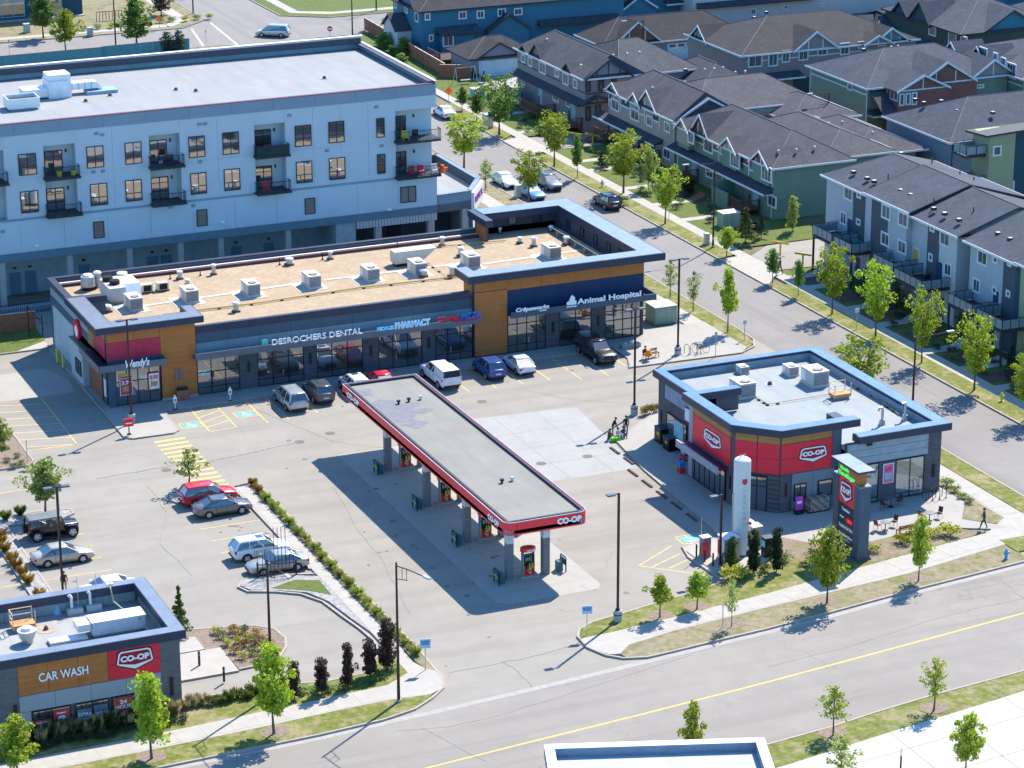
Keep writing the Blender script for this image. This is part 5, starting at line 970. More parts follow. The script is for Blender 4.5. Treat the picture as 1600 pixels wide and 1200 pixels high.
for a, e in ((35.1, 37.7), (38.0, 40.3), (40.5, 42.05)): win(CW_, cwr, a, .35, e, 1.93, FRAME, STORE, 2 if e-a > 2 else 1, (), fw_=.07, panes=True, name='display_window', dep=.05)
for x in (34.0, 44.7): CW_.box(q := MB(), x-.1, 1.3, x+.1, 2.6, 0, .12); q.build('wall_lamp', FRAME, cwr)
lt = label_text(cwr, 'CAR WASH', CW_, 35.65, 39.0, 4.0, .62, WHITEL, d=.12, bold=.012)
shield(cwr, CW_, 41.0, 43.5, 3.75, 5.2)
PR = mat('poster_crimson', (.5, .05, .06), .6)
CWP = Wl('Y', 162.2-.07)
def wp(u0, z0, u1, z1, m, lines):
    CWP.box(q := MB(), u0, z0, u1, z1, .08, .1); p = q.build('poster', m, cwr); h = (z1-z0)
    for s, fz, fh, a, e in lines: label_text(p, s, CWP, u0+(u1-u0)*a, u0+(u1-u0)*e, z0+h*fz, h*fh, WHITEL, d=.11, ext=.003, bold=.01)
    return p
wp(35.2, .45, 36.35, 1.25, PR, [('WE SELL', .66, .2, .1, .9), ('BY THE', .48, .1, .35, .65), ('POUND', .12, .25, .1, .9)])
q = wp(36.5, .55, 37.6, 1.75, PR, [('Propane', .78, .12, .2, .8)])
CWP.poly(k_ := MB(), [(36.75, .75), (37.35, .75), (37.35, 1.15), (37.2, 1.3), (36.9, 1.3), (36.75, 1.15)], .1, .11); k_.build('print', WHITEL, q)
wp(38.1, .5, 39.1, 1.5, mat('poster_slate', (.12, .17, .2), .5), [('EXTRA', .45, .28, .05, .95), ('SERVICE', .15, .22, .05, .98)])
q = wp(39.25, .55, 40.2, 1.6, MATS['poster_slate'], [])
for k in range(3): CWP.box(g_ := MB(), 39.32+k*.29, .7, 39.55+k*.29, 1.1, .1, .11); g_.build('print', WHITEL, q)
wp(40.6, .7, 41.95, 1.8, mat('poster_brick', (.45, .08, .05), .6), [('24', .62, .26, .32, .68), ('HOUR', .3, .26, .08, .92)])
CWP.box(q := MB(), 40.6, .6, 41.95, .7, .08, .1); q.build('print', mat('poster_gold', (.45, .3, .03), .6), cwr)
# roof plant of the car wash
Z0 = 4.55
def rp(label, name, cat, px, py, parts): p = at(px, py, Z0); return simple(name, label, cat, (p.x, p.y, Z0), parts)
rp('long white box unit on the car wash roof', 'air_unit', 'air handler', 186, 985, [('housing', mat('unit_light_blue', (.52, .60, .66), .5), MB().box(-2.0, -.7, .2, 1.7, .7, 1.15)), ('lid', WHITEM, MB().box(-2.05, -.75, 1.15, -.6, .75, 1.2)), ('lid', WHITEM, MB().box(-.58, -.75, 1.15, 1.75, .75, 1.2)), ('hood', WHITEM, MB().box(-3.0, -.6, .6, -2.05, .7, 1.1)), ('base', METALG, MB().box(-1.9, -.6, 0, 1.6, .6, .2)), ('badge', mat('badge_yellow', (.6, .5, .05), .5), MB().box(1.2, -.72, .85, 1.4, -.7, 1.0))])
rp('round white exhaust fan on the car wash roof beside the orange hatch', 'exhaust_fan', 'exhaust fan', 43, 1004, [('curb', METALG, MB().cyl(0, 0, 0, .35, .4, 14)), ('bowl', mat('cream_bowl', (.55, .53, .48), .5), MB().cyl(0, 0, .35, .95, .5, 18, .66)), ('cap', WHITEM, MB().cyl(0, 0, .95, 1.15, .42, 16, .34))])
hatch('orange roof hatch with cream guard rails on the car wash', at(36, 983, Z0), Z0)
for lb, px, py in [('left white gooseneck pipe on a twin curb, car wash roof', 117, 958), ('right white gooseneck pipe on a twin curb, car wash roof', 146, 952)]:
    rp(lb, 'gooseneck_vent', 'vent', px, py, [('pipe', WHITEM, MB().tube([(-.2, 0, .4), (-.2, 0, 1.25), (-.28, 0, 1.4), (-.4, 0, 1.3)], .11, 7)), ('curb', mat('curb_grey', (.42, .45, .46), .6), MB().box(-.55, -.3, 0, .55, .3, .42)), ('aerial', METALG, MB().cyl(.3, .1, .42, 2.6, .025, 5))])
rp('blue metal cone vent with a thin stem on the car wash roof', 'cone_vent', 'vent', 90, 958, [('cone', mat('cone_blue', (.2, .38, .5), .4, .3), MB().cyl(0, 0, 0, .75, .38, 12, .1)), ('stem', WHITEM, MB().cyl(0, 0, .75, 1.3, .06, 8)), ('cap', WHITEM, MB().cyl(0, 0, 1.2, 1.35, .15, 8))])
rp('rusty drain in a stained patch on the car wash roof', 'roof_drain', 'drain', 72, 984, [('dome', MATS['rust'], MB().cyl(0, 0, 0, .3, .2, 10, .1)), ('ring', mat('stain_ring', (.33, .28, .22), .9), MB().cyl(0, 0, 0, .02, .7, 14))])
rp('flat white curb lid near the front parapet of the car wash', 'skylight', 'skylight', 107, 1003, [('lid', WHITEM, MB().box(-1.3, -.3, 0, 1.3, .5, .25)), ('frame', METALG, MB().box(-1.35, -.35, 0, 1.35, .55, .12))])
q = thing('gas_pipe', 'yellow gas pipe dropping over the right parapet of the car wash', 'pipe', (43.6, 168, Z0)); W[q.name] = Vector()
q.location = (0, 0, 0); MB().tube([(43.0, 171.2, 6.3), (43.0, 170.6, 6.1), (43.1, 170.4, 5.2), (44.5, 164, 4.75)], .05, 6).build('pipe', mat('dull_yellow', (.4, .36, .22), .6), q); MB().box(42.8, 170.9, 6.15, 43.3, 171.2, 6.35).build('regulator', WHITEM, q)
for x, y, lb in [(49.3, 165.2, 'brown bollard on the lower concrete apron by the car wash'), (48.5, 168.4, 'brown bollard standing on the concrete pad by the car wash')]:
    simple('bollard', lb, 'bollard', (x, y, .13), [('post', DMETAL, MB().cyl(0, 0, 0, 1.1, .09, 10)), ('band', METALG, MB().cyl(0, 0, .85, .9, .095, 10))])
# ================================================================ PYLON SIGN
py_ = thing('pylon_sign', 'tall dark price sign pylon with red badge panel and flat grey top', 'sign', (101.4, 169.5, 0))
ca = Vector((100.2, 166.9)); cb = Vector((102.2, 171.6)); PX0 = 100.1
# the pylon stands across the street line: long face looks west
PYX = Wl('X', 100.4)
MB().box(100.4, 167.2, 0, 101.8, 171.9, 1.0).build('base', CHARB, py_); MB().box(100.3, 167.1, 0, 101.9, 172.0, .3).build('plinth', mat('navy_plinth', (.05, .07, .12), .6), py_)
MB().box(100.45, 171.0, 1.0, 101.6, 171.9, 6.2).build('pier', CHARB, py_); MB().box(100.45, 167.2, 1.0, 101.6, 168.2, 6.2).build('pier', CHAR, py_)
MB().box(100.4, 170.95, 6.2, 101.65, 171.95, 6.3).build('pier_cap', COPE, py_); MB().box(100.4, 167.15, 6.2, 101.65, 168.25, 6.3).build('pier_cap', COPE, py_)
MB().box(100.6, 168.2, 1.0, 101.5, 171.0, 6.0).build('sign_body', CHAR, py_)
MB().box(100.55, 167.8, 6.0, 101.5, 171.4, 7.4).build('header', ORANGE, py_)
MB().box(100.1, 167.1, 7.4, 102.0, 172.0, 7.55).build('top', NAVY, py_); MB().box(100.12, 167.12, 7.55, 101.98, 171.98, 7.57).build('top_cap', COPE, py_)
PF = Wl('X', 100.55)
PF.box(q := MB(), 168.25, 4.1, 170.95, 6.3, 0, .06); q.build('red_panel', REDF, py_)
for z0, z1 in ((3.35, 4.05), (2.6, 3.3), (1.85, 2.55), (1.05, 1.8)): PF.box(q := MB(), 168.25, z0, 170.95, z1, 0, .05); q.build('sign_panel', mat('sign_black', (.025, .04, .055), .4), py_)
shield(py_, Wl('X', 100.5), 168.7, 170.6, 4.4, 6.0)
GL = mat('neon_green', (.05, .65, .12), .5, emit=.5)
label_text(py_, 'South', PF, 169.4, 170.9, 6.85, .3, GL, d=.05, bold=.02); label_text(py_, 'Terwillegar', PF, 168.3, 171.2, 6.35, .45, GL, d=.05, bold=.03)
label_text(py_, 'Touchless', PF, 169.0, 170.4, 3.55, .26, WHITEL, d=.06, ext=.005); label_text(py_, 'Regular', PF, 169.9, 170.7, 2.9, .2, WHITEL, d=.06, ext=.005)
PF.box(q := MB(), 168.45, 2.65, 169.4, 3.25, .05, .06); e_ = q.build('price_display', mat('price_red', (.25, .01, .02), .5), py_); label_text(e_, '139.9', Wl('X', 100.49), 168.5, 169.35, 2.78, .32, mat('led_red', (.8, .02, .03), .5, emit=.6), ext=.003)
label_text(py_, 'Touchless Car Wash', PF, 168.4, 170.8, 2.1, .28, WHITEL, d=.06, ext=.005); label_text(py_, 'Convenience Store', PF, 168.4, 170.8, 1.45, .24, WHITEL, d=.06, ext=.005); label_text(py_, 'Liquor Store', PF, 168.8, 170.3, 1.15, .14, WHITEL, d=.06, ext=.005)
py_.location = (101.29, 168.23, 0); py_.scale = (.8, .847, .987)
# ================================================================ PROPANE TANK AND GEAR
PT = (92.95, 171.2)
tk = thing('storage_tank', 'tall white upright gas tank with a domed top', 'tank', (*PT, 0)); W[tk.name] = Vector()
b = MB(); b.cyl(0, 0, .3, 7.9, .66, 28)
for k in range(4): b.cyl(0, 0, 7.9+.1*k, 8.0+.1*k, .66*math.cos(rad(22*k)), 28, .66*math.cos(rad(22*(k+1))) if k < 3 else .05)
b.build('shell', mat('tank_white', (.60, .62, .62), .35, var=.04, scale=.6), tk, smooth=False)
for k in range(4): MB().box(.5*math.cos(k*1.57+.8)-.08, .5*math.sin(k*1.57+.8)-.08, 0, .5*math.cos(k*1.57+.8)+.08, .5*math.sin(k*1.57+.8)+.08, .4).build('leg', METALG, tk)
for k in range(3): MB().cyl(.2*k-.2, 0, 8.2, 8.42, .03, 6).build('valve', METALG, tk)
MB().tube([(-.7, .1, .4), (-.72, .1, 5.2), (-.6, .1, 5.4)], .04, 6).build('pipe', METALG, tk)
lg = Wl('Y', -.66)
tb = MB(); Wl('Y', -.64).poly(tb, [(-.3, 6.6), (.1, 6.6), (.1, 6.25), (-.1, 6.1), (-.3, 6.25)], .0, .04); tb.build('badge', RDL, tk); tb = MB(); Wl('Y', -.6).poly(tb, [(.25, 2.9), (.42, 3.05), (.59, 2.9), (.42, 2.75)], .0, .14); tb.build('hazard_diamond', RDL, tk)
for k, ch in enumerate('PROPANE'): text('lettering', ch, .34, (-.22, -.68, 5.5-k*.45), RS, mat('faint_grey_letter', (.50, .52, .53), .5), tk, ext=.02)
struct(MB().prism([(89.5, 168.4), (93.8, 168.9), (96.5, 171.0), (93.5, 174.3), (89.4, 173.4)], .1, .19).build('concrete_pad', CONC))
def box_unit(name, cat, label, x, y, z, w_, d_, h_, m, top=None, extra=()):
    pp = [('housing', m, MB().box(-w_/2, -d_/2, .08, w_/2, d_/2, h_)), ('lid', top or WHITEM, MB().box(-w_/2-.04, -d_/2-.04, h_, w_/2+.04, d_/2+.04, h_+.06)), ('base', CONCG, MB().box(-w_/2-.05, -d_/2-.05, 0, w_/2+.05, d_/2+.05, .08))]+list(extra)
    return simple(name, label, cat, (x, y, z), pp)
box_unit('dispenser', 'dispenser', 'red and grey propane dispenser at the corner of the pad', 90.25, 171.9, .19, .7, .6, 1.6, mat('disp_grey', (.2, .2, .22), .5), None, [('red_door', REDF, MB().box(-.42, -.36, .15, .1, -.3, 1.3)), ('hose', RUBBER, MB().tube([(-.45, -.2, 1.2), (-.6, -.3, .5), (-.4, -.35, .3)], .03, 5)), ('vent_stack', METALG, MB().cyl(-.2, .3, 1.6, 3.0, .03, 6))])
box_unit('equipment_cabinet', 'cabinet', 'white equipment cabinet with a sloped top between dispenser and tank', 91.6, 170.6, .19, 1.3, 1.2, 1.9, mat('cab_cream', (.42, .38, .33), .6), None, [('side_panel', WHITEM, MB().box(-.68, -.55, .15, -.65, .55, 1.8)), ('red_panel', REDF, MB().box(-.69, .0, .5, -.68, .5, 1.6))])
box_unit('vending_cabinet', 'cabinet', 'pale tall cabinet with white lid right behind the tank', 94.6, 171.9, .13, .8, .9, 1.9, mat('cab_beige', (.36, .33, .28), .6)); box_unit('vending_cabinet', 'cabinet', 'small white-topped box behind the pale tall cabinet', 94.9, 173.5, .13, .6, .6, 1.6, mat('cab_rose', (.30, .16, .15), .6))
box_unit('air_compressor', 'air pump', 'dark air pump box with blue screen among the shrubs', 94.7, 170.0, .13, .8, .7, 1.6, BLACKM, mat('lid_dark', (.06, .07, .09), .5), [('screen', mat('screen_blue', (.05, .35, .55), .4, emit=.2), MB().box(-.44, -.3, .9, -.42, .2, 1.4))])
for i, (x, y) in enumerate([(89.55, 172.0), (89.7, 170.9), (89.9, 169.9), (90.2, 169.0), (92.6, 169.1)]):
    simple('bollard', ['brown bollard left of the propane dispenser', 'red-brown bollard in front of the propane dispenser', 'third bollard along the propane pad edge', 'bollard at the south corner of the propane pad', 'bollard in front of the white tank'][i], 'bollard', (x, y, .13), [('post', DMETAL, MB().cyl(0, 0, 0, 1.05, .07, 10)), ('cap', BLACKM, MB().cyl(0, 0, 1.05, 1.1, .075, 10))])
# ================================================================ NEAR ROOF AT THE BOTTOM EDGE
nb = thing('near_building', 'corner of a flat roof with a broad white parapet at the bottom edge', 'building', (68, 130, 0))
a = at(850, 1163, 6); b_ = at(1194, 1152, 6); d = (b_-a).normalized(); n_ = Vector((d.y, -d.x, 0)); L_ = (b_-a).length
P0 = [(a.x, a.y), (b_.x, b_.y), (b_.x+n_.x*14, b_.y+n_.y*14), (a.x+n_.x*14, a.y+n_.y*14)]
ins = lambda k: [tuple(Vector(P0[0])+Vector((d.x, d.y))*k+Vector((n_.x, n_.y))*k), tuple(Vector(P0[1])-Vector((d.x, d.y))*k+Vector((n_.x, n_.y))*k), tuple(Vector(P0[2])-Vector((d.x, d.y))*k-Vector((n_.x, n_.y))*k), tuple(Vector(P0[3])+Vector((d.x, d.y))*k-Vector((n_.x, n_.y))*k)]
MB().prism(ins(.2), 0, 5.2).build('wall', MGREY, nb); MB().prism(ins(.5), 5.2, 5.4).build('roof', mat('near_membrane', (.36, .39, .41), .85, kind='strip', arg=1.2, var=.04, scale=.5), nb)
ringwall(P0, 5.2, 5.95, .62).build('parapet', mat('parapet_liner_blue', (.18, .24, .32), .6), nb); ringwall(P0, 5.95, 6.0, .6).build('coping', mat('bright_white_coping', (.82, .82, .82), .5, var=.02), nb)
# ================================================================ HOUSES
SH1 = mat('shingle_charcoal', (.060, .068, .082), .95, kind='shingle', var=.2, scale=.6)
SH2 = mat('shingle_brown', (.080, .080, .093), .95, kind='shingle', var=.18, scale=.5)
SH3 = mat('shingle_slate', (.057, .071, .097), .95, kind='shingle', var=.2, scale=.5)
SH4 = mat('shingle_dark_brown', (.045, .045, .052), .95, kind='shingle', var=.2, scale=.5)
TRW = mat('white_trim', (.62, .64, .66), .6, var=.04); TRD = mat('dark_trim', (.035, .04, .05), .7, var=.05)
SD = dict(grey=mat('siding_grey', (.20, .21, .23), .8, kind='lap', arg=.15, var=.05), tan=mat('siding_tan', (.33, .28, .235), .8, kind='lap', arg=.15, var=.05), green=mat('siding_green', (.15, .22, .175), .8, kind='lap', arg=.15, var=.05),
          teal=mat('siding_teal_shade', (.04, .16, .24), .8, kind='lap', arg=.15, var=.05), blue=mat('siding_blue_grey', (.20, .23, .28), .8, kind='lap', arg=.15, var=.05), lime=mat('siding_lime', (.30, .32, .19), .8, kind='lap', arg=.15, var=.05),  # teal also puts the far walls' blue shade into the siding colour
          dkgreen=mat('siding_dark_green', (.05, .08, .07), .8, kind='lap', arg=.15, var=.05), brown=mat('siding_taupe', (.215, .20, .20), .8, kind='lap', arg=.15, var=.05), dteal=mat('siding_deep_teal', (.025, .07, .10), .8, kind='lap', arg=.15, var=.05),
          white=mat('siding_white', (.50, .50, .51), .8, kind='lap', arg=.15, var=.04), rust=mat('siding_rust', (.17, .085, .075), .8, kind='lap', arg=.2, var=.05), slate=mat('siding_slate', (.075, .085, .105), .8, kind='corr', arg=.3, var=.05), mist=mat('siding_mist', (.38, .41, .45), .8, kind='lap', arg=.15, var=.04))
VENTD = mat('roof_vent_dark', (.04, .04, .045), .6)
def house(label, cat='house', loc=(0, 0, 0), group=None): return thing('house', label, cat, loc, group)
def walls(h, x0, y0, x1, y1, z1, m, z0=0.0): return MB().box(x0, y0, z0, x1, y1, z1).build('wall', m, h)
def roof(h, x0, y0, x1, y1, ez, rz, m, axis='Y', ha=None, hb=None, oh=.45, trim=TRW, fas=True):
    """hipped or gabled roof; ha/hb = how far the ridge stops short of the near/far end (0 = gable)"""
    X0, Y0, X1, Y1 = x0-oh, y0-oh, x1+oh, y1+oh
    w_ = (X1-X0) if axis == 'Y' else (Y1-Y0); ha = w_/2 if ha is None else ha; hb = w_/2 if hb is None else hb
    if axis == 'Y': xc = (X0+X1)/2; A, B = (xc, Y0+ha, rz), (xc, Y1-hb, rz)
    else: yc = (Y0+Y1)/2; A, B = (X0+ha, yc, rz), (X1-hb, yc, rz)
    c = [(X0, Y0, ez), (X1, Y0, ez), (X1, Y1, ez), (X0, Y1, ez)]
    fs = [(c[3], c[0], A, B), (c[1], c[2], B, A), (c[0], c[1], A), (c[2], c[3], B)] if axis == 'Y' else [(c[0], c[1], B, A), (c[2], c[3], A, B), (c[3], c[0], A), (c[1], c[2], B)]
    mb = MB()
    for i, f in enumerate(fs):
        if i == 2 and ha < .05: continue
        if i == 3 and hb < .05: continue
        mb.slab(f, .16)
    mb.add([(p[0], p[1], ez-.1) for p in c], [(3, 2, 1, 0)])
    r_ = mb.build('roof', m, h)
    if fas:
        t = MB(); th = .2
        t.box(X0-.06, Y0-.06, ez-.2, X0-.0, Y1+.06, ez+.02); t.box(X1, Y0-.06, ez-.2, X1+.06, Y1+.06, ez+.02)
        if axis == 'X' or ha > .05: t.box(X0, Y0-.06, ez-.2, X1, Y0, ez+.02)
        if axis == 'X' or hb > .05: t.box(X0, Y1, ez-.2, X1, Y1+.06, ez+.02)
        t.build('fascia', trim, r_)
    rc = MB(); rc.tube([A, B], .07, 5)
    for q, e in ((c[0], A), (c[3], B if axis == 'Y' else A), (c[1], A if axis == 'Y' else B), (c[2], B)): rc.tube([q, e], .06, 4)
    rc.build('ridge_cap', mat('ridge_cap', (.13, .13, .14), .9), r_)
    return r_
def gable(h, wl, uc, w_, ez, pz, back, m, face, trim=TRW, oh=.35, z0=None, posts=0, proud=0.0):
    """cross gable whose face stands on wall wl (facing out), running `back` metres into the house"""
    w_ *= 1.22 if w_ < 5 else 1; pz -= .25 if w_ < 5.5 else 0; d0 = proud; hw = w_/2
    mb = MB()
    e = oh*.6; s = (pz-ez)/hw
    L = wl.pt(uc-hw-e, ez-e*s, d0+oh); Tp = wl.pt(uc, pz, d0+oh); R_ = wl.pt(uc+hw+e, ez-e*s, d0+oh)
    Lb = wl.pt(uc-hw-e, ez-e*s, -back); Tb = wl.pt(uc, pz, -back); Rb = wl.pt(uc+hw+e, ez-e*s, -back)
    up = lambda p: (p[0], p[1], p[2]+.12)
    mb.slab([up(L), up(Tp), up(Tb), up(Lb)], .12); mb.slab([up(Tp), up(R_), up(Rb), up(Tb)], .12)
    g = mb.build('gable_roof', m, h)
    z0 = ez if z0 is None else z0
    wl.poly(q := MB(), [(uc-hw, z0), (uc+hw, z0), (uc+hw, ez), (uc, pz-.05), (uc-hw, ez)] if z0 < ez-.01 else [(uc-hw, ez), (uc+hw, ez), (uc, pz-.05)], -.3, d0+.02)
    q.build('gable_wall', face, g)
    t = MB(); bw = .26
    for sgn in (-1, 1): wl.poly(t, [(uc, pz+.14), (uc+sgn*(hw+e), ez-e*s+.12), (uc+sgn*(hw+e), ez-e*s-bw+.1), (uc, pz-bw+.12)], d0+oh-.02, d0+oh+.06)
    for k in range(posts):
        u = uc-hw+w_*(k+1)/(posts+1); top = pz-abs(u-uc)*s-.25; wl.poly(t, [(u-.07, ez), (u+.07, ez), (u+.07, top), (u-.07, top)], d0+.02, d0+.07)
    if posts: wl.poly(t, [(uc-hw, ez-.1), (uc+hw, ez-.1), (uc+hw, ez+.08), (uc-hw, ez+.08)], d0+.02, d0+.08)
    t.build('bargeboard', trim, g)
    return g
def pent(h, wl, u0, u1, z, out, m, trim=TRW, rise=.55):
    a = [wl.pt(u0, z, out), wl.pt(u1, z, out), wl.pt(u1, z+rise, 0), wl.pt(u0, z+rise, 0)]
    o = MB().slab(a, .12).build('pent_roof', m, h); wl.box(q := MB(), u0-.05, z-.2, u1+.05, z+.02, out, out+.06); q.build('fascia', trim, o)
    wl.box(q := MB(), u0, z-.18, u1, z-.12, 0, out); q.build('soffit', trim, o); return o
def hwin(h, wl, cf, x0, y0, x1, y1, trim=TRW, nu=2, zs=(), tr=.13):
    a = wl.uv(*cf(x0, y0)); e = wl.uv(*cf(x1, y1)); return win(wl, h, min(a[0], e[0])+tr, e[1]+tr, max(a[0], e[0])-tr, a[1]-tr, WFRAME, HGL, nu, zs, fw_=.06, trim=tr, tm=trim)
def belt(h, wl, u0, u1, z, m=TRW, t=.18): wl.box(q := MB(), u0, z, u1, z+t, 0, .05); return q.build('belt', m, h)
def posts(h, wl, us, z0, z1, m=TRW, w_=.14):
    for u in us: wl.box(q := MB(), u-w_/2, z0, u+w_/2, z1, 0, .05); q.build('trim_board', m, h)
def door(h, wl, u, z0=.8, m=None, w_=.95): wl.box(q := MB(), u-w_/2-.1, z0, u+w_/2+.1, z0+2.2, 0, .04); d = q.build('door', TRW, h); wl.box(q := MB(), u-w_/2, z0, u+w_/2, z0+2.1, .04, .07); q.build('leaf', m or TRW, d); wl.box(q := MB(), u+w_/2-.15, z0+1, u+w_/2-.08, z0+1.1, .07, .12); q.build('handle', METALG, d)
def turbines(h, pts, z=.0, r=.16):
    for p in pts:
        m = MB(); m.cyl(p[0], p[1], p[2]-.1, p[2]+.18, .1, 8); m.cyl(p[0], p[1], p[2]+.16, p[2]+.38, r, 10, r*1.05); m.cyl(p[0], p[1], p[2]+.38, p[2]+.46, r*1.05, 10, r*.4); m.build('turbine_vent', METALG, h)
def rvents(h, pts):
    for p in pts: MB().box(p[0]-.22, p[1]-.22, p[2]-.15, p[0]+.22, p[1]+.22, p[2]+.14).build('roof_vent', VENTD, h); MB().box(p[0]-.2, p[1]-.2, p[2]+.14, p[0]+.2, p[1]+.2, p[2]+.16).build('vent_lid', METALG, h)
def stairs(h, x1, y, n=5, w_=1.5, m=None, dx=-.32, z=.8):
    m = m or CONC
    for k in range(n): MB().box(x1+dx*k, y-w_/2, 0, x1+dx*(k+1), y+w_/2, z-z/(n+1)*(k+.2)).build('step', m, h)
DECK = mat('deck_wood', (.16, .08, .055), .8, var=.2, scale=3)
def deck(h, x0, y0, x1, y1, z, m=DECK, rail=True):
    d = MB().box(x0, y0, z-.2, x1, y1, z).build('deck', m, h)
    for x in (x0+.1, x1-.1):
        for y in (y0+.1, y1-.1): MB().box(x-.07, y-.07, 0, x+.07, y+.07, z+(1.0 if rail else 0)).build('post', m, d)
    r = MB(); r.box(x0, y0, z+.92, x0+.07, y1, z+1.0); r.box(x0, y0, z+.92, x1, y0+.07, z+1.0)
    for k in range(int((y1-y0)/.16)): r.box(x0+.01, y0+k*.16, z, x0+.05, y0+k*.16+.05, z+.95)
    for k in range(int((x1-x0)/.16)): r.box(x0+k*.16, y0+.01, z, x0+k*.16+.05, y0+.05, z+.95)
    r.build('railing', m, d)
k2 = lambda x, y: (780+x*.15, 20+y*.15); k3 = lambda x, y: (930+x*.15, 80+y*.15); k4 = lambda x, y: (1040+x*.15, 150+y*.15); k5 = lambda x, y: (1240+x*.15, 60+y*.15)
k6 = lambda x, y: (1360+x*.15, y*.15); k1 = lambda x, y: (600+x*.15, y*.15); kt = lambda x, y: (1280+x*.2, 220+y*.2); k8 = lambda x, y: (840+x*.15, y*.15); kc4 = lambda x, y: (1200+x/4, y/4); k7 = lambda x, y: (1360+x*.15, 300+y*.15)
# ---- charcoal craftsman row (C)
h = house('charcoal grey two-storey townhouses with dark timbered gables, north of the tan ones', 'townhouse', (145, 314, 0))
walls(h, 140.9, 303.4, 149, 324.8, 7.0, SD['brown']); walls(h, 149, 306, 158, 322, 6.4, SD['grey'])
roof(h, 140.9, 303.6, 148.9, 324.8, 7.0, 9.6, SH1, 'Y', ha=1.2, hb=3.5, trim=TRW); roof(h, 147, 306, 158, 322, 6.4, 9.3, SH1, 'X', ha=4, hb=5); roof(h, 156, 300, 163, 312, 5.2, 7.4, SH1, 'Y')
walls(h, 156, 300, 163, 312, 5.2, SD['grey'])
CX = Wl('X', 140.9); CYw = Wl('Y', 303.4)
gable(h, CYw, 144.1, 6.4, 7.0, 9.2, 4.5, SH1, SD['grey'], TRD, posts=3, proud=.05); gable(h, CX, 318.3, 3.2, 7.0, 8.9, 4, SH1, SD['grey'], TRD); gable(h, CX, 322.3, 1.8, 7.0, 8.0, 2.5, SH1, SD['grey'], TRD); gable(h, CX, 308.3, 2.4, 7.0, 8.3, 3, SH1, SD['grey'], TRD)
belt(h, CYw, 141, 148, 5.0, TRD, .14); belt(h, CYw, 141, 148, 4.2, TRD, .14); belt(h, CX, 303.5, 324.6, 5.1, TRD, .12)
pent(h, CX, 303.5, 325, 3.7, 1.0, SH1, TRD); gable(h, CYw, 142.4, 3.4, 3.9, 5.0, 1.0, SH1, SD['brown'], TRD, posts=1, proud=.4)
for a in [(235, 420, 275, 530), (305, 450, 350, 570), (420, 497, 490, 650), (585, 575, 627, 680), (665, 610, 727, 765), (775, 680, 820, 800), (240, 650, 276, 762), (565, 815, 625, 940), (700, 880, 747, 992)]: hwin(h, CX, k2, *a)
for a in [(895, 705, 950, 820), (1030, 695, 1090, 810), (1165, 680, 1222, 790), (895, 975, 950, 1120), (1000, 960, 1055, 1110)]: hwin(h, CYw, k2, *a, trim=TRD, nu=1)
door(h, CX, 317.2, .9, mat('pale_blue_door', (.25, .42, .5), .6)); door(h, CX, 306.9, .9, MATS['pale_blue_door']); CX.box(q := MB(), 318.9, .3, 324.5, 2.2, 1.8, 2.0); q.build('privacy_screen', SD['dteal'], h)
turbines(h, [tuple(at(*k2(x, y), 8.4)) for x, y in [(497, 300), (1187, 465), (1330, 450), (1460, 435), (850, 570)]]); rvents(h, [tuple(at(*k2(x, y), 8.6)) for x, y in [(610, 212), (778, 292), (848, 325), (960, 378)]])
deck(h, 138.4, 304.0, 140.9, 308.2, .9); deck(h, 138.2, 312.4, 140.9, 317.6, .9); stairs(h, 138.3, 307, 4, 1.3, DECK)
# ---- tan townhouses (D)
h = house('tan two-storey townhouses with white trimmed gables beside the charcoal ones', 'townhouse', (147, 290, 0))
walls(h, 142.4, 281.2, 151, 299.6, 6.3, SD['tan']); walls(h, 151, 284, 163, 298, 5.8, SD['tan'])
roof(h, 142.4, 281.2, 151.0, 299.6, 6.3, 9.2, SH2, 'Y', ha=1.0, hb=4.5); roof(h, 147, 284.5, 163.5, 297.5, 6.1, 8.6, SH2, 'X', ha=5, hb=4.5); roof(h, 157, 279, 166, 290, 5.2, 7.2, SH2, 'Y'); walls(h, 157, 279, 166, 290, 5.1, SD['tan'])
DX = Wl('X', 142.4); DY = Wl('Y', 281.2)
gable(h, DY, 146.7, 8.4, 6.3, 8.6, 5, SH2, SD['slate'], TRW, proud=.05); gable(h, DX, 297.9, 3.2, 6.2, 7.7, 4, SH2, SD['tan'], posts=1, proud=.1); gable(h, DX, 291.2, 3.0, 6.2, 7.8, 4, SH2, SD['tan'], posts=1, proud=.4); gable(h, DX, 288.3, 4.4, 6.2, 8.7, 5, SH2, SD['tan'], posts=2, proud=.05)
belt(h, DX, 285.5, 299.5, 5.0); posts(h, DX, (299.5, 296.0, 293.4, 289.3, 285.3), 4.2, 6.2)
for u0, u1 in ((296.0, 293.6), (285.6, 287.0), (299.4, 298.8)): DX.box(q := MB(), min(u0, u1), 5.2, max(u0, u1), 5.95, 0, .03); q.build('panel', SD['dteal'], h)
pent(h, DX, 284.2, 301.5, 2.7, 1.3, SH1)
for a in [(175, 480, 255, 640), (375, 580, 462, 745), (540, 655, 602, 800), (725, 720, 787, 860), (715, 990, 790, 1145), (290, 800, 350, 925), (388, 845, 452, 945)]: hwin(h, DX, k3, *a)
door(h, DX, 285.7, .9, MATS['pale_blue_door']); MB().box(140.2, 286.6, 0, 142.4, 286.8, 2.9).build('privacy_screen', SD['slate'], h); MB().box(140.2, 286.6, .3, 140.35, 290.5, 2.2).build('privacy_screen', SD['slate'], h)
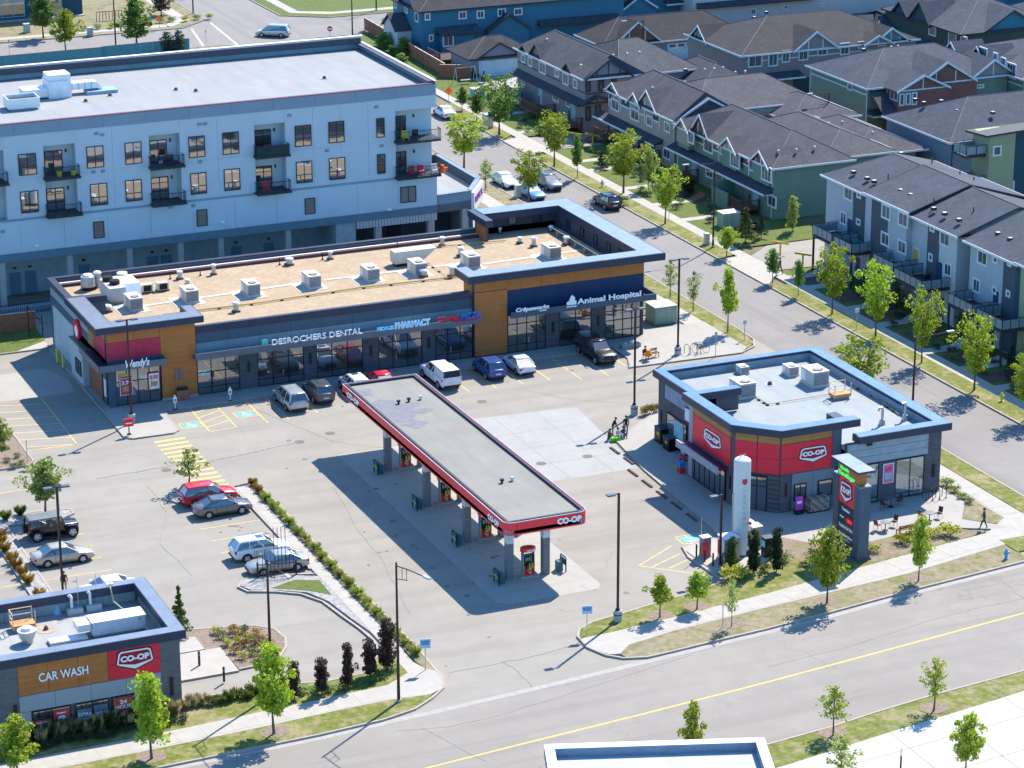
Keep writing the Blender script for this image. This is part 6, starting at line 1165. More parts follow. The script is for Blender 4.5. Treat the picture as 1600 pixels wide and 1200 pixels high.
turbines(h, [tuple(at(*k3(x, y), 7.6)) for x, y in [(595, 405), (698, 400), (1140, 215), (1237, 208), (1330, 195), (1458, 245), (1560, 235)]]); rvents(h, [tuple(at(*k3(x, y), 8.0)) for x, y in [(940, 195), (958, 412), (1010, 438), (1058, 460), (1100, 478)]])
deck(h, 140.0, 284.8, 142.4, 287.8, .9); deck(h, 140.2, 296.5, 142.4, 299.5, .9); stairs(h, 140.2, 299, 4, 1.3, DECK)
# ---- green townhouses (G)
h = house('green two-storey townhouses with rust and tan gables and a stepped porch roof', 'townhouse', (147, 268, 0))
walls(h, 142.4, 256.8, 152.3, 280.6, 6.1, SD['green']); walls(h, 152.3, 259.0, 158.6, 276, 5.9, SD['green']); walls(h, 158.6, 262, 164, 276, 4.6, SD['green'])
roof(h, 142.4, 256.8, 152.2, 280.6, 6.1, 8.9, SH2, 'Y', ha=5.2, hb=5.2); roof(h, 150, 258.6, 158.8, 277, 6.0, 8.0, SH2, 'Y'); roof(h, 156, 262, 165, 278, 4.9, 6.9, SH2, 'Y')
GX = Wl('X', 142.4); GYw = Wl('Y', 256.8)
gable(h, GX, 277.2, 2.8, 6.1, 7.6, 3, SH2, SD['tan'], posts=1, proud=.9, z0=4.4); gable(h, GX, 274.2, 3.6, 6.1, 8.7, 4.5, SH2, SD['rust'], posts=2, proud=.1); gable(h, GX, 266.4, 3.4, 6.0, 7.7, 4, SH2, SD['tan'], posts=3, proud=.5); gable(h, GX, 259.0, 3.6, 6.0, 7.8, 4.5, SH2, SD['rust'], posts=3, proud=.4)
GX.box(q := MB(), 275.8, 3.9, 278.6, 6.1, 0, .9); q.build('bay', SD['green'], h); GX.box(q := MB(), 264.7, 3.9, 268.1, 6.0, 0, .5); q.build('bay', SD['green'], h); GX.box(q := MB(), 257.2, 3.9, 260.8, 6.0, 0, .4); q.build('bay', SD['green'], h)
GXb = Wl('X', 141.95); GXa = Wl('X', 141.5)
for u0, u1, m_ in ((272.4, 270.0, 'rust'), (264.6, 262.6, 'rust'), (262.6, 260.9, 'rust')): GX.box(q := MB(), u1, 5.0, u0, 5.95, 0, .03); q.build('panel', SD[m_], h)
belt(h, GX, 256.9, 280.5, 4.85); posts(h, GX, (280.4, 275.7, 269.8, 264.6, 262.5, 256.9), 3.9, 6.0); belt(h, GX, 256.9, 280.5, 2.6, t=.1); posts(h, GX, (280.3, 257.0), .3, 2.9)
pent(h, GX, 256.6, 281, 3.2, 1.3, SH1)
for a in [(240, 355, 300, 510)]: hwin(h, GXa, k4, *a)
for a in [(405, 410, 497, 612), (580, 520, 642, 642), (875, 650, 942, 802), (425, 700, 497, 872), (1070, 1010, 1155, 1180), (600, 790, 650, 945)]: hwin(h, GX, k4, *a)
for a in [(680, 570, 775, 772), (1005, 705, 1107, 915)]: hwin(h, GXb, k4, *a, nu=3)
door(h, GX, 276.0, .8, MATS['pale_blue_door']); door(h, GX, 267.4, .8, MATS['pale_blue_door']); door(h, GX, 260.8, .8, MATS['pale_blue_door'])
MB().box(139.6, 266.0, 0, 142.4, 266.2, 2.6).build('privacy_screen', SD['green'], h); MB().box(139.6, 262.3, 0, 139.8, 266.0, 2.1).build('privacy_screen', SD['green'], h)
turbines(h, [tuple(at(*k4(x, y), 7.2)) for x, y in [(1172, 600), (1360, 585), (1550, 560)]]+[tuple(at(*kc4(x, y), 6.8)) for x, y in [(437, 865), (527, 855), (652, 843), (375, 785), (462, 778)]]); rvents(h, [tuple(at(*k4(x, y), 7.9)) for x, y in [(740, 190), (868, 240), (1000, 300), (1228, 390)]])
deck(h, 139.9, 274.8, 142.4, 278.0, .8); deck(h, 139.9, 259.6, 142.4, 262.2, .8); stairs(h, 139.8, 261, 5, 1.3, mat('rust_step', (.22, .10, .07), .8)); stairs(h, 139.6, 268, 5, 1.4, MATS['rust_step'])
# ---- three-storey townhouses
GLR = mat('frosted_rail_glass', (.22, .27, .30), .3, var=.03)
def balcony(h, x0, x1, y0, y1, z, post=True, chairs=None):
    b = MB().box(x0, y0, z-.25, x1, y1, z).build('balcony', TRD, h)
    for a, e in (((x0, y0), (x0, y1)), ((x0, y0), (x1, y0)), ((x0, y1), (x1, y1))):
        a = Vector(a); e = Vector(e); L_ = (e-a).length; n_ = max(2, round(L_/1.1)); d = (e-a)/n_
        r = MB(); line_ = d.normalized(); q = Vector((-line_.y, line_.x))*.025
        r.prism([a-q, e-q, e+q, a+q], z+1.05, z+1.11)
        for k in range(n_+1): c = a+d*k; r.box(c.x-.025, c.y-.025, z, c.x+.025, c.y+.025, z+1.05)
        r.build('railing', TRD, b)
        for k in range(n_): c0 = a+d*(k+.05); c1 = a+d*(k+.95); q2 = q*.4; MB().prism([c0-q2, c1-q2, c1+q2, c0+q2], z+.12, z+.98).build('pane', GLR, b)
    if post:
        for y in (y0+.1, y1-.1): MB().box(x0+.02, y-.09, 0, x0+.2, y+.09, z-.25).build('post', TRD, b)
    return b
h = house('pale three-storey townhouses with dark vertical bands and glass balconies', 'townhouse', (145, 227, 0))
TX = Wl('X', 139.5); TY_ = Wl('Y', 214.6)
walls(h, 139.5, 214.6, 147.5, 240, 9.4, SD['mist']); walls(h, 147.5, 216.0, 152.5, 240, 9.4, SD['dteal'])
TX.box(q := MB(), 214.6, 0, 217.7, 9.3, 0, .04); q.build('cladding', SD['white'], h); TY_.box(q := MB(), 139.5, 0, 147.4, 9.35, 0, .04); q.build('cladding', SD['mist'], h)
TX.box(q := MB(), 217.7, 3.4, 219.9, 9.3, .0, .05); q.build('cladding', SD['slate'], h); TX.box(q := MB(), 226.5, .3, 229.8, 9.5, 0, .6); q.build('cladding', SD['slate'], h)
TX.box(q := MB(), 231.9, 4.2, 234.4, 9.4, 0, .05); q.build('cladding', SD['slate'], h); TX.box(q := MB(), 231.0, .3, 231.9, 9.4, -.02, .05); q.build('cladding', SD['dteal'], h); TX.box(q := MB(), 223.0, .3, 226.5, 9.5, 0, .6); q.build('cladding', SD['mist'], h); TX.box(q := MB(), 229.8, .3, 231.0, 9.5, 0, .6); q.build('cladding', SD['mist'], h)
roof(h, 139.5, 214.4, 152.5, 222.5, 9.45, 11.7, SH3, 'Y', ha=.02, hb=.02, oh=.5); roof(h, 139.3, 223.0, 152.5, 231.0, 9.75, 11.9, SH3, 'Y', ha=.02, hb=.02, oh=.5); roof(h, 139.5, 231.4, 152.5, 240.0, 9.5, 11.7, SH3, 'Y', ha=.02, hb=3.0, oh=.5)
TY_.poly(q := MB(), [(139.5, 9.3), (152.5, 9.3), (146, 11.5)], -.2, .02); q.build('gable_wall', SD['mist'], h); Wl('Y', 223.1).poly(q := MB(), [(139.2, 9.5), (152.5, 9.5), (146, 11.75)], -.2, .05); q.build('gable_wall', SD['dteal'], h)
TXp = Wl('X', 138.9)
for a in [(200, 345, 265, 480), (170, 540, 217, 667), (300, 385, 331, 457), (295, 600, 326, 667), (390, 620, 417, 682), (397, 425, 425, 460), (950, 695, 1022, 840), (982, 940, 1035, 1072), (870, 650, 906, 720), (860, 870, 890, 950), (790, 615, 815, 650)]: hwin(h, TX, kt, *a, nu=2 if a[2]-a[0] > 40 else 1)
for a in [(495, 480, 560, 630), (490, 700, 552, 837), (625, 540, 695, 690), (620, 760, 682, 897), (600, 1040, 668, 1150)]: hwin(h, TXp, kt, *a)
NVD = mat('navy_door', (.02, .05, .12), .5)
door(h, TX, 234.9, 3.9, NVD); door(h, TX, 217.6, 3.7, NVD); door(h, TX, 221.9, 4.0, mat('mustard_door', (.55, .33, .08), .6)); door(h, TX, 233, .3, NVD); door(h, TX, 216.9, .3, NVD)
balcony(h, 136.6, 139.5, 233.6, 237.6, 4.0); balcony(h, 136.6, 139.5, 229.6, 233.2, 3.9); balcony(h, 136.6, 139.5, 221.4, 225.3, 4.1); balcony(h, 136.2, 139.5, 215.4, 220.6, 3.9)
rvents(h, [tuple(at(*kt(x, y), 10.4)) for x, y in [(268, 245), (375, 293), (430, 318), (638, 388), (715, 423), (845, 238), (895, 530), (980, 570), (1092, 618), (1108, 352), (1340, 452), (600, 128), (640, 100)]])
for x, y in [(538, 300), (885, 270), (970, 310), (895, 490), (1205, 562), (880, 178), (1207, 325), (1098, 280)]: p = at(*kt(x, y), 10.6); MB().cyl(p.x, p.y, 10.0, 11.2, .07, 6).build('vent_pipe', VENTD, h)
for y in (236, 232, 224, 218): stairs(h, 137.6, y, 5, 1.4, mat('step_concrete', (.32, .33, .33), .9), z=.7)
TX.box(q := MB(), 219.4, 1.6, 219.7, 1.9, 0, .1); q.build('wall_lamp', METALG, h)
simple('deck_chair', 'teal chairs on the second glass balcony of the pale townhouses', 'chair', (138, 231, 3.9), chairparts(mat('teal_chair', (.03, .28, .22), .6)))
simple('patio_chair', 'black chair on the balcony nearest the townhouse gable corner', 'chair', (138, 217, 3.9), chairparts(FRAME))
h = house('pale and olive three-storey townhouses at the right edge of the photo', 'townhouse', (145, 203, 0))
walls(h, 139.6, 190, 152.5, 212.4, 9.3, SD['mist']); U = Wl('X', 139.6)
U.box(q := MB(), 204.6, .2, 206.6, 9.3, 0, .05); q.build('cladding', SD['slate'], h); U.box(q := MB(), 203.4, .2, 204.6, 9.3, -.02, .06); q.build('cladding', SD['dteal'], h); U.box(q := MB(), 192, .2, 203.4, 9.4, 0, .25); q.build('cladding', SD['lime'], h)
roof(h, 139.6, 204.2, 152.5, 212.6, 9.35, 11.6, SH3, 'Y', ha=.02, hb=.02, oh=.5); roof(h, 139.4, 190, 152.5, 203.4, 9.6, 11.8, SH3, 'Y', ha=.02, hb=.02, oh=.5)
for a in [(1125, 585, 1222, 785), (1075, 880, 1145, 1068), (1285, 655, 1330, 755), (1275, 970, 1318, 1075), (1435, 720, 1475, 785), (1420, 1010, 1462, 1105)]: hwin(h, U, k7, *a, nu=2 if a[2]-a[0] > 60 else 1)
door(h, U, 207.6, 3.6, NVD); door(h, U, 208, .3, NVD); balcony(h, 136.8, 139.6, 207.3, 211.6, 3.7); balcony(h, 136.8, 139.6, 202.2, 206.6, 3.6)
rvents(h, [tuple(at(*kt(x, y), 10.2)) for x, y in [(1398, 725), (1493, 768), (1470, 683)]])
for y in (209, 203): stairs(h, 137.6, y, 5, 1.4, MATS['step_concrete'], z=.7)
# ---- second row
h = house('green hip-roofed duplex with rust gables behind the charcoal roofs', 'house', (183, 294, 0))
walls(h, 172.4, 287.2, 193, 302, 6.2, SD['green']); walls(h, 174.8, 283.9, 182, 287.3, 6.2, SD['rust']); walls(h, 182, 285.8, 187.5, 287.3, 6.2, SD['rust'])
roof(h, 172.4, 287.2, 193, 302, 6.25, 9.4, SH3, 'X', ha=7, hb=7, trim=mat('aqua_white_trim', (.45, .58, .62), .6)); HT = MATS['aqua_white_trim']
HY = Wl('Y', 283.9); HX = Wl('X', 172.4); HX2 = Wl('X', 174.8); HY2 = Wl('Y', 285.8)
gable(h, HY, 178.3, 7.4, 6.25, 8.0, 6, SH3, SD['rust'], HT, posts=1); gable(h, HY2, 182.8, 8.6, 6.3, 8.9, 7, SH3, SD['rust'], HT, posts=2); gable(h, Wl('Y', 287.0), 190.6, 6.4, 6.25, 8.3, 6, SH3, SD['brown'], HT, posts=1)
belt(h, HX, 287.4, 301.8, 5.2, HT); posts(h, HX, (301.7, 287.4), .3, 6.2, HT); posts(h, HX2, (284, 284.9, 285.8, 286.6), 5.0, 6.2, HT, .1); belt(h, HX2, 284, 287.2, 4.9, HT)
hwin(h, HX, k5, 570, 445, 615, 550, trim=HT, nu=1); HYw = Wl('Y', 287.2); hwin(h, HYw, k5, 820, 520, 890, 605, trim=HT)
for a in [(1100, 575, 1150, 700), (1165, 570, 1215, 690), (1230, 560, 1280, 690)]: hwin(h, HY, k5, *a, trim=HT, nu=1)
for a in [(1325, 540, 1365, 640), (1375, 530, 1475, 655)]: hwin(h, HY2, k5, *a, trim=HT)
for a in [(1030, 880, 1080, 920), (1100, 880, 1180, 915)]: hwin(h, Wl('Y', 287.0), k6, *a, trim=HT)
pent(h, HYw, 172.4, 176, 2.9, 1.6, SH1, HT); MB().slab([(172.6, 283.5, 3.4), (176.5, 283.5, 3.4), (176.5, 287.2, 6.0), (172.6, 287.2, 6.0)], .15).build('lean_to_roof', SH1, h)
rvents(h, [tuple(at(*k5(x, y), 8.4)) for x, y in [(730, 118), (800, 142), (868, 165)]]); turbines(h, [tuple(at(*k5(x, y), 9.0)) for x, y in [(1015, 112), (1085, 105)]])
h = house('blue-grey house with a broad slate hip roof behind the three-storey row', 'house', (178, 265, 0))
walls(h, 166.3, 258.2, 188, 272.4, 6.3, SD['blue']); roof(h, 166.3, 258.2, 188, 272.4, 6.35, 9.6, SH3, 'X', ha=7, hb=6); JY = Wl('Y', 258.2); JX = Wl('X', 166.3)
a = [kc4(1200, 895), kc4(1265, 970)]; hwin(h, JY, kc4, 1200, 895, 1265, 970); hwin(h, JY, kc4, 1335, 890, 1370, 930, nu=1); posts(h, JY, (166.5,), .3, 6.2, TRD, .1)
rvents(h, [tuple(at(*kc4(x, y), 8.4)) for x, y in [(1083, 632), (1185, 692), (975, 643), (920, 622), (1405, 705)]])
h = house('olive green three-storey house with a white balcony, right of the blue-grey one', 'house', (167, 250, 0))
walls(h, 162.8, 245, 166.1, 248.4, 10.3, SD['lime']); walls(h, 166.1, 245.6, 176, 248.4, 10.2, SD['dteal']); MB().slab([(162.0, 244.4, 10.5), (176, 244.2, 11.2), (176, 248.8, 10.4), (162.0, 248.8, 10.2)], .22).build('roof', TRD, h)
KY = Wl('Y', 245); hwin(h, KY, kc4, 1405, 912, 1455, 972, nu=1); hwin(h, Wl('Y', 245.6), kc4, 1518, 1130, 1535, 1195, nu=1); KX = Wl('X', 162.8)
for z in (8.1, 4.6): balcony(h, 160.2, 162.8, 245.6, 248.2, z, post=False)
# far rows
h = house('teal house row with a dark garage roof in front, beyond the apartment block', 'townhouse', (155, 360, 0))
walls(h, 139.8, 357.0, 172, 368, 6.3, SD['teal']); roof(h, 139.8, 357, 172, 368, 6.3, 9.5, SH4, 'X', trim=TRD); B1 = Wl('Y', 357.0)
walls(h, 142.5, 355.6, 147.5, 357.1, 3.0, SD['teal']); pent(h, B1, 142, 148.5, 3.0, 2.0, SH1, TRD, .8); gable(h, B1, 153.0, 6.4, 2.8, 5.0, .1, SH1, SD['teal'], TRD, proud=1.2, z0=0.3); pent(h, B1, 158, 171, 3.0, 1.4, SH1, TRD)
for a in [(420, 138, 482, 210), (775, 118, 860, 195), (962, 110, 1045, 190), (1180, 90, 1268, 168), (1350, 85, 1440, 155)]: hwin(h, B1, k1, *a)
for a in [(610, 365, 725, 480)]: hwin(h, Wl('Y', 355.6), k1, *a)
hwin(h, B1, k1, 465, 360, 515, 430, nu=1); B1x = Wl('X', 139.8); gable(h, B1x, 362, 6, 6.3, 8.6, 3, SH1, SD['teal'], TRD)
for a in [(115, 10, 140, 95), (220, 60, 250, 145), (325, 115, 360, 235)]: hwin(h, B1x, k1, *a, nu=1)
gable(h, B1x, 363.5, 4.5, 3.0, 5.2, .1, SH1, SD['white'], TRD, proud=2.2, z0=.4)
h = house('dark-roofed double garage with a pale blue door beside the brown fence', 'garage', (144, 342, 0))
walls(h, 140.0, 339.0, 148.6, 346, 2.8, SD['blue']); roof(h, 140, 339, 150, 346.4, 2.85, 5.0, SH4, 'X', trim=TRD); E1 = Wl('Y', 339); gable(h, E1, 144.2, 6.6, 2.85, 4.8, 4, SH4, SD['blue'], TRD, proud=.2)
wlk = Wl('Y', 338.98); wlk.box(q := MB(), 141.2, .1, 147.2, 2.4, 0, .04); gdr = q.build('garage_door', mat('blue_white_door', (.42, .58, .66), .5), h)
for k in range(3): wlk.box(q := MB(), 141.25, .12+k*.77, 147.15, .84+k*.77, .04, .06); q.build('door_panel', MATS['blue_white_door'], gdr)
struct(sheet('driveway_pad', [(140, 331), (150, 331), (150, 339), (140, 339)], .13, CONC2))
h = house('teal-blue row houses at the top edge with grey porch roofs', 'townhouse', (176, 366, 0))
walls(h, 163, 362, 196, 372, 6.5, SD['teal']); roof(h, 163, 362, 196, 372, 6.5, 9.5, SH4, 'X', trim=TRW); B2 = Wl('Y', 362)
pent(h, B2, 164, 166.5, 3.2, 1.2, SH1); pent(h, B2, 167, 172.5, 3.0, 1.6, SH1); gable(h, B2, 176.4, 5.6, 3.2, 5.0, .1, SH1, SD['teal'], TRW, proud=1.2, z0=.4); pent(h, B2, 181, 190, 3.4, 1.4, SH1)
for a in [(275, 0, 325, 65), (620, 0, 695, 50), (800, 0, 878, 40), (1005, 0, 1085, 28), (465, 205, 565, 300)]: hwin(h, B2, k8, *a)
hwin(h, Wl('Y', 360.8), k8, 805, 190, 880, 250); hwin(h, B2, k8, 315, 215, 355, 280, nu=1)
h = house('brown-roofed garage block with a slatted white gable and a white door', 'garage', (170, 342, 0))
walls(h, 160, 338.4, 182, 347, 3.0, SD['grey']); roof(h, 160, 338.4, 182, 347, 3.05, 6.0, SH4, 'X', trim=HT); M1 = Wl('Y', 338.4); gable(h, M1, 165.2, 7.4, 3.05, 6.0, 4, SH4, SD['rust'], HT, posts=2)
M1.box(q := MB(), 170.0, .1, 175.8, 2.5, 0, .05); gdr = q.build('garage_door', mat('sky_blue_door', (.38, .58, .70), .5), h)
for k in range(4): M1.box(q := MB(), 170.3+k*1.4, 1.95, 171.2+k*1.4, 2.3, .05, .07); q.build('pane', HGL, gdr)
h = house('long taupe duplex with white lattice gables in the second row, top right', 'house', (180, 319, 0))
walls(h, 167.4, 311.2, 194, 327, 6.2, SD['brown']); roof(h, 167.4, 311.2, 194, 327, 6.25, 9.5, SH4, 'X', trim=HT); N1 = Wl('Y', 311.2); NX = Wl('X', 167.4)
gable(h, Wl('X', 167.4), 323.6, 5, 6.0, 8.2, 4, SH4, SD['brown'], HT, posts=3)
kn = lambda x, y: (800+x/4, y/4)
gable(h, N1, 178.2, 6.6, 6.25, 8.6, 5, SH4, SD['brown'], HT, posts=2, proud=.4); gable(h, N1, 190.0, 4.4, 6.25, 8.3, 5, SH4, SD['brown'], HT, posts=3, proud=.1); gable(h, N1, 187.6, 3.6, 6.25, 7.6, 4, SH4, SD['brown'], HT, posts=1, proud=.8)
for a in [(1475, 340, 1562, 415)]: hwin(h, N1, kn, *a, trim=HT)
for a in [(85, 315, 135, 388), (190, 295, 250, 375), (308, 282, 370, 345), (450, 270, 507, 340), (560, 260, 615, 300), (685, 250, 732, 285), (0, 330, 60, 412)]: hwin(h, N1, kc4, *a, trim=HT)
belt(h, N1, 168, 193.5, 5.2, HT, .14); pent(h, N1, 181, 187.5, 3.2, 2.2, SH1, HT); pent(h, N1, 170, 176, 3.0, 1.8, SH1, HT)
N1.box(q := MB(), 182.0, .1, 187.0, 2.5, 0, .05); q.build('garage_door', SD['dteal'], h); N1.box(q := MB(), 175.2, .1, 179.5, 2.4, .0, .05); q.build('garage_door', SD['dteal'], h)
rvents(h, [tuple(at(*kn(x, y), 8.0)) for x, y in [(1515, 110), (1568, 112), (1590, 78)]])
h = house('white-sided long house at the very top edge, right of centre', 'house', (200, 362, 0))
walls(h, 184, 358, 222, 368, 6.3, SD['white']); roof(h, 184, 358, 222, 368, 6.3, 9, SH4, 'X', trim=TRD); P1_ = Wl('Y', 358); pent(h, P1_, 184.5, 205, 3.2, 1.3, SH1, TRD)
for a in [(95, 30, 125, 60), (325, 20, 350, 42)]: hwin(h, P1_, kc4, *a)
hwin(h, P1_, kn, 1490, 52, 1525, 92)
h = house('dark teal gabled house with tall bay windows near the top right corner', 'house', (209, 318, 0))
walls(h, 200.5, 310, 216, 330, 6.6, SD['dkgreen']); roof(h, 200.5, 310, 216, 330, 6.6, 10.0, SH3, 'Y', trim=TRD); QX = Wl('X', 200.5); QY = Wl('Y', 310)
gable(h, QX, 320.2, 4.6, 6.4, 9.2, 5, SH3, SD['dteal'], TRD, posts=0, proud=.3); gable(h, QX, 325.6, 3.6, 6.4, 8.6, 4, SH3, SD['dteal'], TRD, proud=.2); gable(h, QY, 208.5, 9, 6.6, 9.2, 6, SH3, SD['teal'], TRD, proud=.1)
for a in [(615, 260, 685, 385), (820, 320, 895, 480), (945, 365, 1005, 535)]: hwin(h, QX, k6, *a, nu=3)
MB().slab([(198.2, 306, 3.0), (201, 306, 4.4), (201, 322, 4.4), (198.2, 322, 3.0)], .15).build('lean_to_roof', SH3, h)
h = house('small dark garage with a half-timbered gable, top right', 'garage', (199, 328, 0))
walls(h, 196, 326, 204, 336, 3.4, SD['dkgreen']); roof(h, 196, 326, 204.5, 336, 3.4, 6.2, SH3, 'X', trim=TRD); gable(h, Wl('X', 196), 331, 6, 3.4, 5.6, 3, SH3, SD['blue'], TRD); Wl('Y', 326).box(q := MB(), 200, .1, 203.4, 2.6, 0, .05); q.build('garage_door', SD['dteal'], h); Wl('X', 196).box(q := MB(), 328.5, .1, 333.5, 2.6, 0, .05); q.build('garage_door', MATS['sky_blue_door'], h)
h = house('green house with white-edged gables and tall windows at the right edge', 'house', (202, 295, 0))
walls(h, 193.2, 284, 212, 302.6, 6.2, SD['green']); roof(h, 193.2, 284, 212, 302.6, 6.25, 9.3, SH3, 'Y'); RX = Wl('X', 193.2)
gable(h, RX, 300.0, 3.4, 6.2, 8.2, 4, SH3, SD['brown'], TRW, posts=1, proud=.5); gable(h, RX, 294.4, 4.0, 6.2, 8.6, 5, SH3, SD['rust'], TRW, posts=1, proud=.1); gable(h, RX, 291.2, 3.6, 6.0, 7.8, 4, SH3, SD['brown'], TRW, posts=2, proud=.7)
for a in [(1140, 480, 1215, 655), (1285, 540, 1325, 670), (1365, 590, 1410, 740), (1430, 640, 1515, 830)]: hwin(h, RX, k6, *a, nu=3)
belt(h, RX, 284.2, 302.4, 5.1)
h = house('slate roof house in the far top right corner', 'house', (232, 340, 0)); walls(h, 222, 332, 246, 350, 6.3, SD['teal']); roof(h, 222, 332, 246, 350, 6.3, 10, SH3, 'X', trim=TRD)
walls(h, 218, 312, 240, 326, 6.0, SD['teal']); roof(h, 218, 312, 240, 326, 6.0, 9.2, SH3, 'X', trim=TRD); rvents(h, [(224, 318, 7.6), (228, 317, 7.4)])
# top-left low teal building
h = thing('shop_row', 'low dark teal building with a glazed front at the top left corner', 'shop building', (90, 408, 0))
walls(h, 70, 406, 103, 420, 9, SD['dteal']); TL = Wl('Y', 406)
for a, e in ((84, 87.6), (88.6, 94), (96.5, 99.8), (74, 82)): win(TL, h, a, .6, e, 4.6, mat('teal_window_frame', (.2, .4, .45), .5), STORE, 3, (.6,), fw_=.1)
panels(TL, h, 70, 5.0, 103, 8.9, 8, 1, SD['teal'], d=.06)
MB().box(70, 405.0, 0, 103, 406, .25).build('step', CONC, h)
q = thing('wood_lattice', 'pale wooden screen frame outside the top left building', 'screen', (106, 402, 0))
for k in range(9): MB().box(103.5+k*.5, 399.9, .1, 103.58+k*.5, 400, 1.5).build('slat', DECK, q)
MB().box(103.5, 399.88, 1.45, 107.6, 400.0, 1.55).build('rail', DECK, q)
# fences round the far garage
fence('brown privacy fence with pale cap, from the far corner down to the garage', [(138.6, 377.0), (137.2, 341.5)], 1.9, 1.1, FW, FWT)
fence('short brown fence joining the privacy fence to the pale-door garage', [(136.3, 341.2), (140, 339.2)], 1.9, .6, FW, FWT)
t = thing('garden_swing', 'grey swing frame on the grass by the brown fence', 'swing', (138, 336, 0))
for y in (-.6, .6):
    for x in (-1.4, 1.4): MB().tube([(138+x*1.1, 336+y*1.6, 0), (138+x, 336, 2.4)], .05, 5).build('leg', METALG, t)
MB().tube([(136.6, 336, 2.4), (139.4, 336, 2.4)], .05, 5).build('crossbar', METALG, t); MB().box(137.3, 335.7, .6, 138.7, 336.2, .7).build('seat', METALG, t)
deckh = thing('timber_deck', 'raised brown timber deck with planters behind the privacy fence', 'deck', (139.5, 349, 0)); deck(deckh, 138.6, 347, 143, 351.5, 1.2, mat('greyed_deck', (.12, .09, .09), .8))
# ================================================================ VEHICLES
def paint(name, col, metal=.0, rough=.28):
    m = bpy.data.materials.get(name)
    if m: return m
    m = mat(name, col, rough, metal, var=.03, scale=1.5, spec=.5, local=True); b = m.node_tree.nodes['Principled BSDF']; b.inputs['Coat Weight'].default_value = .6; b.inputs['Coat Roughness'].default_value = .05; return m
CG = glassmat('car_glass', (.012, .018, .022), .10, .02, tint=(.8, .9, 1))
LAMP_R = mat('tail_lamp_red', (.45, .01, .015), .2); LAMP_W = mat('head_lamp_clear', (.6, .62, .65), .15, .2); PLATE = mat('plate_white', (.6, .6, .6), .5); RIM = mat('alloy_rim', (.45, .46, .48), .35, .5); DPL = mat('dark_plastic', (.02, .02, .022), .6); ARCH = mat('arch_black', (.006, .006, .006), .9)
KIND = {  # length, width, height, sections (x, half width, z bottom, z belt, z top), glass lower x0,x1, glass upper x0,x1, belt z
 'sedan': dict(W=1.82, H=1.46, sec=[(-2.38, .70, .38, .70, .84), (-2.25, .84, .26, .86, .99), (-1.7, .90, .22, .92, 1.04), (-.9, .91, .22, .93, 1.02), (.2, .91, .22, .92, .99), (1.0, .91, .22, .90, .97), (1.75, .88, .22, .80, .86), (2.2, .80, .24, .70, .74), (2.37, .62, .34, .56, .62)], gl=(-1.78, 1.12), gu=(-1.02, .28), wb=1.38, r=.33),
 'suv': dict(W=1.88, H=1.70, sec=[(-2.32, .74, .42, .95, 1.05), (-2.2, .88, .32, 1.05, 1.12), (-1.5, .93, .28, 1.07, 1.14), (0, .93, .28, 1.04, 1.10), (1.05, .93, .28, 1.00, 1.08), (1.8, .90, .28, .92, .98), (2.2, .82, .30, .80, .85), (2.34, .66, .38, .62, .70)], gl=(-2.22, 1.15), gu=(-1.85, .30), wb=1.34, r=.37),
 'minivan': dict(W=1.98, H=1.78, sec=[(-2.54, .78, .40, .95, 1.05), (-2.42, .93, .28, 1.05, 1.12), (-1.5, .98, .24, 1.05, 1.10), (.4, .98, .24, 1.0, 1.06), (1.3, .97, .24, .96, 1.02), (2.05, .92, .26, .84, .88), (2.42, .80, .30, .70, .72), (2.54, .62, .36, .55, .6)], gl=(-2.45, 1.65), gu=(-2.15, .55), wb=1.5, r=.34),
 'pickup': dict(W=2.03, H=1.95, sec=[(-2.92, .92, .55, 1.15, 1.25), (-2.85, .99, .42, 1.22, 1.30), (-1.2, 1.01, .40, 1.22, 1.28), (.3, 1.01, .40, 1.20, 1.26), (1.25, 1.01, .40, 1.18, 1.26), (2.4, .99, .42, 1.12, 1.2), (2.85, .93, .46, 1.02, 1.06), (2.93, .80, .52, .8, .9)], gl=(-2.88, 1.45), gu=(-2.7, .70), wb=1.9, r=.42),
 'jeep': dict(W=1.88, H=1.86, sec=[(-2.05, .74, .58, 1.10, 1.16), (-2.0, .78, .52, 1.14, 1.18), (-.5, .80, .50, 1.14, 1.18), (.75, .80, .50, 1.12, 1.16), (.85, .70, .52, 1.08, 1.14), (1.9, .62, .54, 1.04, 1.10), (1.98, .58, .56, 1.0, 1.04)], gl=(-2.02, .85), gu=(-1.96, .62), wb=1.42, r=.45),
}
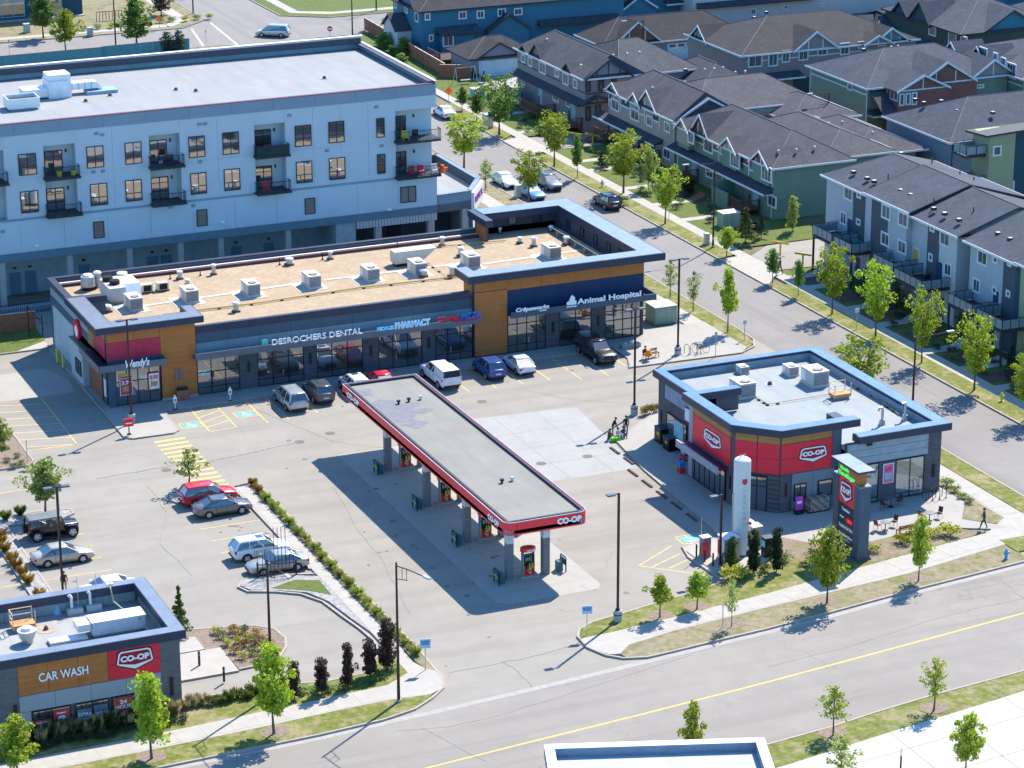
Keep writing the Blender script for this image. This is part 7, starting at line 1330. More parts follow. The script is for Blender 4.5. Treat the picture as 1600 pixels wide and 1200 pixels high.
def vehicle(kind, col, label, x, y, yaw, z=.0, group='parked cars', sunroof=False, canopyw=False, rimm=None):
    K = KIND[kind]; t = thing('pickup_truck' if kind == 'pickup' else 'parked_car', label, {'suv': 'SUV', 'jeep': 'off-road car', 'pickup': 'pickup truck', 'minivan': 'minivan'}.get(kind, 'car'), (0, 0, 0), group)
    PM = col; b = MB(); rings = []
    for (sx, w_, zb, zl, zt) in K['sec']:
        half = [(0, zb), (w_*.86, zb), (w_*.97, zb+.1), (w_, (zb+zl)/2), (w_*.985, zl-.06), (w_*.90, zl+.01), (w_*.5, zt), (0, zt+.012)]
        ring = [(sx, y_, z_) for y_, z_ in half]+[(sx, -y_, z_) for y_, z_ in half[-2:0:-1]]
        rings.append(ring)
    n = len(rings[0]); vs = [p for r in rings for p in r]; fs = []
    for i in range(len(rings)-1):
        for k in range(n): fs.append((i*n+k, i*n+(k+1) % n, (i+1)*n+(k+1) % n, (i+1)*n+k))
    fs += [tuple(range(n))[::-1], tuple(range(len(vs)-n, len(vs)))]
    b.add(vs, fs); body = b.build('body', PM, t, smooth=True)
    bm_ = body.modifiers.new('b', 'BEVEL'); bm_.width = .03; bm_.segments = 2; bm_.limit_method = 'ANGLE'; bm_.angle_limit = rad(35)
    secs = K['sec']
    def top(xx):
        for a, e in zip(secs[:-1], secs[1:]):
            if a[0] <= xx <= e[0]: f = (xx-a[0])/(e[0]-a[0]); return a[4]+(e[4]-a[4])*f, a[1]+(e[1]-a[1])*f
        return secs[-1][4], secs[-1][1]
    H = K['H']; g0, g1 = K['gl']; u0, u1 = K['gu']; wl_ = K['W']/2*.90; wu = K['W']/2*(.70 if kind != 'jeep' else .80)
    z0 = top(g0)[0]-.05; z1 = top(g1)[0]-.04
    L0 = [(g0, -wl_, z0), (g1, -wl_*.94, z1), (g1, wl_*.94, z1), (g0, wl_, z0)]
    U0 = [(u0, -wu, H-.10), (u1, -wu, H-.08), (u1, wu, H-.08), (u0, wu, H-.10)]
    gm = MB(); gm.add(L0+U0, [(0, 1, 5, 4), (1, 2, 6, 5), (2, 3, 7, 6), (3, 0, 4, 7), (4, 5, 6, 7)]); gm.build('glazing', CG, t)
    rf_ = MB(); ex = .06
    A = [(u0-ex, -wu-.03, H-.12), (u1+ex, -wu-.03, H-.10), (u1+ex, wu+.03, H-.10), (u0-ex, wu+.03, H-.12)]; B = [(u0+.12, -wu*.86, H), (u1-.15, -wu*.86, H), (u1-.15, wu*.86, H), (u0+.12, wu*.86, H)]
    Mi = [((p[0]+q[0])/2, (p[1]*.35+q[1]*.65)*1.06, H-.02) for p, q in zip(A, B)]
    rf_.add(A+Mi+B, [(0, 1, 5, 4), (1, 2, 6, 5), (2, 3, 7, 6), (3, 0, 4, 7), (4, 5, 9, 8), (5, 6, 10, 9), (6, 7, 11, 10), (7, 4, 8, 11), (8, 9, 10, 11), (3, 2, 1, 0)]); rf_.build('roof', PM if kind != 'jeep' else mat('hard_top_grey', (.12, .14, .15), .6, local=True), t, smooth=kind != 'jeep')
    pr = .035 if kind != 'jeep' else .05
    for s in (-1, 1):
        MB().tube([(g1, s*wl_*.94, z1), (u1, s*wu, H-.08)], pr, 5).build('pillar', PM, t); MB().tube([(g0, s*wl_, z0), (u0, s*wu, H-.1)], pr*(1.6 if kind == 'sedan' else 2.2), 5).build('pillar', PM, t)
        for f in ((.52,) if kind == 'sedan' else (.36, .68)):
            xx = g0+(g1-g0)*f; xu = u0+(u1-u0)*f; MB().tube([(xx, s*(wl_*.97), (z0+z1)/2), (xu, s*(wu+.01), H-.1)], pr*1.1, 5).build('pillar', PM, t)
    if sunroof: MB().box(-.35, -.33, H-.005, .2, .33, H+.006).build('sunroof', CG, t)
    if kind in ('suv', 'minivan'):
        for s in (-1, 1): MB().tube([(u0+.3, s*wu*.88, H+.0), (u0+.35, s*wu*.88, H+.06), (u1-.35, s*wu*.88, H+.06), (u1-.3, s*wu*.88, H)], .02, 5).build('roof_rail', METALG, t)
    if canopyw:
        for s in (-1, 1): MB().add([(-2.5, s*.90, 1.40), (-1.1, s*.90, 1.38), (-1.1, s*.80, 1.75), (-2.5, s*.80, 1.75)], [(0, 1, 2, 3)]).build('side_pane', CG, t)
        c = MB(); c.add([(-2.93, -.94, 1.28), (-.75, -.96, 1.27), (-.75, .96, 1.27), (-2.93, .94, 1.28), (-2.78, -.80, 1.97), (-.75, -.80, 2.0), (-.75, .80, 2.0), (-2.78, .80, 1.97)], [(0, 1, 5, 4), (1, 2, 6, 5), (2, 3, 7, 6), (4, 5, 6, 7)]); c.add([(-2.93, -.94, 1.28), (-2.93, .94, 1.28), (-2.92, .9, 1.36), (-2.92, -.9, 1.36)], [(0, 1, 2, 3)]); c.build('bed_cap', PM, t)
        MB().add([(-2.935, -.86, 1.36), (-2.935, .86, 1.36), (-2.80, .74, 1.90), (-2.80, -.74, 1.90)], [(0, 1, 2, 3)]).build('rear_pane', CG, t)
    wbx = K['wb']; r = K['r']; w2 = K['W']/2
    for sx in (-wbx, wbx):
        for s in (-1, 1):
            wmb = MB(); n_ = 20; wy = (w2-.2, w2+.012) if kind != 'jeep' else (w2-.24, w2+.03)
            vs = [(sx+r*math.cos(2*math.pi*k/n_), s*wy[0], r+r*math.sin(2*math.pi*k/n_)) for k in range(n_)]+[(sx+r*math.cos(2*math.pi*k/n_), s*wy[1], r+r*math.sin(2*math.pi*k/n_)) for k in range(n_)]
            wmb.add(vs, [tuple(range(n_)), tuple(range(n_, 2*n_))]+[(i, (i+1) % n_, n_+(i+1) % n_, n_+i) for i in range(n_)]); wh = wmb.build('wheel', RUBBER, t)
            rr = r*.66; wmb = MB(); wmb.add([(sx, s*(wy[1]+.012), r)]+[(sx+rr*(1 if k % 2 else .93)*math.cos(2*math.pi*k/n_), s*(wy[1]+.004), r+rr*(1 if k % 2 else .93)*math.sin(2*math.pi*k/n_)) for k in range(n_)], [(0, 1+k, 1+(k+1) % n_) for k in range(n_)]); wmb.build('rim', rimm or RIM, wh)
            for k in range(5): a = k*1.257+.3; c_, s_ = math.cos(a), math.sin(a); MB().add([(sx+rr*.35*c_-.02, s*(wy[1]+.017), r+rr*.35*s_), (sx+rr*.9*math.cos(a-.22), s*(wy[1]+.014), r+rr*.9*math.sin(a-.22)), (sx+rr*.9*math.cos(a+.22), s*(wy[1]+.014), r+rr*.9*math.sin(a+.22))], [(0, 1, 2)]).build('rim_slot', ARCH, wh)
            ar = MB(); R2 = r*1.17; n2 = 12
            pts = [(sx+R2*math.cos(math.pi*k/n2), s*(w2*1.004 if kind != 'jeep' else w2*.86), r*.95+R2*math.sin(math.pi*k/n2)) for k in range(n2+1)]+[(sx-R2, s*w2*1.0, .3), (sx+R2, s*w2*1.0, .3)]
            ar.add([(sx, s*w2*1.003 if kind != 'jeep' else s*w2*.86, r*.9)]+pts[:-2], [(0, k+1, k+2) for k in range(n2)]); ar.build('wheel_arch', ARCH, t)
            if kind == 'jeep': MB().add([(sx-.58, s*.62, .78), (sx-.58, s*.95, .76), (sx-.3, s*.95, 1.0), (sx-.3, s*.62, 1.02), (sx+.3, s*.95, 1.0), (sx+.3, s*.62, 1.02), (sx+.58, s*.95, .76), (sx+.58, s*.62, .78)], [(0, 1, 2, 3), (3, 2, 4, 5), (5, 4, 6, 7)]).build('fender', PM, t)
    xf = secs[-1][0]; xr = secs[0][0]; zf = secs[-2][3]; zr = secs[1][3]; wf = secs[-2][1]; wr = secs[1][1]
    for s in (-1, 1):
        MB().add([(xf-.22, s*wf*1.02, zf-.12), (xf-.02, s*wf*.74, zf-.14), (xf-.03, s*wf*.70, zf-.02), (xf-.35, s*wf*1.0, zf+.04)], [(0, 1, 2, 3)]).build('headlight', LAMP_W, t) if kind != 'jeep' else MB().box(xf, s*.42-.1, .85, xf+.03, s*.42+.1, 1.03).build('headlight', LAMP_W, t)
        MB().box(xr+.02, s*wr*.66, zr-.22, xr+.16, s*wr*1.01, zr-.03).build('tail_light', LAMP_R, t)
        MB().box(g1-.28, s*w2*.98, z1+.03, g1-.12, s*(w2+.16), z1+.18).build('mirror', PM, t)
        if kind != 'jeep':
            for xx in (-.35, .55): MB().box(xx-.3, s*w2*.995, (z0+z1)/2-.2, xx-.14, s*(w2+.02), (z0+z1)/2-.16).build('door_handle', METALG if kind != 'sedan' else PM, t)
    sm_ = MB()
    for s in (-1, 1):
        for xx in (-.75, .15, 1.02): sm_.box(xx-.008, s*w2*.99, .42, xx+.008, s*(w2+.004), z1-.02)
        sm_.box(-.75, s*w2*.99, .40, 1.02, s*(w2+.004), .415)
    sm_.build('door_seam', ARCH, t)
    MB().box(xr-.02, -.26, zr-.42, xr+.06, .26, zr-.28).build('number_plate', PLATE, t); MB().box(xf-.06, -.5, zf-.36, xf+.012, .5, zf-.18).build('grille', DPL, t)
    MB().box(xr-.03, -wr*.82, secs[0][2]-.08, xr+.1, wr*.82, secs[0][2]+.06).build('rear_bumper', DPL, t); MB().box(xf-.12, -.6, secs[-1][2]-.06, xf+.01, .6, secs[-1][2]+.05).build('front_bumper', DPL, t)
    MB().box(-1.0, -w2*.90, .16, 1.0, w2*.90, .3).build('sill', DPL, t)
    if kind == 'jeep':
        q = MB(); q.cyl(0, 0, -.12, .12, .38, 16); q.M = None; s_ = q.build('spare_wheel', RUBBER, t); s_.location = (-2.2, 0, 1.0); s_.rotation_euler = (0, rad(90), 0)
    t.location = (x, y, z); t.rotation_euler = (0, 0, rad(yaw)); return t
PSIL = paint('silver_paint', (.42, .44, .46), .5); PWH = paint('white_car_paint', (.72, .73, .74)); PBLK = paint('black_paint', (.012, .012, .015)); PDKG = paint('graphite_paint', (.07, .085, .09), .4); PRED = paint('red_car_paint', (.48, .012, .03)); PBLU = paint('blue_car_paint', (.012, .07, .28), .3); PBEI = paint('champagne_paint', (.45, .40, .33), .4); PGRY = paint('grey_car_paint', (.16, .15, .15), .5); PLBL = paint('light_blue_paint', (.10, .25, .48), .3); PSGR = paint('silver_green_paint', (.36, .37, .33), .4); PCOP = paint('copper_paint', (.35, .13, .05), .4); PNAVY = paint('dark_navy_paint', (.015, .02, .04)); PSTE = paint('steel_paint', (.20, .23, .26), .5)
for a in [
 ('minivan', PSIL, 'silver minivan parked nose-in left of the graphite SUV by the shops', 72.7, 219.2, 90), ('suv', PDKG, 'graphite SUV parked nose-in between the silver minivan and the canopy', 75.6, 220.0, 90),
 ('suv', PWH, 'white SUV mostly hidden behind the far end of the fuel canopy', 79.3, 220.4, 90), ('sedan', PRED, 'red car whose roof just shows behind the fuel canopy', 82.0, 220.8, 90), ('pickup', PWH, 'white pickup truck with a matching bed cap parked nose-in by the shops', 87.4, 219.6, 90),
 ('suv', PBLU, 'blue SUV parked nose-in beside the white sedan by the orange pier', 92.4, 219.9, 90), ('sedan', PWH, 'white sedan parked nose-in right of the blue SUV', 95.5, 220.1, 90), ('pickup', PBLK, 'black pickup truck facing out in the shade of the animal hospital', 103.6, 220.3, -90),
 ('jeep', PBLK, 'black boxy off-road car with a grey hard top and rear spare wheel', 45.2, 196.9, 0), ('sedan', PBEI, 'champagne sedan parked in front of the black off-road car', 44.6, 191.4, 0),
 ('suv', PRED, 'bright red SUV parked behind the grey sedan by the little tree', 58.7, 199.0, 0), ('sedan', PGRY, 'grey sedan with a sunroof next to the red SUV', 59.0, 196.2, 0), ('suv', PWH, 'white SUV with a sunroof behind the pale green-silver sedan', 58.9, 186.2, 0), ('sedan', PSGR, 'pale green-silver sedan backed in behind the brown pipe rack', 59.2, 183.1, 180),
 ('sedan', PWH, 'white car half hidden behind the car wash parapet', 45.9, 183.4, 180), ('sedan', PWH, 'white car at the left edge by the planting island with the young tree', 43.4, 219.6, 0), ('suv', PCOP, 'copper-coloured truck nose at the left edge of the photo on the shaded lane', 46.7, 232.3, 0),
 ('sedan', PWH, 'white sedan parked on the far part of the street by the orange sign', 128.2, 319.4, 90), ('suv', PBLK, 'black SUV parked on the street opposite the tan townhouses', 128.1, 269.8, 90), ('suv', PSTE, 'steel grey SUV on the street facing the camera', 125.6, 280.4, -90), ('sedan', PWH, 'white sedan at the near kerb of the street, facing the camera, by the thin tree', 121.4, 283.6, -90), ('sedan', PLBL, 'light blue car peeking over the shop roof parapet', 122.0, 277.2, -90),
 ('minivan', PSIL, 'silver minivan turning at the far street crossing', 124.6, 378.4, 146), ('sedan', PNAVY, 'dark car on the far street at the top edge', 121.5, 414.5, 100), ('sedan', PWH, 'white car between the roofs of the second row, top right', 207, 337, 10)]:
    mv = 'turning' in a[2]
    vehicle(*a[:3], a[3], a[4], a[5], z=.01, sunroof=('sunroof' in a[2] or a[1] is PWH and a[0] == 'suv'), canopyw=(a[0] == 'pickup' and a[1] is PWH))
# ================================================================ LAMPS, SIGNS, STREET FURNITURE
LEDM = mat('lamp_head_grey', (.10, .12, .15), .4, .3)
def lot_lamp(label, x, y, h=9.7, heads=2, base=True, ang=0):
    t = thing('lamp_post', label, 'lamp post', (0, 0, 0), 'lamp posts in the parking lot')
    if base:
        MB().cyl(0, 0, 0, .95, .32, 16).build('concrete_base', mat('lamp_base_concrete', (.36, .37, .37), .9), t); MB().cyl(0, 0, .6, .68, .325, 16).build('band', BLACKM, t); MB().cyl(0, 0, .95, 1.05, .2, 8).build('base_plate', BLACKM, t)
    MB().box(-.075, -.075, .9 if base else 0, .075, .075, h).build('pole', DMETAL, t)
    for s in ((-1, 1) if heads == 2 else (-1,)):
        MB().box(min(0, s*.5), -.04, h-.1, max(0, s*.5), .04, h-.02).build('arm', DMETAL, t); hd = MB().box(min(s*.35, s*.95), -.2, h-.12, max(s*.35, s*.95), .2, h+.0).build('lamp_head', LEDM, t)
        MB().box(min(s*.4, s*.9), -.16, h-.14, max(s*.4, s*.9), .16, h-.121).build('lens', LAMP_W, hd)
    t.location = (x, y, 0); t.rotation_euler = (0, 0, rad(ang)); return t
p = at(1059, 556); lot_lamp('tall twin-head lamp on a striped concrete base by the bike racks', p.x, p.y, 9.6); p = at(991, 648); lot_lamp('twin-head lamp on a concrete base beside the crouching group', p.x, p.y, 9.9)
lot_lamp('twin-head lamp in front of the burger restaurant corner', 58.2, 220.0, 9.7); p = at(965, 972); lot_lamp('single-head lamp on a concrete base at the lot corner near the road', p.x, p.y, 10.1, heads=1)
a_ = at(88, 760, 9.8); lot_lamp('twin-head lamp rising in front of the champagne sedan', a_.x, a_.y, 9.8)
p = at(1125, 886); lot_lamp('shorter single-head lamp beside the propane cabinet', p.x, p.y, onX(1124, 770, p.x)[1], heads=1, base=False, ang=0)
def street_lamp(label, x, y, h, ang, L_=3.2):
    t = thing('street_lamp', label, 'street lamp', (0, 0, 0), 'street lamps')
    MB().cyl(0, 0, 0, .3, .2, 10).build('base', METALG, t); MB().cyl(0, 0, .1, h, .12, 10, .07).build('pole', DMETAL, t)
    MB().tube([(0, 0, h-.25), (L_*.4, 0, h-.1), (L_, 0, h)], .04, 6).build('arm', DMETAL, t); MB().tube([(0, 0, h-1.2), (L_*.38, 0, h-.9)], .03, 5).build('brace', DMETAL, t)
    for k in (.2, .36): MB().box(L_*k, -.015, h-1.05+.15*k, L_*k+.03, .015, h-.15).build('strut', DMETAL, t)
    MB().box(L_-.1, -.13, h-.02, L_+.6, .13, h+.1).build('lamp_head', METALG, t)
    t.location = (x, y, 0); t.rotation_euler = (0, 0, rad(ang)); return t
street_lamp('street lamp at the left side of the lot entrance', 59.25, 157.3, 10.4, -75); a_ = at(417, 874, 10.2); street_lamp('street lamp behind the tree between car wash and entrance', a_.x, a_.y, 10.2, -85)
y_, z_ = onX(1431, 526, 119.0); street_lamp('street lamp behind the convenience store at the right', 119.0, y_, z_, 0)
p = at(1114, 388); y_, z_ = onX(1115, 252, p.x); street_lamp('street lamp opposite the green townhouses', p.x, p.y, z_, 180)
p = at(1311, 215); street_lamp('street lamp in the back lane by the green duplex', 163.5, 281.5, onX(1311, 150, 163.5)[1], 180, 2.4)
street_lamp('street lamp before the white-door garage block', 161.0, 328.0, onX(1063, 54, 161.0)[1], 180, 2.6)
for lb, px, py, h_ in [('dark street lamp rising past the top edge, left', 181, 73, 10), ('dark pole at the far corner, left of the intersection', 302, 22, 9), ('dark pole behind the white roof corner', 551, 67, 10), ('dark pole at the top edge by the far lawns', 588, 17, 9)]:
    p = at(px, py); street_lamp(lb, p.x, p.y, h_, 0 if px > 500 else -90)
def post_sign(label, px, py, h, w_, hh, cols, kind='rect', txt=None, face=-90):
    p = at(px, py, .1); t = thing('street_sign', label, 'sign', (0, 0, 0), 'signs on posts')
    MB().cyl(0, 0, 0, h, .035, 6).build('post', METALG, t)
    wl = Wl('Y', -.04); n = MB()
    if kind == 'rect': sh = [(-w_/2, h-hh), (w_/2, h-hh), (w_/2, h), (-w_/2, h)]
    elif kind == 'diamond': sh = [(-w_/2, h-hh/2), (0, h-hh), (w_/2, h-hh/2), (0, h)]
    else: sh = [(w_/2*math.cos(k*math.pi/8), h-hh/2+hh/2*math.sin(k*math.pi/8)) for k in range(16)]
    wl.poly(n, sh, 0, .03); b_ = n.build('board', cols[0], t)
    if len(cols) > 1:
        wl.poly(q := MB(), [(-w_/2*.75, h-hh*.62), (w_/2*.75, h-hh*.62), (w_/2*.75, h-hh*.42), (-w_/2*.75, h-hh*.42)], .03, .035); q.build('print', cols[1], b_)
    if txt: label_text(b_, txt, wl, -w_/2*.85, w_/2*.85, h-hh*.35, hh*.2, cols[1], d=.04, ext=.003)
    t.location = (p.x, p.y, p.z); t.rotation_euler = (0, 0, rad(-15)); return t
SBL = mat('sign_pale_blue', (.35, .5, .6), .5); SOR = mat('sign_orange', (.85, .13, .02), .5, emit=.1); SRD = mat('sign_red', (.6, .05, .10), .5); SBB = mat('sign_print_blue', (.05, .2, .45), .5)
post_sign('pale blue and white notice on a post left of the lot entrance', 665, 1047, 2.4, .75, .7, (SBL, SBB), txt='NOTICE'); post_sign('pale blue and white notice on a post right of the lot entrance', 917, 992, 2.3, .75, .62, (SBL, SBB), txt='NOTICE')
post_sign('red round no-entry sign at the far street corner', 516, 68, 2.6, .8, .8, (SRD, WHITEL), kind='round'); post_sign('orange diamond roadworks sign by the far sidewalk', 701, 166, 2.6, 1.1, 1.1, (SOR,), kind='diamond'); post_sign('orange diamond roadworks sign at the top left corner lawn', 249, 46, 2.2, .9, .9, (SOR,), kind='diamond')
post_sign('small grey sign on the verge near the curved kerb', 1163, 531, 2.0, .35, .4, (METALG,)); post_sign('small white sign on the verge in front of the pale townhouses', 1338, 515, 2.2, .45, .45, (WHITEM,)); post_sign('small beige sign at the near edge of the plaza by the bike racks', 1118, 556, 2.4, .25, .5, (mat('sign_beige', (.5, .42, .35), .6),)); post_sign('grey-green sign above the black off-road car', 93, 803, 2.6, .55, .65, (mat('sign_grey_green', (.25, .28, .22), .6),)); post_sign('white parking sign by the street tree opposite the green townhouses', 1045, 346, 2.2, .35, .5, (WHITEM,)); post_sign('thin marker post with a stake by the young road-side tree', 1129, 981, 1.9, .3, .08, (METALG,)); post_sign('small post at the corner of the left planting island', 43, 722, 2.0, .08, .3, (METALG,)); post_sign('small marker post on the far street by the teal fence', 15, 88, 2.4, .2, .4, (METALG,)); post_sign('thin sign post on the crossing corner', 322, 70, 2.2, .2, .35, (METALG,))
q = simple('menu_sign', 'red directional sign on a short post at the walkway corner', 'sign', (at(202, 681).x, at(202, 681).y, .13), [('post', DMETAL, MB().box(-.04, -.04, 0, .04, .04, .8)), ('board', RED, MB().box(-.42, -.06, .75, .42, .06, 1.45)), ('arrow', WHITEL, MB().box(-.3, -.075, 1.0, .3, -.06, 1.1)), ('foot', DMETAL, MB().box(-.15, -.15, 0, .15, .15, .08))])
for lb, px, py in [('left white pedestrian-shaped stall sign on the walkway', 274, 639), ('right white pedestrian-shaped stall sign on the walkway', 360, 626)]:
    p = at(px, py, .13); simple('stall_sign', lb, 'sign', (p.x, p.y, .13), [('post', WHITEM, MB().cyl(0, 0, 0, .7, .05, 8)), ('board', WHITEM, MB().box(-.17, -.03, .6, .17, .03, 1.1)), ('print', SBB, MB().box(-.1, -.04, .72, .1, -.031, .95)), ('head', WHITEM, MB().cyl(0, 0, 1.1, 1.28, .09, 8)), ('foot', BLACKM, MB().cyl(0, 0, 0, .05, .18, 10))], 'white stall signs')
p = at(288, 627, .13); simple('waste_station', 'rust-brown waste station with three black openings against the orange pier', 'bin', (p.x, 224.2, .13), [('cabinet', mat('rust_brown', (.26, .11, .08), .6), MB().box(-.55, -.3, 0, .55, .3, .95))]+[('bin_lid', BLACKM, MB().cyl(-.35+.35*k, 0, .95, 1.2, .16, 10, .12)) for k in range(3)])
YB = mat('bollard_yellow', (.65, .52, .03), .5)
for lb, px, py in [('far yellow bollard on the west side of the shops', 90, 566), ('near yellow bollard on the west side of the shops', 99, 574)]:
    p = at(px, py, .1); simple('bollard', lb, 'bollard', (p.x, p.y, .1), [('post', YB, MB().cyl(0, 0, 0, 1.3, .12, 12)), ('cap', YB, MB().cyl(0, 0, 1.3, 1.38, .12, 12, .05))], 'yellow bollards')
UG = mat('utility_green', (.25, .33, .26), .6)
def ubox(label, px, py, w_, d_, h_, m=UG, top=None):
    p = at(px, py, .1); return simple('utility_box', label, 'utility box', (p.x, p.y, .1), [('cabinet', m, MB().box(-w_/2, -d_/2, .1, w_/2, d_/2, h_)), ('lid', top or m, MB().box(-w_/2-.03, -d_/2-.03, h_, w_/2+.03, d_/2+.03, h_+.08)), ('door', m, MB().box(-w_/2+.08, -d_/2-.03, .2, -.04, -d_/2, h_-.1)), ('door', m, MB().box(.04, -d_/2-.03, .2, w_/2-.08, -d_/2, h_-.1)), ('plinth', CONCG, MB().box(-w_/2-.1, -d_/2-.1, 0, w_/2+.1, d_/2+.1, .1)), ('handle', METALG, MB().box(-.1, -d_/2-.07, h_*.5, -.05, -d_/2-.03, h_*.62))])
TPG = mat('utility_lid', (.52, .52, .45), .6)
ubox('big green utility box with a pale lid right of the animal hospital', 1033, 501, 2.4, 2.2, 1.7, top=TPG); ubox('green utility box by the green townhouses and the conifer', 1138, 353, 2.1, 1.6, 1.6, top=TPG); ubox('small cream utility box on the verge by the street lamp', 1104, 382, .5, .5, 1.2, CREAMM); ubox('grey mailbox cluster on the verge of the far street', 762, 199, 1.0, 1.3, 1.7, METALG); ubox('pale utility cabinet by the far street, right one', 141, 56, .8, .7, 1.2, mat('util_grey', (.35, .42, .40), .6)); ubox('pale utility cabinet by the far street, left one', 42, 51, .9, .8, 1.3, MATS['util_grey']); ubox('pale meter box by the white car on the verge', 809, 308, .6, .6, 1.4, CREAMM)
ubox('low teal utility cabinet beside the far lawns', 746, 152, 1.6, 1.2, 1.2, mat('util_blue', (.12, .3, .42), .6), WHITEM)
def hydrant(label, px, py, m):
    p = at(px, py, .12); simple('fire_hydrant', label, 'fire hydrant', (p.x, p.y, .12), [('barrel', m, MB().cyl(0, 0, 0, .65, .12, 10)), ('bonnet', m, MB().cyl(0, 0, .65, .82, .16, 10, .05)), ('outlet', m, MB().box(-.25, -.06, .4, .25, .06, .55)), ('flange', m, MB().cyl(0, 0, 0, .06, .2, 10))])
hydrant('blue-topped white hydrant near the right sidewalk corner', 1572, 873, mat('hydrant_blue', (.15, .3, .5), .5)); hydrant('yellow hydrant on the street verge at the right edge', 1565, 627, YB); hydrant('pale hydrant on the verge by the big yellow-green tree', 941, 292, CREAMM)
YT = mat('gate_yellow', (.60, .42, .05), .6)
for lb, px, py in [('yellow slanted gate arm on a post at the paved lane, upper left one', 1219, 399), ('yellow slanted gate arm on a post at the paved lane, lower right one', 1254, 417), ('yellow slanted gate arm beside the charcoal townhouses, taller one', 898, 226), ('yellow slanted gate arm by the deck stairs of the tan townhouses', 926, 228)]:
    p = at(px, py); simple('lane_gate', lb, 'gate', (p.x, p.y, 0), [('post', YT, MB().box(-.07, -.07, 0, .07, .07, 1.3)), ('arm', YT, MB().add([(-1.0, -.06, 1.55), (1.0, -.06, 1.05), (1.0, .06, 1.05), (-1.0, .06, 1.55), (-1.0, -.06, 1.75), (1.0, -.06, 1.25), (1.0, .06, 1.25), (-1.0, .06, 1.75)], [(0, 1, 5, 4), (2, 3, 7, 6), (4, 5, 6, 7), (3, 0, 4, 7), (1, 2, 6, 5), (0, 3, 2, 1)]))], 'yellow lane gates')
# brown pipe rack
t = thing('pipe_screen', 'dark brown pipe screen with four tall rods beside the pale sedan', 'screen', (58.2, 180.6, 0)); W[t.name] = Vector(); a = at(403, 905); b_ = at(463, 900); dd = b_-a
t.location = a; DB = DMETAL
for f in (0, 1): MB().box(dd.x*f-.06, dd.y*f-.06, 0, dd.x*f+.06, dd.y*f+.06, 1.35).build('post', DB, t)
for z in (.35, 1.15): MB().tube([(0, 0, z), (dd.x, dd.y, z)], .045, 6).build('rail', DB, t)
MB().tube([(0, 0, 1.15), (0, 0, 2.3), (dd.x*.2, dd.y*.2, 2.35), (dd.x*.2, dd.y*.2, 1.2)], .03, 5).build('hoop', DB, t)
for k in range(9): f = .14+k*.1; MB().tube([(dd.x*f, dd.y*f, .3), (dd.x*f, dd.y*f, 1.9 if k not in (3, 4, 5, 6) else 4.1)], .028, 5).build('rod', DB, t)
# bench, racks, patio
BW = mat('bench_brown', (.14, .05, .035), .6)
def bench(label, x, y, rz):
    t = thing('bench', label, 'bench', (0, 0, 0))
    for k in range(4): MB().box(-.85, -.25+k*.13, .42, .85, -.15+k*.13, .46).build('slat', BW, t)
    for s in (-.75, .75): MB().box(s-.03, -.25, 0, s+.03, -.2, .45).build('leg', BLACKM, t); MB().box(s-.03, .2, 0, s+.03, .25, .85).build('leg', BLACKM, t)
    for k in range(2): MB().box(-.85, .22, .58+k*.14, .85, .26, .68+k*.14).build('back_slat', BW, t)
    t.location = (x, y, .13); t.rotation_euler = (0, 0, rad(rz)); return t
p = at(1017, 561); bench('brown bench on the plaza with a seated person and orange bag', p.x, p.y, 10); p = at(1415, 836); bench('dark bench behind the yellow shrubs on the patio', p.x, p.y, 185)
TBM = mat('patio_steel', (.16, .17, .19), .4, .5)
def ptable(label, px, py):
    p = at(px, py, .13); simple('patio_table', label, 'table', (p.x, p.y, .13), [('tabletop', TBM, MB().cyl(0, 0, .70, .74, .42, 20)), ('pedestal', BLACKM, MB().cyl(0, 0, .03, .7, .04, 8)), ('foot', BLACKM, MB().cyl(0, 0, 0, .03, .25, 12))], 'round patio tables')
pch = []
def pchair(label, px, py, rz):
    p = at(px, py, .13)
    if not pch:
        t = thing('patio_chair', label, 'chair', (0, 0, 0), 'brown patio chairs'); c = mat('chair_brown', (.10, .035, .04), .6)
        MB().box(-.22, -.22, .42, .22, .22, .46).build('seat', c, t); MB().add([(-.21, .2, .5), (.21, .2, .5), (.21, .32, .95), (-.21, .32, .95), (-.21, .23, .5), (.21, .23, .5), (.21, .35, .95), (-.21, .35, .95)], [(0, 1, 2, 3), (7, 6, 5, 4), (3, 2, 6, 7), (0, 3, 7, 4), (1, 5, 6, 2)]).build('backrest', c, t)
        for sx in (-.2, .2):
            for sy in (-.2, .2): MB().tube([(sx, sy, .44), (sx*1.1, sy*1.1, 0)], .015, 5).build('leg', BLACKM, t)
        pch.append(t)
    else: t = copy_tree(pch[0]); t['label'] = label
    t.location = (p.x, p.y, .13); t.rotation_euler = (0, 0, rad(rz))
ptable('round patio table nearest the sign pylon', 1383, 829); pchair('chair left of the patio table nearest the pylon', 1371, 828, 110); pchair('chair right of the patio table nearest the pylon', 1396, 823, -70)
ptable('round patio table farthest right on the sunny patio', 1452, 814); pchair('chair left of the farthest right patio table', 1440, 813, 110); pchair('chair right of the farthest right patio table', 1466, 810, -70)
ptable('round patio table in the shade against the store glass', 1392, 792); pchair('chair left of the shaded patio table', 1381, 796, 110); pchair('chair right of the shaded patio table', 1404, 790, -70)
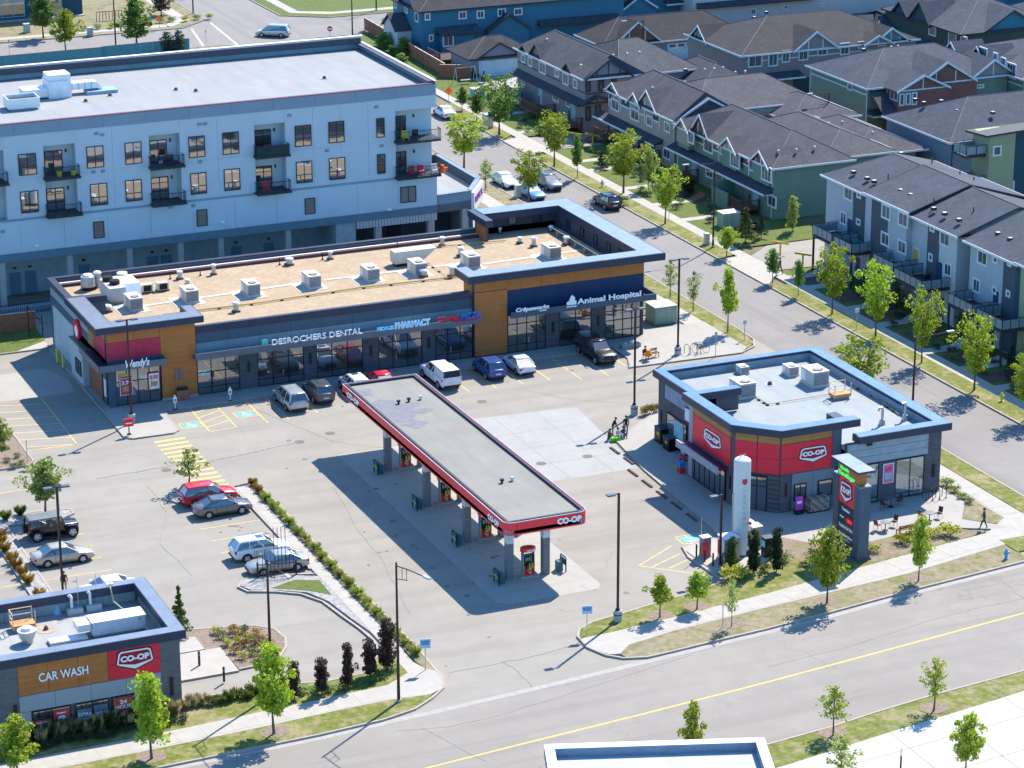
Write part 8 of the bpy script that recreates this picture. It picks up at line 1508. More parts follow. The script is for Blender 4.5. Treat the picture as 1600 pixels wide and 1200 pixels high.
for i, (px, py) in enumerate([(1444, 780), (1454, 780), (1465, 779), (1475, 776)]):
    p = at(px, py, .13); simple('bike_rack', ['leftmost', 'second', 'third', 'rightmost'][i]+' brown bike rack loop by the store corner', 'bike rack', (p.x, p.y, .13), [('hoop', DMETAL, MB().tube([(0, -.3, 0), (0, -.3, .8), (0, -.15, .95), (0, .15, .95), (0, .3, .8), (0, .3, 0)], .03, 6)), ('foot', DMETAL, MB().cyl(0, -.3, 0, .03, .1, 8))], 'bike rack loops')
for i, (px, py, rz) in enumerate([(1073, 553, 20), (1084, 552, 80), (1092, 553, 120)]):
    p = at(px, py, .13); simple('bike_rack', ['brown bike loop nearest the striped lamp base', 'brown bike loop in the middle of the plaza rack', 'brown bike loop farthest from the lamp on the plaza'][i], 'bike rack', (p.x, p.y, .13), [('hoop', mat('rust_red_metal', (.16, .05, .04), .6), MB().tube([(0, -.3, 0), (0, -.34, .7), (0, -.15, .95), (0, .15, .95), (0, .34, .7), (0, .3, 0)], .03, 6)), ('foot', DMETAL, MB().cyl(0, -.3, 0, .03, .1, 8))], 'bike rack loops', rz=rad(rz))
def bicycle(label, x, y, rz, m):
    t = thing('bicycle', label, 'bicycle', (0, 0, 0))
    for cx in (-.5, .5):
        w_ = MB(); pts = [(cx+.33*math.cos(k*math.pi/8), 0, .33+.33*math.sin(k*math.pi/8)) for k in range(17)]; w_.tube(pts, .02, 5); w_.build('wheel', RUBBER, t)
    MB().tube([(-.5, 0, .33), (-.15, 0, .35), (.35, 0, .75), (-.25, 0, .78), (-.15, 0, .35)], .02, 5).build('frame', m, t); MB().tube([(.5, 0, .33), (.36, 0, .95)], .02, 5).build('fork', m, t); MB().tube([(.4, -.25, .98), (.36, 0, .95), (.4, .25, .98)], .015, 5).build('handlebar', BLACKM, t); MB().box(-.35, -.06, .82, -.12, .06, .87).build('saddle', BLACKM, t)
    t.location = (x, y, .13); t.rotation_euler = (rad(0), 0, rad(rz)); return t
p = at(1095, 553); bicycle('red-brown bicycle leaning at the plaza rack', p.x, p.y, -25, MATS['rust_red_metal'])
# store front goods
p = at(1252, 806, .13); pp = [('frame', BLACKM, MB().box(-.95, -.45, 0, .95, .45, .08))]
for i in range(8):
    for j in range(5): pp.append(('log_bundle', mat('firewood_%d' % ((i+j) % 3), [(.30, .22, .16), (.20, .14, .12), (.38, .32, .27)][(i+j) % 3], .9), MB().box(-.92+i*.23, -.42, .1+j*.21, -.71+i*.23, .42, .29+j*.21)))
for x in (-.95, .93): pp.append(('post', BLACKM, MB().box(x, -.45, 0, x+.03, -.42, 1.2)))
simple('firewood_rack', 'rack of bundled firewood against the store wall', 'firewood rack', (103.0, 177.0, .13), pp)
p = at(1225, 804, .13); simple('ad_board', 'magenta advertising board left of the firewood rack', 'sign', (101.3, 176.9, .13), [('board', mat('magenta_print', (.6, .05, .4), .5), MB().box(-.33, -.05, .35, .33, .05, 1.5)), ('base', BLACKM, MB().box(-.35, -.2, 0, .35, .2, .35)), ('print', WHITEL, MB().box(-.2, -.06, .9, .2, -.051, 1.1))])
p = at(1067, 719, .13); simple('ad_board', 'slanted red and aqua sandwich board by the store entrance', 'sign', (p.x, p.y, .13), [('board', RED, MB().box(-.05, -.35, .05, .05, .35, .6)), ('board', mat('aqua_print', (.1, .5, .6), .5), MB().box(-.05, -.35, .6, .05, .35, 1.3)), ('foot', BLACKM, MB().box(-.2, -.35, 0, .2, .35, .05))])
for lb, x, y, h_ in [('black cage bin nearest the back corner of the store', 98.7, 196.6, 1.3), ('black lidded bin beside the store entrance', 98.5, 194.6, 1.1), ('dark ice chest left of the entrance canopy', 98.7, 190.0, 1.5)]:
    simple('bin', lb, 'bin', (x, y, .13), [('body', BLACKM, MB().box(-.35, -.6, 0, .35, .6, h_)), ('lid', mat('bin_lid', (.04, .05, .06), .5), MB().box(-.38, -.63, h_, .38, .63, h_+.08)), ('label_plate', GY, MB().box(-.37, -.3, h_*.55, -.35, .1, h_*.75))])
simple('pop_crates', 'stacked crates and window washer jugs right of the sandwich board', 'crates', (96.9, 189.3, .13), [('crate', RED, MB().box(-.25, -.4, 0, .25, .1, .5)), ('crate', mat('jug_blue', (.05, .2, .5), .5), MB().box(-.25, -.4, .5, .25, .1, 1.0)), ('crate', mat('crate_tan', (.4, .25, .1), .6), MB().box(-.25, .15, 0, .25, .5, .6))])
# wheel stops along the store kerb: chain of short black blocks
for i in range(7):
    y0 = 196.5-i*2.75; t = thing('wheel_stop', 'x', 'wheel stop', (93.0+.09*i*-.1, y0, 0), 'black and orange wheel stops along the store kerb'); t['label'] = ['first wheel stop, nearest the crouching group', 'second wheel stop from the crouching group', 'third wheel stop along the store kerb', 'fourth wheel stop, at the edge of the big shadow', 'fifth wheel stop, in the shade', 'sixth wheel stop, in the shade by the blue marking', 'last wheel stop, nearest the propane pad'][i]
    xk = 94.2 if y0 > 193 else 93.3-.02*i
    MB().box(xk-.09, y0-1.0, 0, xk+.09, y0+.9, .05).build('bar', mat('stop_rubber', (.05, .04, .045), .8), t)
    for k in range(6): MB().box(xk-.1, y0-.95+k*.3, .05, xk+.1, y0-.78+k*.3, .13).build('block', mat('stop_rust', (.14, .08, .06), .8), t)
# ================================================================ PEOPLE
def person(label, x, y, z, rz, pose='stand', top=(.05, .05, .06), leg=(.04, .04, .05), hair=(.02, .012, .01), skin=(.45, .27, .19), s=1.0, top2=None):
    t = thing('person', label, 'person', (0, 0, 0), None)
    nm = 'clothes_%d' % len(bpy.data.materials); m = bpy.data.materials.new(nm); m.use_nodes = True; n = m.node_tree.nodes; L = m.node_tree.links
    tc = n.new('ShaderNodeTexCoord'); sp_ = n.new('ShaderNodeSeparateXYZ'); L.new(tc.outputs['Object'], sp_.inputs[0]); dv = n.new('ShaderNodeMath'); dv.operation = 'DIVIDE'; dv.inputs[1].default_value = 2.0; L.new(sp_.outputs[2], dv.inputs[0])
    cr_ = n.new('ShaderNodeValToRGB'); cr_.color_ramp.interpolation = 'CONSTANT'; L.new(dv.outputs[0], cr_.inputs[0]); e = cr_.color_ramp.elements
    hipz = {'stand': .92, 'walk': .92, 'bend': .9, 'sit': .22, 'crouch': .30, 'bench': .5}[pose]
    neck = {'stand': 1.50, 'walk': 1.5, 'bend': 1.42, 'sit': .74, 'crouch': .80, 'bench': 1.0}[pose]
    e[0].position = 0; e[0].color = (*leg, 1); e[1].position = hipz/2; e[1].color = (*top, 1); k = cr_.color_ramp.elements.new(neck/2); k.color = (*skin, 1)
    L.new(cr_.outputs[0], n['Principled BSDF'].inputs['Base Color']); n['Principled BSDF'].inputs['Roughness'].default_value = .8
    hp = Vector((0, 0, hipz))
    lean = {'stand': (0, 0), 'walk': (.03, 0), 'bend': (.28, 0), 'sit': (-.05, 0), 'crouch': (.15, 0), 'bench': (.02, 0)}[pose]
    ch = Vector((lean[0]*.7, 0, neck-.18)); nk = Vector((lean[0]*.9, 0, neck)); hd = Vector((lean[0]*1.05, 0, neck+.16)); ht = Vector((lean[0]*1.1, 0, neck+.27))
    V = [hp, (hp+ch)/2, ch, nk, hd, ht]; E_ = [(0, 1), (1, 2), (2, 3), (3, 4), (4, 5)]; Rr = [.15, .13, .155, .055, .10, .075]
    def chain(frm, pts, rs):
        pr = frm
        for p_, r_ in zip(pts, rs): V.append(Vector(p_)); Rr.append(r_); E_.append((pr, len(V)-1)); pr = len(V)-1
        return pr
    hands = []
    for s_ in (-1, 1):
        y1 = s_*.10
        if pose in ('stand', 'bend'): pts = [(0, y1, hipz-.05), (.03, y1*1.2, .5), (0, y1*1.3, .10), (.14, y1*1.35, .04)]
        elif pose == 'walk': st_ = s_*.24; pts = [(0, y1, hipz-.05), (st_*.6+.05, y1, .5), (st_*1.2, y1, .10), (st_*1.2+.14, y1, .04)]
        elif pose in ('sit',): pts = [(.02, y1, .16), (.34, y1*1.6, .48), (.52, y1*1.6, .10), (.66, y1*1.6, .05)]
        elif pose == 'bench': pts = [(.05, y1, .46), (.42, y1*1.2, .48), (.42, y1*1.2, .10), (.56, y1*1.3, .05)]
        else: pts = [(0, y1, .26), (.34, y1*1.6, .42), (.08, y1*1.6, .10), (.24, y1*1.6, .05)]
        chain(0, pts, [.10, .07, .048, .045])
        sh = (ch.x, s_*.20, neck-.10)
        if pose in ('sit', 'crouch'): ar = [sh, (ch.x+.15, s_*.25, neck-.34), (ch.x+.36, s_*.12, neck-.38)]
        elif pose == 'bend': ar = [sh, (ch.x+.10, s_*.24, neck-.38), (ch.x+.22, s_*.14, neck-.62)]
        elif pose == 'bench': ar = [sh, (ch.x+.08, s_*.25, neck-.34), (ch.x+.30, s_*.15, neck-.45)]
        elif pose == 'walk': ar = [sh, (-s_*.08, s_*.25, neck-.36), (-s_*.10+.12, s_*.23, neck-.60)]
        else: ar = [sh, (.02, s_*.25, neck-.38), (.08, s_*.22, neck-.62)]
        chain(2, ar, [.06, .045, .032]); hands.append((Vector(ar[-1]), (Vector(ar[-1])-Vector(ar[-2])).normalized(), s_))
    me = bpy.data.meshes.new('body'); me.from_pydata([tuple(v) for v in V], E_, []); o = bpy.data.objects.new('body', me); C.objects.link(o); o.parent = t; me.materials.append(m)
    md = o.modifiers.new('skin', 'SKIN'); 
    if not me.skin_vertices: bpy.context.view_layer.objects.active = o; me.attributes.new('skin_vertex', 'FLOAT_VECTOR', 'POINT') if False else None
    for i, sv in enumerate(me.skin_vertices[0].data if me.skin_vertices else []): sv.radius = (Rr[i], Rr[i]); sv.use_root = (i == 0)
    o.modifiers.new('sub', 'SUBSURF').levels = 1; o.modifiers['sub'].render_levels = 1
    hm = mat('hair_%d' % int(hair[0]*1000), hair, .7); q = MB(); nn = 10
    for i in range(5):
        a0 = i*.32; a1 = (i+1)*.32; q.cyl(hd.x-.02, 0, hd.z+.0+.13*math.sin(a0)-.02, hd.z+.13*math.sin(a1)-.02, .125*math.cos(a0*.95), nn, .125*math.cos(min(a1*.95, 1.5)))
    q.build('hair', hm, t)
    sk = mat('skin_tone', skin, .6); 
    f = MB(); f.tube([(hd.x+.10, 0, hd.z+.0), (hd.x+.125, 0, hd.z-.03)], .014, 5); f.build('nose', sk, t); 
    e_ = MB(); [e_.box(hd.x+.088, s_*.035-.012, hd.z+.005, hd.x+.1, s_*.035+.012, hd.z+.02) for s_ in (-1, 1)]; e_.build('eye', BLACKM, t); MB().box(hd.x+.085, -.025, hd.z-.065, hd.x+.098, .025, hd.z-.055).build('mouth', mat('lip', (.3, .08, .07), .6), t)
    for hpnt, d, s_ in hands:
        hmb = MB(); e2 = hpnt+d*.09; hmb.tube([hpnt, hpnt+d*.08], .034, 6); up_ = Vector((0, 1, 0)) if abs(d.y) < .8 else Vector((1, 0, 0)); sd = d.cross(Vector((0, 0, 1))).normalized() if abs(d.z) < .9 else Vector((1, 0, 0))
        for k, ln in enumerate((.065, .08, .075, .06)): b0 = e2+sd*(k-1.5)*.018-d*.02; hmb.tube([b0, b0+d*ln*.6, b0+d*ln+Vector((0, -s_*.015, 0))], .009, 5)
        hmb.tube([hpnt+sd*.03, hpnt+sd*.055+d*.05], .011, 5); hmb.build('hand', sk, t)
    t.location = (x, y, z); t.rotation_euler = (0, 0, rad(rz)); t.scale = (s, s, s); return t
def pp_(label, px, py, rz, z=.0, **k): p = at(px, py, z); return person(label, p.x, p.y, z, rz, **k)
pp_('person in a black top bending over the seated group', 957, 680, -30, pose='bend', leg=(.35, .22, .16), top=(.015, .015, .02)); pp_('person in black standing behind the seated group near the lamp base', 978, 679, -120, z=.13, pose='stand', leg=(.30, .27, .28), top=(.02, .015, .02))
pp_('crouching person in dark red and black at the kerb', 951, 688, 10, pose='crouch', top=(.12, .03, .05), leg=(.02, .02, .025)); pp_('seated person in a pale top on a green bag', 966, 685, -80, z=.1, pose='sit', top=(.45, .5, .5), leg=(.06, .35, .03)); pp_('seated person in a navy jacket at the right of the group', 974, 683, -100, z=.1, pose='sit', top=(.05, .07, .18), leg=(.05, .05, .12))
pp_('pedestrian in a black hooded coat walking on the path', 1537, 826, 150, z=.13, pose='walk', leg=(.015, .012, .02)); pp_('person in black standing behind the champagne sedan', 101, 926, -90, pose='stand', leg=(.45, .27, .19), top=(.015, .012, .015)); pp_('pedestrian in black on the street sidewalk beside a young tree', 1218, 428, -60, z=.13, pose='walk'); pp_('person in dark clothes sitting on the plaza bench', 1008, 560, -90, z=.15, pose='bench', top=(.05, .03, .03))
p = at(1013, 556, .6); simple('bag', 'orange jacket bundled on the plaza bench', 'jacket', (p.x, p.y, .6), [('body', mat('orange_jacket', (.85, .25, .02), .7), MB().cyl(0, 0, 0, .6, .3, 9, .2)), ('fold', MATS['orange_jacket'], MB().box(-.35, -.2, 0, .3, .2, .25))])
p = at(962, 688, .1); simple('bag', 'bright green bag on the ground in the seated group', 'bag', (p.x, p.y, .05), [('body', mat('lime_bag', (.10, .55, .02), .6), MB().box(-.4, -.2, 0, .3, .2, .35)), ('strap', BLACKM, MB().tube([(-.2, 0, .35), (0, 0, .5), (.2, 0, .35)], .02, 5))])
p = at(985, 542, .13); simple('planter_ledge', 'low pale ledge with white objects outside the animal hospital', 'ledge', (p.x, p.y, .13), [('block', CONC, MB().box(-1.0, -.3, 0, 1.0, .3, .35)), ('object', WHITEM, MB().cyl(.2, 0, .35, .6, .14, 8, .08)), ('object', WHITEM, MB().cyl(-.5, 0, .35, .5, .1, 8, .08))])
# ================================================================ TREES AND PLANTS
LEAF = {k: mat('leaf_'+k, c, .6, kind='leaf', var=.35, scale=1.6, col2=None) for k, c in dict(bright=(.30, .37, .028), mid=(.13, .22, .035), pale=(.30, .36, .09), dark=(.03, .055, .02), purple=(.085, .05, .04), yellow=(.30, .29, .02), orange=(.26, .15, .03), olive=(.11, .14, .03), lime=(.25, .29, .045), straw=(.36, .29, .15), blue=(.035, .075, .055)).items()}
BARK = mat('bark', (.13, .09, .075), .9, var=.2, scale=6)
def leafcloud(rnd, clumps, n, rc, ls, flat=.8):
    vs = []; fs = []
    for c in clumps:
        r = rc*c[3]
        for _ in range(n):
            while True:
                p = Vector((rnd.uniform(-1, 1), rnd.uniform(-1, 1), rnd.uniform(-1, 1)))
                if p.length < 1: break
            q = Vector((c[0]+p.x*r, c[1]+p.y*r, c[2]+p.z*r*flat))
            a = Vector((rnd.gauss(0, 1), rnd.gauss(0, 1), rnd.gauss(0, 1))).normalized(); b = a.cross(Vector((rnd.gauss(0, 1), rnd.gauss(0, 1), rnd.gauss(0, 1)))).normalized(); l = ls*rnd.uniform(.6, 1.3)
            o = len(vs); vs += [tuple(q-a*l*.5), tuple(q+b*l*.3), tuple(q+a*l*.5), tuple(q-b*l*.3)]; fs.append((o, o+1, o+2, o+3))
    return vs, fs
def tree_proto(kind, H, Wd, col, seed, dens=1.0, trunk=.28, leaf=.26):
    rnd = random.Random(seed); t = thing('tree', 'x', 'tree', (0, 0, 0)); tr = MB(); cl = []
    z0 = H*trunk; tr.tube([(0, 0, 0), (rnd.uniform(-.05, .05), rnd.uniform(-.05, .05), z0), (rnd.uniform(-.1, .1), 0, H*.75)], .035*H**.5+.02, 7, r2=.02)
    nb = int(24*dens); lx, ly = rnd.uniform(-.5, .5), rnd.uniform(-.5, .5)
    for i in range(nb):
        f = (i+.5)/nb; az = i*2.4+rnd.uniform(-.4, .4)
        if kind == 'vase': wd = Wd*.5*(.25+.85*math.sin(min(1, f*1.25)*math.pi*.55)**1.2)*rnd.uniform(.65, 1.05)*(1 if f < .8 else (1.25-f)*2.0)
        elif kind == 'oval': wd = Wd*.5*math.sin((.12+.85*f)*math.pi)**.8*rnd.uniform(.35, 1.25)
        elif kind == 'column': wd = Wd*.5*(math.sin((.15+.8*f)*math.pi)**.5)*rnd.uniform(.25, 1.15)
        elif kind == 'cone': wd = Wd*.5*(1.02-f)*rnd.uniform(.7, 1.05)
        zt = z0+(H-z0)*(.08+.90*f); zs = z0+(zt-z0)*(.55 if kind != 'cone' else .95)
        ex, ey = wd*math.cos(az)+lx*f*.3*Wd/3, wd*math.sin(az)+ly*f*.3*Wd/3
        tr.tube([(0, 0, zs*.9), (ex*.5, ey*.5, (zs+zt)/2), (ex, ey, zt)], .02+.012*H*.25, 4, r2=.008)
        for g in (.55, 1.0): cl.append((ex*g, ey*g, zs+(zt-zs)*(g if kind != 'cone' else 1), rnd.uniform(.55, 1.35)*(1 if kind != 'cone' else (1.15-f))))
    if kind in ('vase', 'oval', 'cone'): cl.append((0, 0, H*.94, .6))
    rc = Wd*.125+.13; n = int(26 if dens < .9 else 50)
    vs, fs = leafcloud(rnd, cl, n, rc, leaf); c = MB(); c.v = vs; c.f = fs; c.m = [0]*len(fs)
    tr.build('trunk', BARK, t); c.build('crown', col, t); return t
PROT = {}
TC = [0]
def tree(kind, col, label, x, y, H, Wd, group, seed=None, z=.1, dens=1.0, trunk=.28, leaf=.27, nm='tree', cat='tree'):
    seed = (0 if seed is None else seed); TC[0] += 1; seed += 3*(TC[0] % 2) if kind in ('vase', 'oval') else 0
    hb = {'vase': 6.5, 'oval': 5, 'column': 3, 'cone': 5}[kind]; wb = {'vase': 3.6, 'oval': 2.6, 'column': 1.3, 'cone': 2.4}[kind]
    key = (kind, col, seed, dens, trunk)
    first = key not in PROT
    if first: PROT[key] = tree_proto(kind, hb, wb, LEAF[col], seed*13+5, dens, trunk, leaf)
    t = PROT[key] if first else copy_tree(PROT[key]); t.name = nm
    t.location = (x, y, z); sx = Wd/wb; t.scale = (sx, sx, H/hb); t.rotation_euler = (0, 0, RND.uniform(0, 6.28)); t['label'] = label; t['category'] = cat; t['group'] = group; return t
def tpx(kind, col, label, px, py, toppy, wpx, group, **k):
    """base pixel, pixel row of the crown top and crown width in pixels give foot, height and spread"""
    p = at(px, py, .1); dist = (p-Vector((0, 0, CAM_H))).length; H = onX(px, toppy, p.x)[1] if p.x > 60 else onY(px, toppy, p.y)[1]
    return tree(kind, col, label, p.x, p.y, max(1, H)*(1.03 if kind == 'vase' else 1), wpx*dist/FPX*(1.28 if kind == 'vase' else 1.08), group, **k)
G1 = 'young street trees along the side street'
tpx('vase', 'bright', 'bushy street tree at the kerb next to the white parked sedan', 725, 263, 183, 50, G1, seed=1); tpx('vase', 'bright', 'fresh green street tree in front of the steel grey SUV', 827, 316, 238, 42, G1, seed=2)
tpx('oval', 'pale', 'thin young tree on the near verge by the white sedan', 759, 295, 250, 24, G1, seed=0, dens=.6); tpx('vase', 'bright', 'street tree in front of the charcoal townhouses', 866, 260, 179, 42, G1, seed=0); tpx('oval', 'mid', 'slim dark street tree left of the big yellow-green one', 902, 278, 213, 18, G1, seed=1)
tpx('vase', 'bright', 'largest yellow-green street tree beside the tan townhouses', 974, 302, 211, 50, G1, seed=1); tpx('oval', 'pale', 'slender pale tree in the yard of the tan townhouses', 1013, 297, 234, 22, G1, seed=2); tpx('vase', 'bright', 'street tree beside the white parking sign', 1039, 350, 264, 38, G1, seed=2)
tpx('vase', 'mid', 'tall leafy tree near the mailbox cluster', 780, 211, 122, 52, G1, seed=0, trunk=.2); tpx('oval', 'mid', 'small dark tree left of the mailbox cluster', 745, 189, 148, 26, G1, seed=0); tpx('oval', 'mid', 'small dark tree right of the orange diamond sign', 722, 172, 138, 18, G1, seed=1)
tpx('oval', 'bright', 'small street tree beside the cream utility box', 1135, 402, 356, 26, G1, seed=2); tpx('oval', 'mid', 'young street tree next to the walking pedestrian', 1207, 442, 390, 22, G1, seed=1); tpx('oval', 'mid', 'short street tree below the yellow gate arm', 1247, 463, 408, 18, G1, seed=0)
tpx('vase', 'bright', 'street tree in front of the northernmost glass balcony', 1300, 491, 386, 40, G1, seed=0, trunk=.22); tpx('vase', 'bright', 'street tree before the dark band of the pale townhouses', 1368, 526, 412, 46, G1, seed=1, trunk=.22); tpx('vase', 'bright', 'street tree in front of the gable corner of the pale townhouses', 1440, 567, 454, 36, G1, seed=2, trunk=.22)
tpx('vase', 'bright', 'street tree before the right-hand glass balconies', 1522, 610, 493, 50, G1, seed=0, trunk=.22); tpx('vase', 'bright', 'street tree cut by the right edge of the photo', 1603, 655, 555, 44, G1, seed=1)
tpx('oval', 'pale', 'sparse sapling nearest the animal hospital on the near verge', 1047, 465, 407, 24, G1, seed=1, dens=.6); tpx('oval', 'pale', 'sparse sapling second on the near verge', 1083, 486, 425, 24, G1, seed=2, dens=.6); tpx('oval', 'bright', 'upright leafy tree third on the near verge', 1137, 518, 419, 30, G1, seed=0)
y_, z_ = onX(1347, 530, 119.0); tree('vase', 'bright', 'tree rising behind the convenience store roof', 119.0, y_, z_, 4.6, G1, seed=0)
G2 = 'trees in the parking lot'
tpx('oval', 'pale', 'leaning pale green tree over the black off-road car', 71, 803, 718, 54, G2, seed=2, trunk=.25); p = at(4, 728); tree('oval', 'pale', 'pale tree at the left edge above the white car', p.x-.4, p.y, 4.2, 3.0, G2, seed=0); tpx('oval', 'pale', 'pale thin tree behind the red SUV', 296, 762, 703, 48, G2, seed=1, trunk=.3, dens=.6)
G3 = 'trees along the main road'
tpx('oval', 'bright', 'bright tree in front of the car wash windows', 237, 1186, 1056, 62, G3, seed=1, trunk=.22); tpx('oval', 'bright', 'bright tree on the verge left of the lot entrance', 428, 1147, 1006, 62, G3, seed=2, trunk=.22); tree('oval', 'bright', 'bright tree at the bottom left corner', 32.6, 156.2, 4.6, 2.6, G3, seed=0)
tpx('oval', 'bright', 'small round tree nearest the single-head lamp', 1031, 965, 901, 36, G3, seed=0, trunk=.35); tpx('oval', 'bright', 'small round tree second from the single-head lamp', 1089, 952, 896, 36, G3, seed=1, trunk=.35); tpx('oval', 'pale', 'thin pale sapling by the marker post', 1143, 979, 905, 22, G3, seed=2, dens=.6)
tpx('oval', 'bright', 'leafy tree in front of the sign pylon', 1292, 943, 824, 50, G3, seed=2, trunk=.2); tpx('oval', 'bright', 'young tree in front of the patio bench', 1435, 908, 806, 32, G3, seed=0, trunk=.22)
tpx('oval', 'bright', 'open-crowned sapling across the road, left one', 1302, 1149, 1073, 44, G3, seed=1, trunk=.3, dens=.6); tpx('oval', 'bright', 'sapling across the road, right one', 1459, 1111, 1030, 44, G3, seed=2, trunk=.3, dens=.6)
tree('oval', 'pale', 'sparse tree top cut by the bottom edge, left of the pole', 80.8, 134.6, 3.4, 2.2, G3, seed=0, dens=.6); tree('oval', 'bright', 'tree top cut by the bottom edge at the right', 88.4, 131.9, 4.6, 2.0, G3, seed=1); p_ = at(1125, 1190, 0); tree('oval', 'bright', 'upright tree behind the white parapet of the near roof', 72.6, 139.4, 5.2, 1.7, G3, seed=1, trunk=.12)
p = at(1406, 1225, .1); simple('bollard_light', 'dark slim bollard light with a pale top at the bottom edge', 'bollard light', (p.x, p.y, .1), [('post', DMETAL, MB().cyl(0, 0, 0, 2.0, .06, 10)), ('lens', WHITEM, MB().cyl(0, 0, 2.0, 2.5, .055, 10)), ('cap', METALG, MB().cyl(0, 0, 2.5, 2.56, .07, 10))])
G4 = 'trees beyond the apartment block'
tpx('oval', 'mid', 'green tree at the top left in front of the teal building', 68, 60, -6, 38, G4, seed=1, trunk=.25); tpx('oval', 'bright', 'green tree on the far street by the utility cabinets', 103, 82, 20, 36, G4, seed=2, trunk=.25); tpx('oval', 'mid', 'large tree beside the dark street lamp, far left', 214, 72, -2, 50, G4, seed=0, trunk=.15)
tpx('oval', 'blue', 'dark shrub tree left of the crossing on the teal fence', 262, 88, 52, 22, G4, seed=0, trunk=.1); tpx('oval', 'blue', 'dark shrub tree at the end of the teal fence', 280, 88, 50, 20, G4, seed=1, trunk=.1); tpx('oval', 'purple', 'dark purple tree at the far corner garden', 252, 24, -14, 30, G4, seed=0, trunk=.15)
for i, (px, py, tp, wd, c, lb) in enumerate([(618, 52, 20, 26, 'mid', 'bushy tree left of the teal house row'), (600, 75, 52, 30, 'mid', 'low green tree by the far sidewalk and brown fence'), (632, 86, 60, 24, 'mid', 'rounded shrub tree behind the brown privacy fence'), (640, 60, 34, 18, 'dark', 'dark conifer-like tree by the teal house corner'), (612, 88, 72, 18, 'mid', 'low shrub against the outside of the privacy fence'), (628, 102, 84, 20, 'mid', 'second shrub against the outside of the privacy fence'), (862, 50, 22, 26, 'dark', 'dark tree between the teal house rows'), (1072, 30, 4, 24, 'dark', 'dark trees at the end of the far teal row'), (940, 262, 238, 20, 'blue', 'small blue-green spruce in the tan townhouse yard'), (846, 195, 172, 18, 'mid', 'small light conifer by the charcoal townhouse porch'), (741, 122, 108, 14, 'dark', 'small dark conifer beside the pale-door garage'), (756, 130, 112, 10, 'dark', 'little dark conifer near the mailbox tree'), (1304, 345, 312, 22, 'blue', 'dark conifer at the corner of the pale townhouses'), (1238, 362, 307, 22, 'pale', 'thin pale tree against the green townhouse end wall'), (1190, 372, 336, 18, 'blue', 'bluish conifer right of the utility box'), (1350, 470, 420, 18, 'dark', 'dark shrub tree between two townhouse stairs'), (1398, 478, 440, 26, 'mid', 'grey-green shrub tree by the townhouse entry'), (1505, 520, 478, 22, 'mid', 'shrub tree below the right-hand balconies'), (1580, 568, 540, 14, 'blue', 'dark potted shrub by the townhouse steps at the right'), (1076, 305, 282, 22, 'dark', 'dark shrub by the green townhouse deck'), (1180, 360, 345, 16, 'dark', 'dark shrub by the rust stair')]):
    tpx('cone' if 'conif' in lb or 'spruce' in lb else 'oval', c, lb, px, py, tp, wd, 'garden trees and shrubs', seed=i % 2, trunk=.08)
tpx('cone', 'olive', 'bluish green conifer beside the green utility box', 1165, 380, 324, 34, 'garden trees and shrubs', seed=1, trunk=.05); tpx('cone', 'olive', 'narrow conifer behind the car wash corner', 282, 1000, 915, 30, 'garden trees and shrubs', seed=0, trunk=.05)
for i, (px, py, tp, wd) in enumerate([(460, 1091, 1036, 20), (503, 1085, 1030, 20), (544, 1076, 1009, 20), (578, 1057, 1003, 21), (604, 1047, 974, 28)]):
    tpx('column', 'purple', ['first purple columnar tree from the left along the sidewalk', 'second purple columnar tree along the sidewalk', 'third purple columnar tree along the sidewalk', 'fourth purple columnar tree, next to the tallest', 'tallest purple columnar tree nearest the entrance sign'][i], px, py, tp, wd, 'purple columnar trees by the entrance', seed=i % 2, trunk=.06, dens=1.3, leaf=.2)
for i, (px, py, tp, wd) in enumerate([(1142, 886, 842, 20), (1177, 896, 830, 17), (1213, 894, 826, 19)]):
    tpx('column', 'olive' if i == 0 else 'dark', ['reddish columnar shrub in front of the propane cabinet', 'dark columnar shrub right of the white tank', 'dark columnar shrub farthest right by the air pump'][i], px, py, tp, wd, 'columnar shrubs by the propane pad', seed=i % 2, trunk=.03, dens=1.3, leaf=.2)
# shrubs and grasses
def shrub_proto(col, h, w_, seed, spiky=False, n=260):
    rnd = random.Random(seed); t = thing('shrub', 'x', 'shrub', (0, 0, 0)); vs = []; fs = []
    if spiky:
        for _ in range(n):
            a = rnd.uniform(0, 6.28); r = rnd.uniform(0, .18)*w_; o = rnd.uniform(.1, .5)*w_; hh = h*rnd.uniform(.5, 1); c, s_ = math.cos(a), math.sin(a); k = len(vs)
            vs += [(r*c-s_*.025, r*s_+c*.025, 0), (r*c+s_*.025, r*s_-c*.025, 0), ((r+o*.6)*c+s_*.015, (r+o*.6)*s_, hh*.8), ((r+o)*c, (r+o)*s_, hh)]; fs.append((k, k+1, k+2, k+3))
    else:
        cl = [(rnd.uniform(-.3, .3)*w_, rnd.uniform(-.3, .3)*w_, h*rnd.uniform(.3, .65), rnd.uniform(.6, 1)) for _ in range(8)]; vs, fs = leafcloud(rnd, cl, n//8, w_*.32, .14, flat=h/w_*.9)
    c = MB(); c.v = vs; c.f = fs; c.m = [0]*len(fs); c.build('foliage', LEAF[col], t)
    st_ = MB(); [st_.tube([(0, 0, 0), (w_*.2*math.cos(k*2.1), w_*.2*math.sin(k*2.1), h*.5)], .015, 4) for k in range(3)]; st_.build('stem', BARK, t); return t
SP = {}
def ordn(i): return '%d%s' % (i, 'th' if 10 < i % 100 < 14 else {1: 'st', 2: 'nd', 3: 'rd'}.get(i % 10, 'th'))
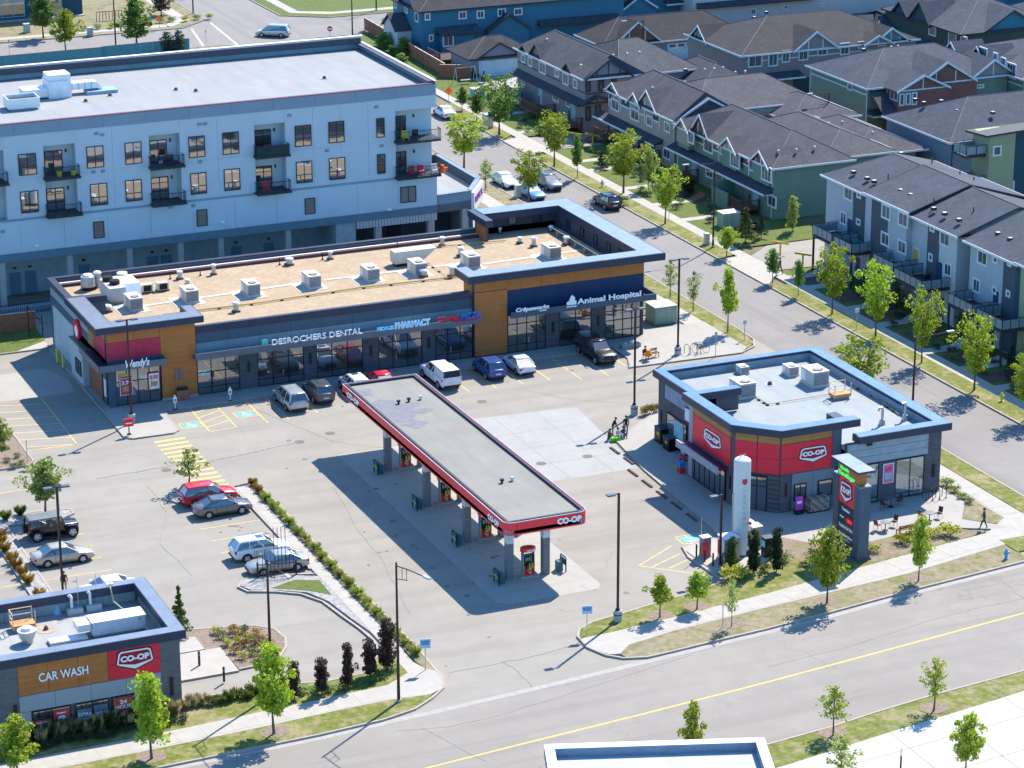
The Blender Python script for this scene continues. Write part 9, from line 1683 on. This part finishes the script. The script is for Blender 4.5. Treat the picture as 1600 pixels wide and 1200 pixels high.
def shrub(col, label, x, y, h, w_, group, spiky=False, z=.12, seed=0):
    key = (col, spiky, seed); first = key not in SP
    if first: SP[key] = shrub_proto(col, 1.0, 1.0, seed+5, spiky)
    t = SP[key] if first else copy_tree(SP[key]); t.location = (x, y, z); t.scale = (w_, w_, h); t.rotation_euler = (0, 0, RND.uniform(0, 6.28)); t['label'] = label; t['group'] = group
    if spiky: t.name = 'ornamental_grass'; t['category'] = 'grass clump'
    return t
for i in range(58):
    f = i/57; y = 201.0-f*37; shrub('lime' if i > 4 else 'orange', ordn(i+1)+' clump of the grass hedge beside the walkway, counted from the crosswalk end', 63.1+RND.uniform(-.08, .08), y, RND.uniform(.5, .75), RND.uniform(.65, .9), 'grass hedge beside the walkway', spiky=i % 3 == 0, seed=i % 3)
cols = ['yellow', 'orange', 'orange', 'olive', 'orange', 'yellow', 'yellow', 'orange', 'olive', 'orange', 'yellow', 'olive', 'orange', 'orange', 'olive', 'yellow', 'orange', 'yellow']
for i, (px, py) in enumerate([(340, 990), (362, 987), (368, 995), (384, 988), (402, 992), (356, 1008), (374, 1006), (381, 1010), (400, 1008), (366, 1020), (378, 1030), (394, 1022), (410, 1002), (412, 1016), (346, 998), (388, 1000), (420, 1010), (404, 1030)]):
    p = at(px, py, .12); shrub(cols[i], ordn(i+1)+' shrub in the oval planting island, counted row by row from its far left' , p.x, p.y, .7, 1.0, 'shrubs in the oval planting island', seed=i % 2)
for i, (px, py, c, w_, lb) in enumerate([(1432, 842, 'yellow', 2.0, 'yellow-green bush second left in the patio bed'), (1410, 850, 'yellow', 1.7, 'yellow-green bush leftmost in the patio bed'), (1458, 838, 'yellow', 1.6, 'yellow-green bush third in the patio bed'), (1484, 838, 'yellow', 2.1, 'largest yellow-green bush right in the patio bed'), (1366, 862, 'yellow', 1.4, 'yellow-green bush right of the pylon foot'), (1146, 905, 'yellow', 2.3, 'big yellow-green bush at the kerb by the propane pad'), (1226, 878, 'mid', 1.5, 'green bush right of the last columnar shrub'), (1254, 884, 'dark', .8, 'small dark bush on the brown bed'), (1274, 870, 'dark', 1.4, 'dark bush behind the leafy tree by the pylon'), (1480, 758, 'mid', 1.4, 'green bush at the store corner'), (1492, 768, 'mid', 1.2, 'second green bush along the store sidewalk'), (1502, 778, 'mid', 1.0, 'third green bush along the store sidewalk'), (1516, 786, 'mid', 1.1, 'last green bush along the store sidewalk'), (1192, 893, 'olive', 1.3, 'low shrub between the dark columns'), (1164, 904, 'mid', 1.4, 'low green shrub under the dark column')]):
    p = at(px, py, .12); shrub(c, lb, p.x, p.y, w_*.6, w_, 'bushes round the store', seed=i % 2)
for i in range(7): p = at(1004+i*3.6, 648-i*.9, .1); shrub('olive' if i % 2 else 'orange', ordn(i+1)+' small shrub right of the striped lamp base behind the store corner', p.x, p.y, .9, .9, 'strip of shrubs behind the store', seed=i % 2)
for i, (px, py) in enumerate([(2, 850), (8, 862), (20, 878), (26, 888), (36, 900), (44, 912), (2, 842), (62, 935), (32, 805), (9, 812)]): p = at(px, py, .12); shrub('orange' if i < 8 else 'olive', ordn(i+1)+' rusty grass clump in the gravel island at the left edge, from the far end', p.x, p.y, .9, 1.0, 'grass clumps in the gravel island', spiky=True, seed=i % 2)
for i, (px, py) in enumerate([(10, 722), (20, 730), (32, 726), (40, 733), (28, 715)]): p = at(px, py, .12); shrub('olive', ordn(i+1)+' green tuft from the left edge in the upper left island', p.x, p.y, .5, .9, 'tufts in the left island', seed=i % 2)
for i in range(30): x = 35+i*.33; shrub('straw' if i % 3 else 'dark', ordn(i+1)+' dry grass clump from the left under the car wash windows', x, 161.3+RND.uniform(-.3, .3), RND.uniform(.9, 1.4), .9, 'dry grass in front of the car wash', spiky=True, seed=i % 3)
for i in range(22): x = 45.5+i*.32; shrub('straw' if i < 6 else 'olive', ordn(i+1)+' grass clump right of the car wash corner, counted from the wall', x, 162.2+RND.uniform(-.3, .4), RND.uniform(.6, .95), .9, 'grass bed right of the car wash', spiky=i % 2 == 0, seed=i % 3)
for i in range(20): x = 33+i*.62; shrub('dark', ordn(i+1)+' low green clump from the left before the car wash wall', x, 160.4+RND.uniform(-.5, .3), .55, 1.1, 'low greenery before the car wash', seed=i % 2)
for i in range(9): x = 52.6+i*1.0; shrub('mid', ordn(i+1)+' low green clump from the left among the purple trees', x, 160.9+RND.uniform(-.3, .4)+max(0, i-6)*.5, .5, 1.3, 'low greenery between the purple trees', seed=i % 2)
for i in range(12): x = 98+i*2.0; shrub('yellow' if i % 2 else 'mid', ordn(i+1)+' shrub from the left in the far corner garden', x, 393.9+RND.uniform(-.2, 1.5), 1.0, 1.6, 'shrubs in the far corner garden', seed=i % 2)
for i in range(30):
    y = 190+i*1.6; shrub(['dark', 'mid', 'purple'][i % 3], ordn(i+1)+' front garden shrub from the near end of the glass balcony townhouses', 134+RND.uniform(0, 3.2), y, .7, 1.2, 'front garden shrubs', seed=i % 2)
for i in range(30):
    y = 252+i*2.2; shrub(['dark', 'mid', 'blue'][i % 3], ordn(i+1)+' yard shrub counted from the conifer along the two-storey townhouses', 134.2+RND.uniform(0, 4.5), y, .8, 1.3, 'yard shrubs', seed=i % 2)
# front paths and mulch beds of the townhouses
for i, y in enumerate((236, 232, 224, 218, 209, 203, 197)): sheet('path', [(133.3, y-.7), (137.6, y-.7), (137.6, y+.7), (133.3, y+.7)], .125, CONC); 
for i, y in enumerate((234, 227.5, 221, 213.5, 206, 200)): sheet('planting_bed', [(133.6, y-1.4), (137.4, y-1.4), (137.4, y+1.2), (133.6, y+1.2)], .122, mat('dark_mulch', (.09, .06, .05), .95, var=.3, scale=5))
for i, y in enumerate((276, 268, 260.8, 290, 285.5, 306.8, 317)): sheet('path', [(133.3, y-.6), (140, y-.6), (140, y+.6), (133.3, y+.6)], .122, CONC)
for x, y in [(94.6, 160.6), (103.1, 161.5), (86.2, 159.7), (85.3, 163.6), (82.1, 163.3), (84, 141.2), (92.1, 141.7), (50, 156.3), (41.4, 156)]: sheet('planting_bed', [(x+.9*math.cos(k*.7854)*1.2, y+.9*math.sin(k*.7854)) for k in range(8)], .135, MULCH)
bpy.context.view_layer.update()
dg_ = bpy.context.evaluated_depsgraph_get(); done = {}
for o in [o for o in S.objects if o.type == 'FONT']:      # lettering becomes plain mesh
    key = o.data.name
    if key not in done: done[key] = bpy.data.meshes.new_from_object(o.evaluated_get(dg_))
    n = bpy.data.objects.new('lettering', done[key]); C.objects.link(n); n.parent = o.parent; n.matrix_basis = o.matrix_basis
    bpy.data.objects.remove(o)
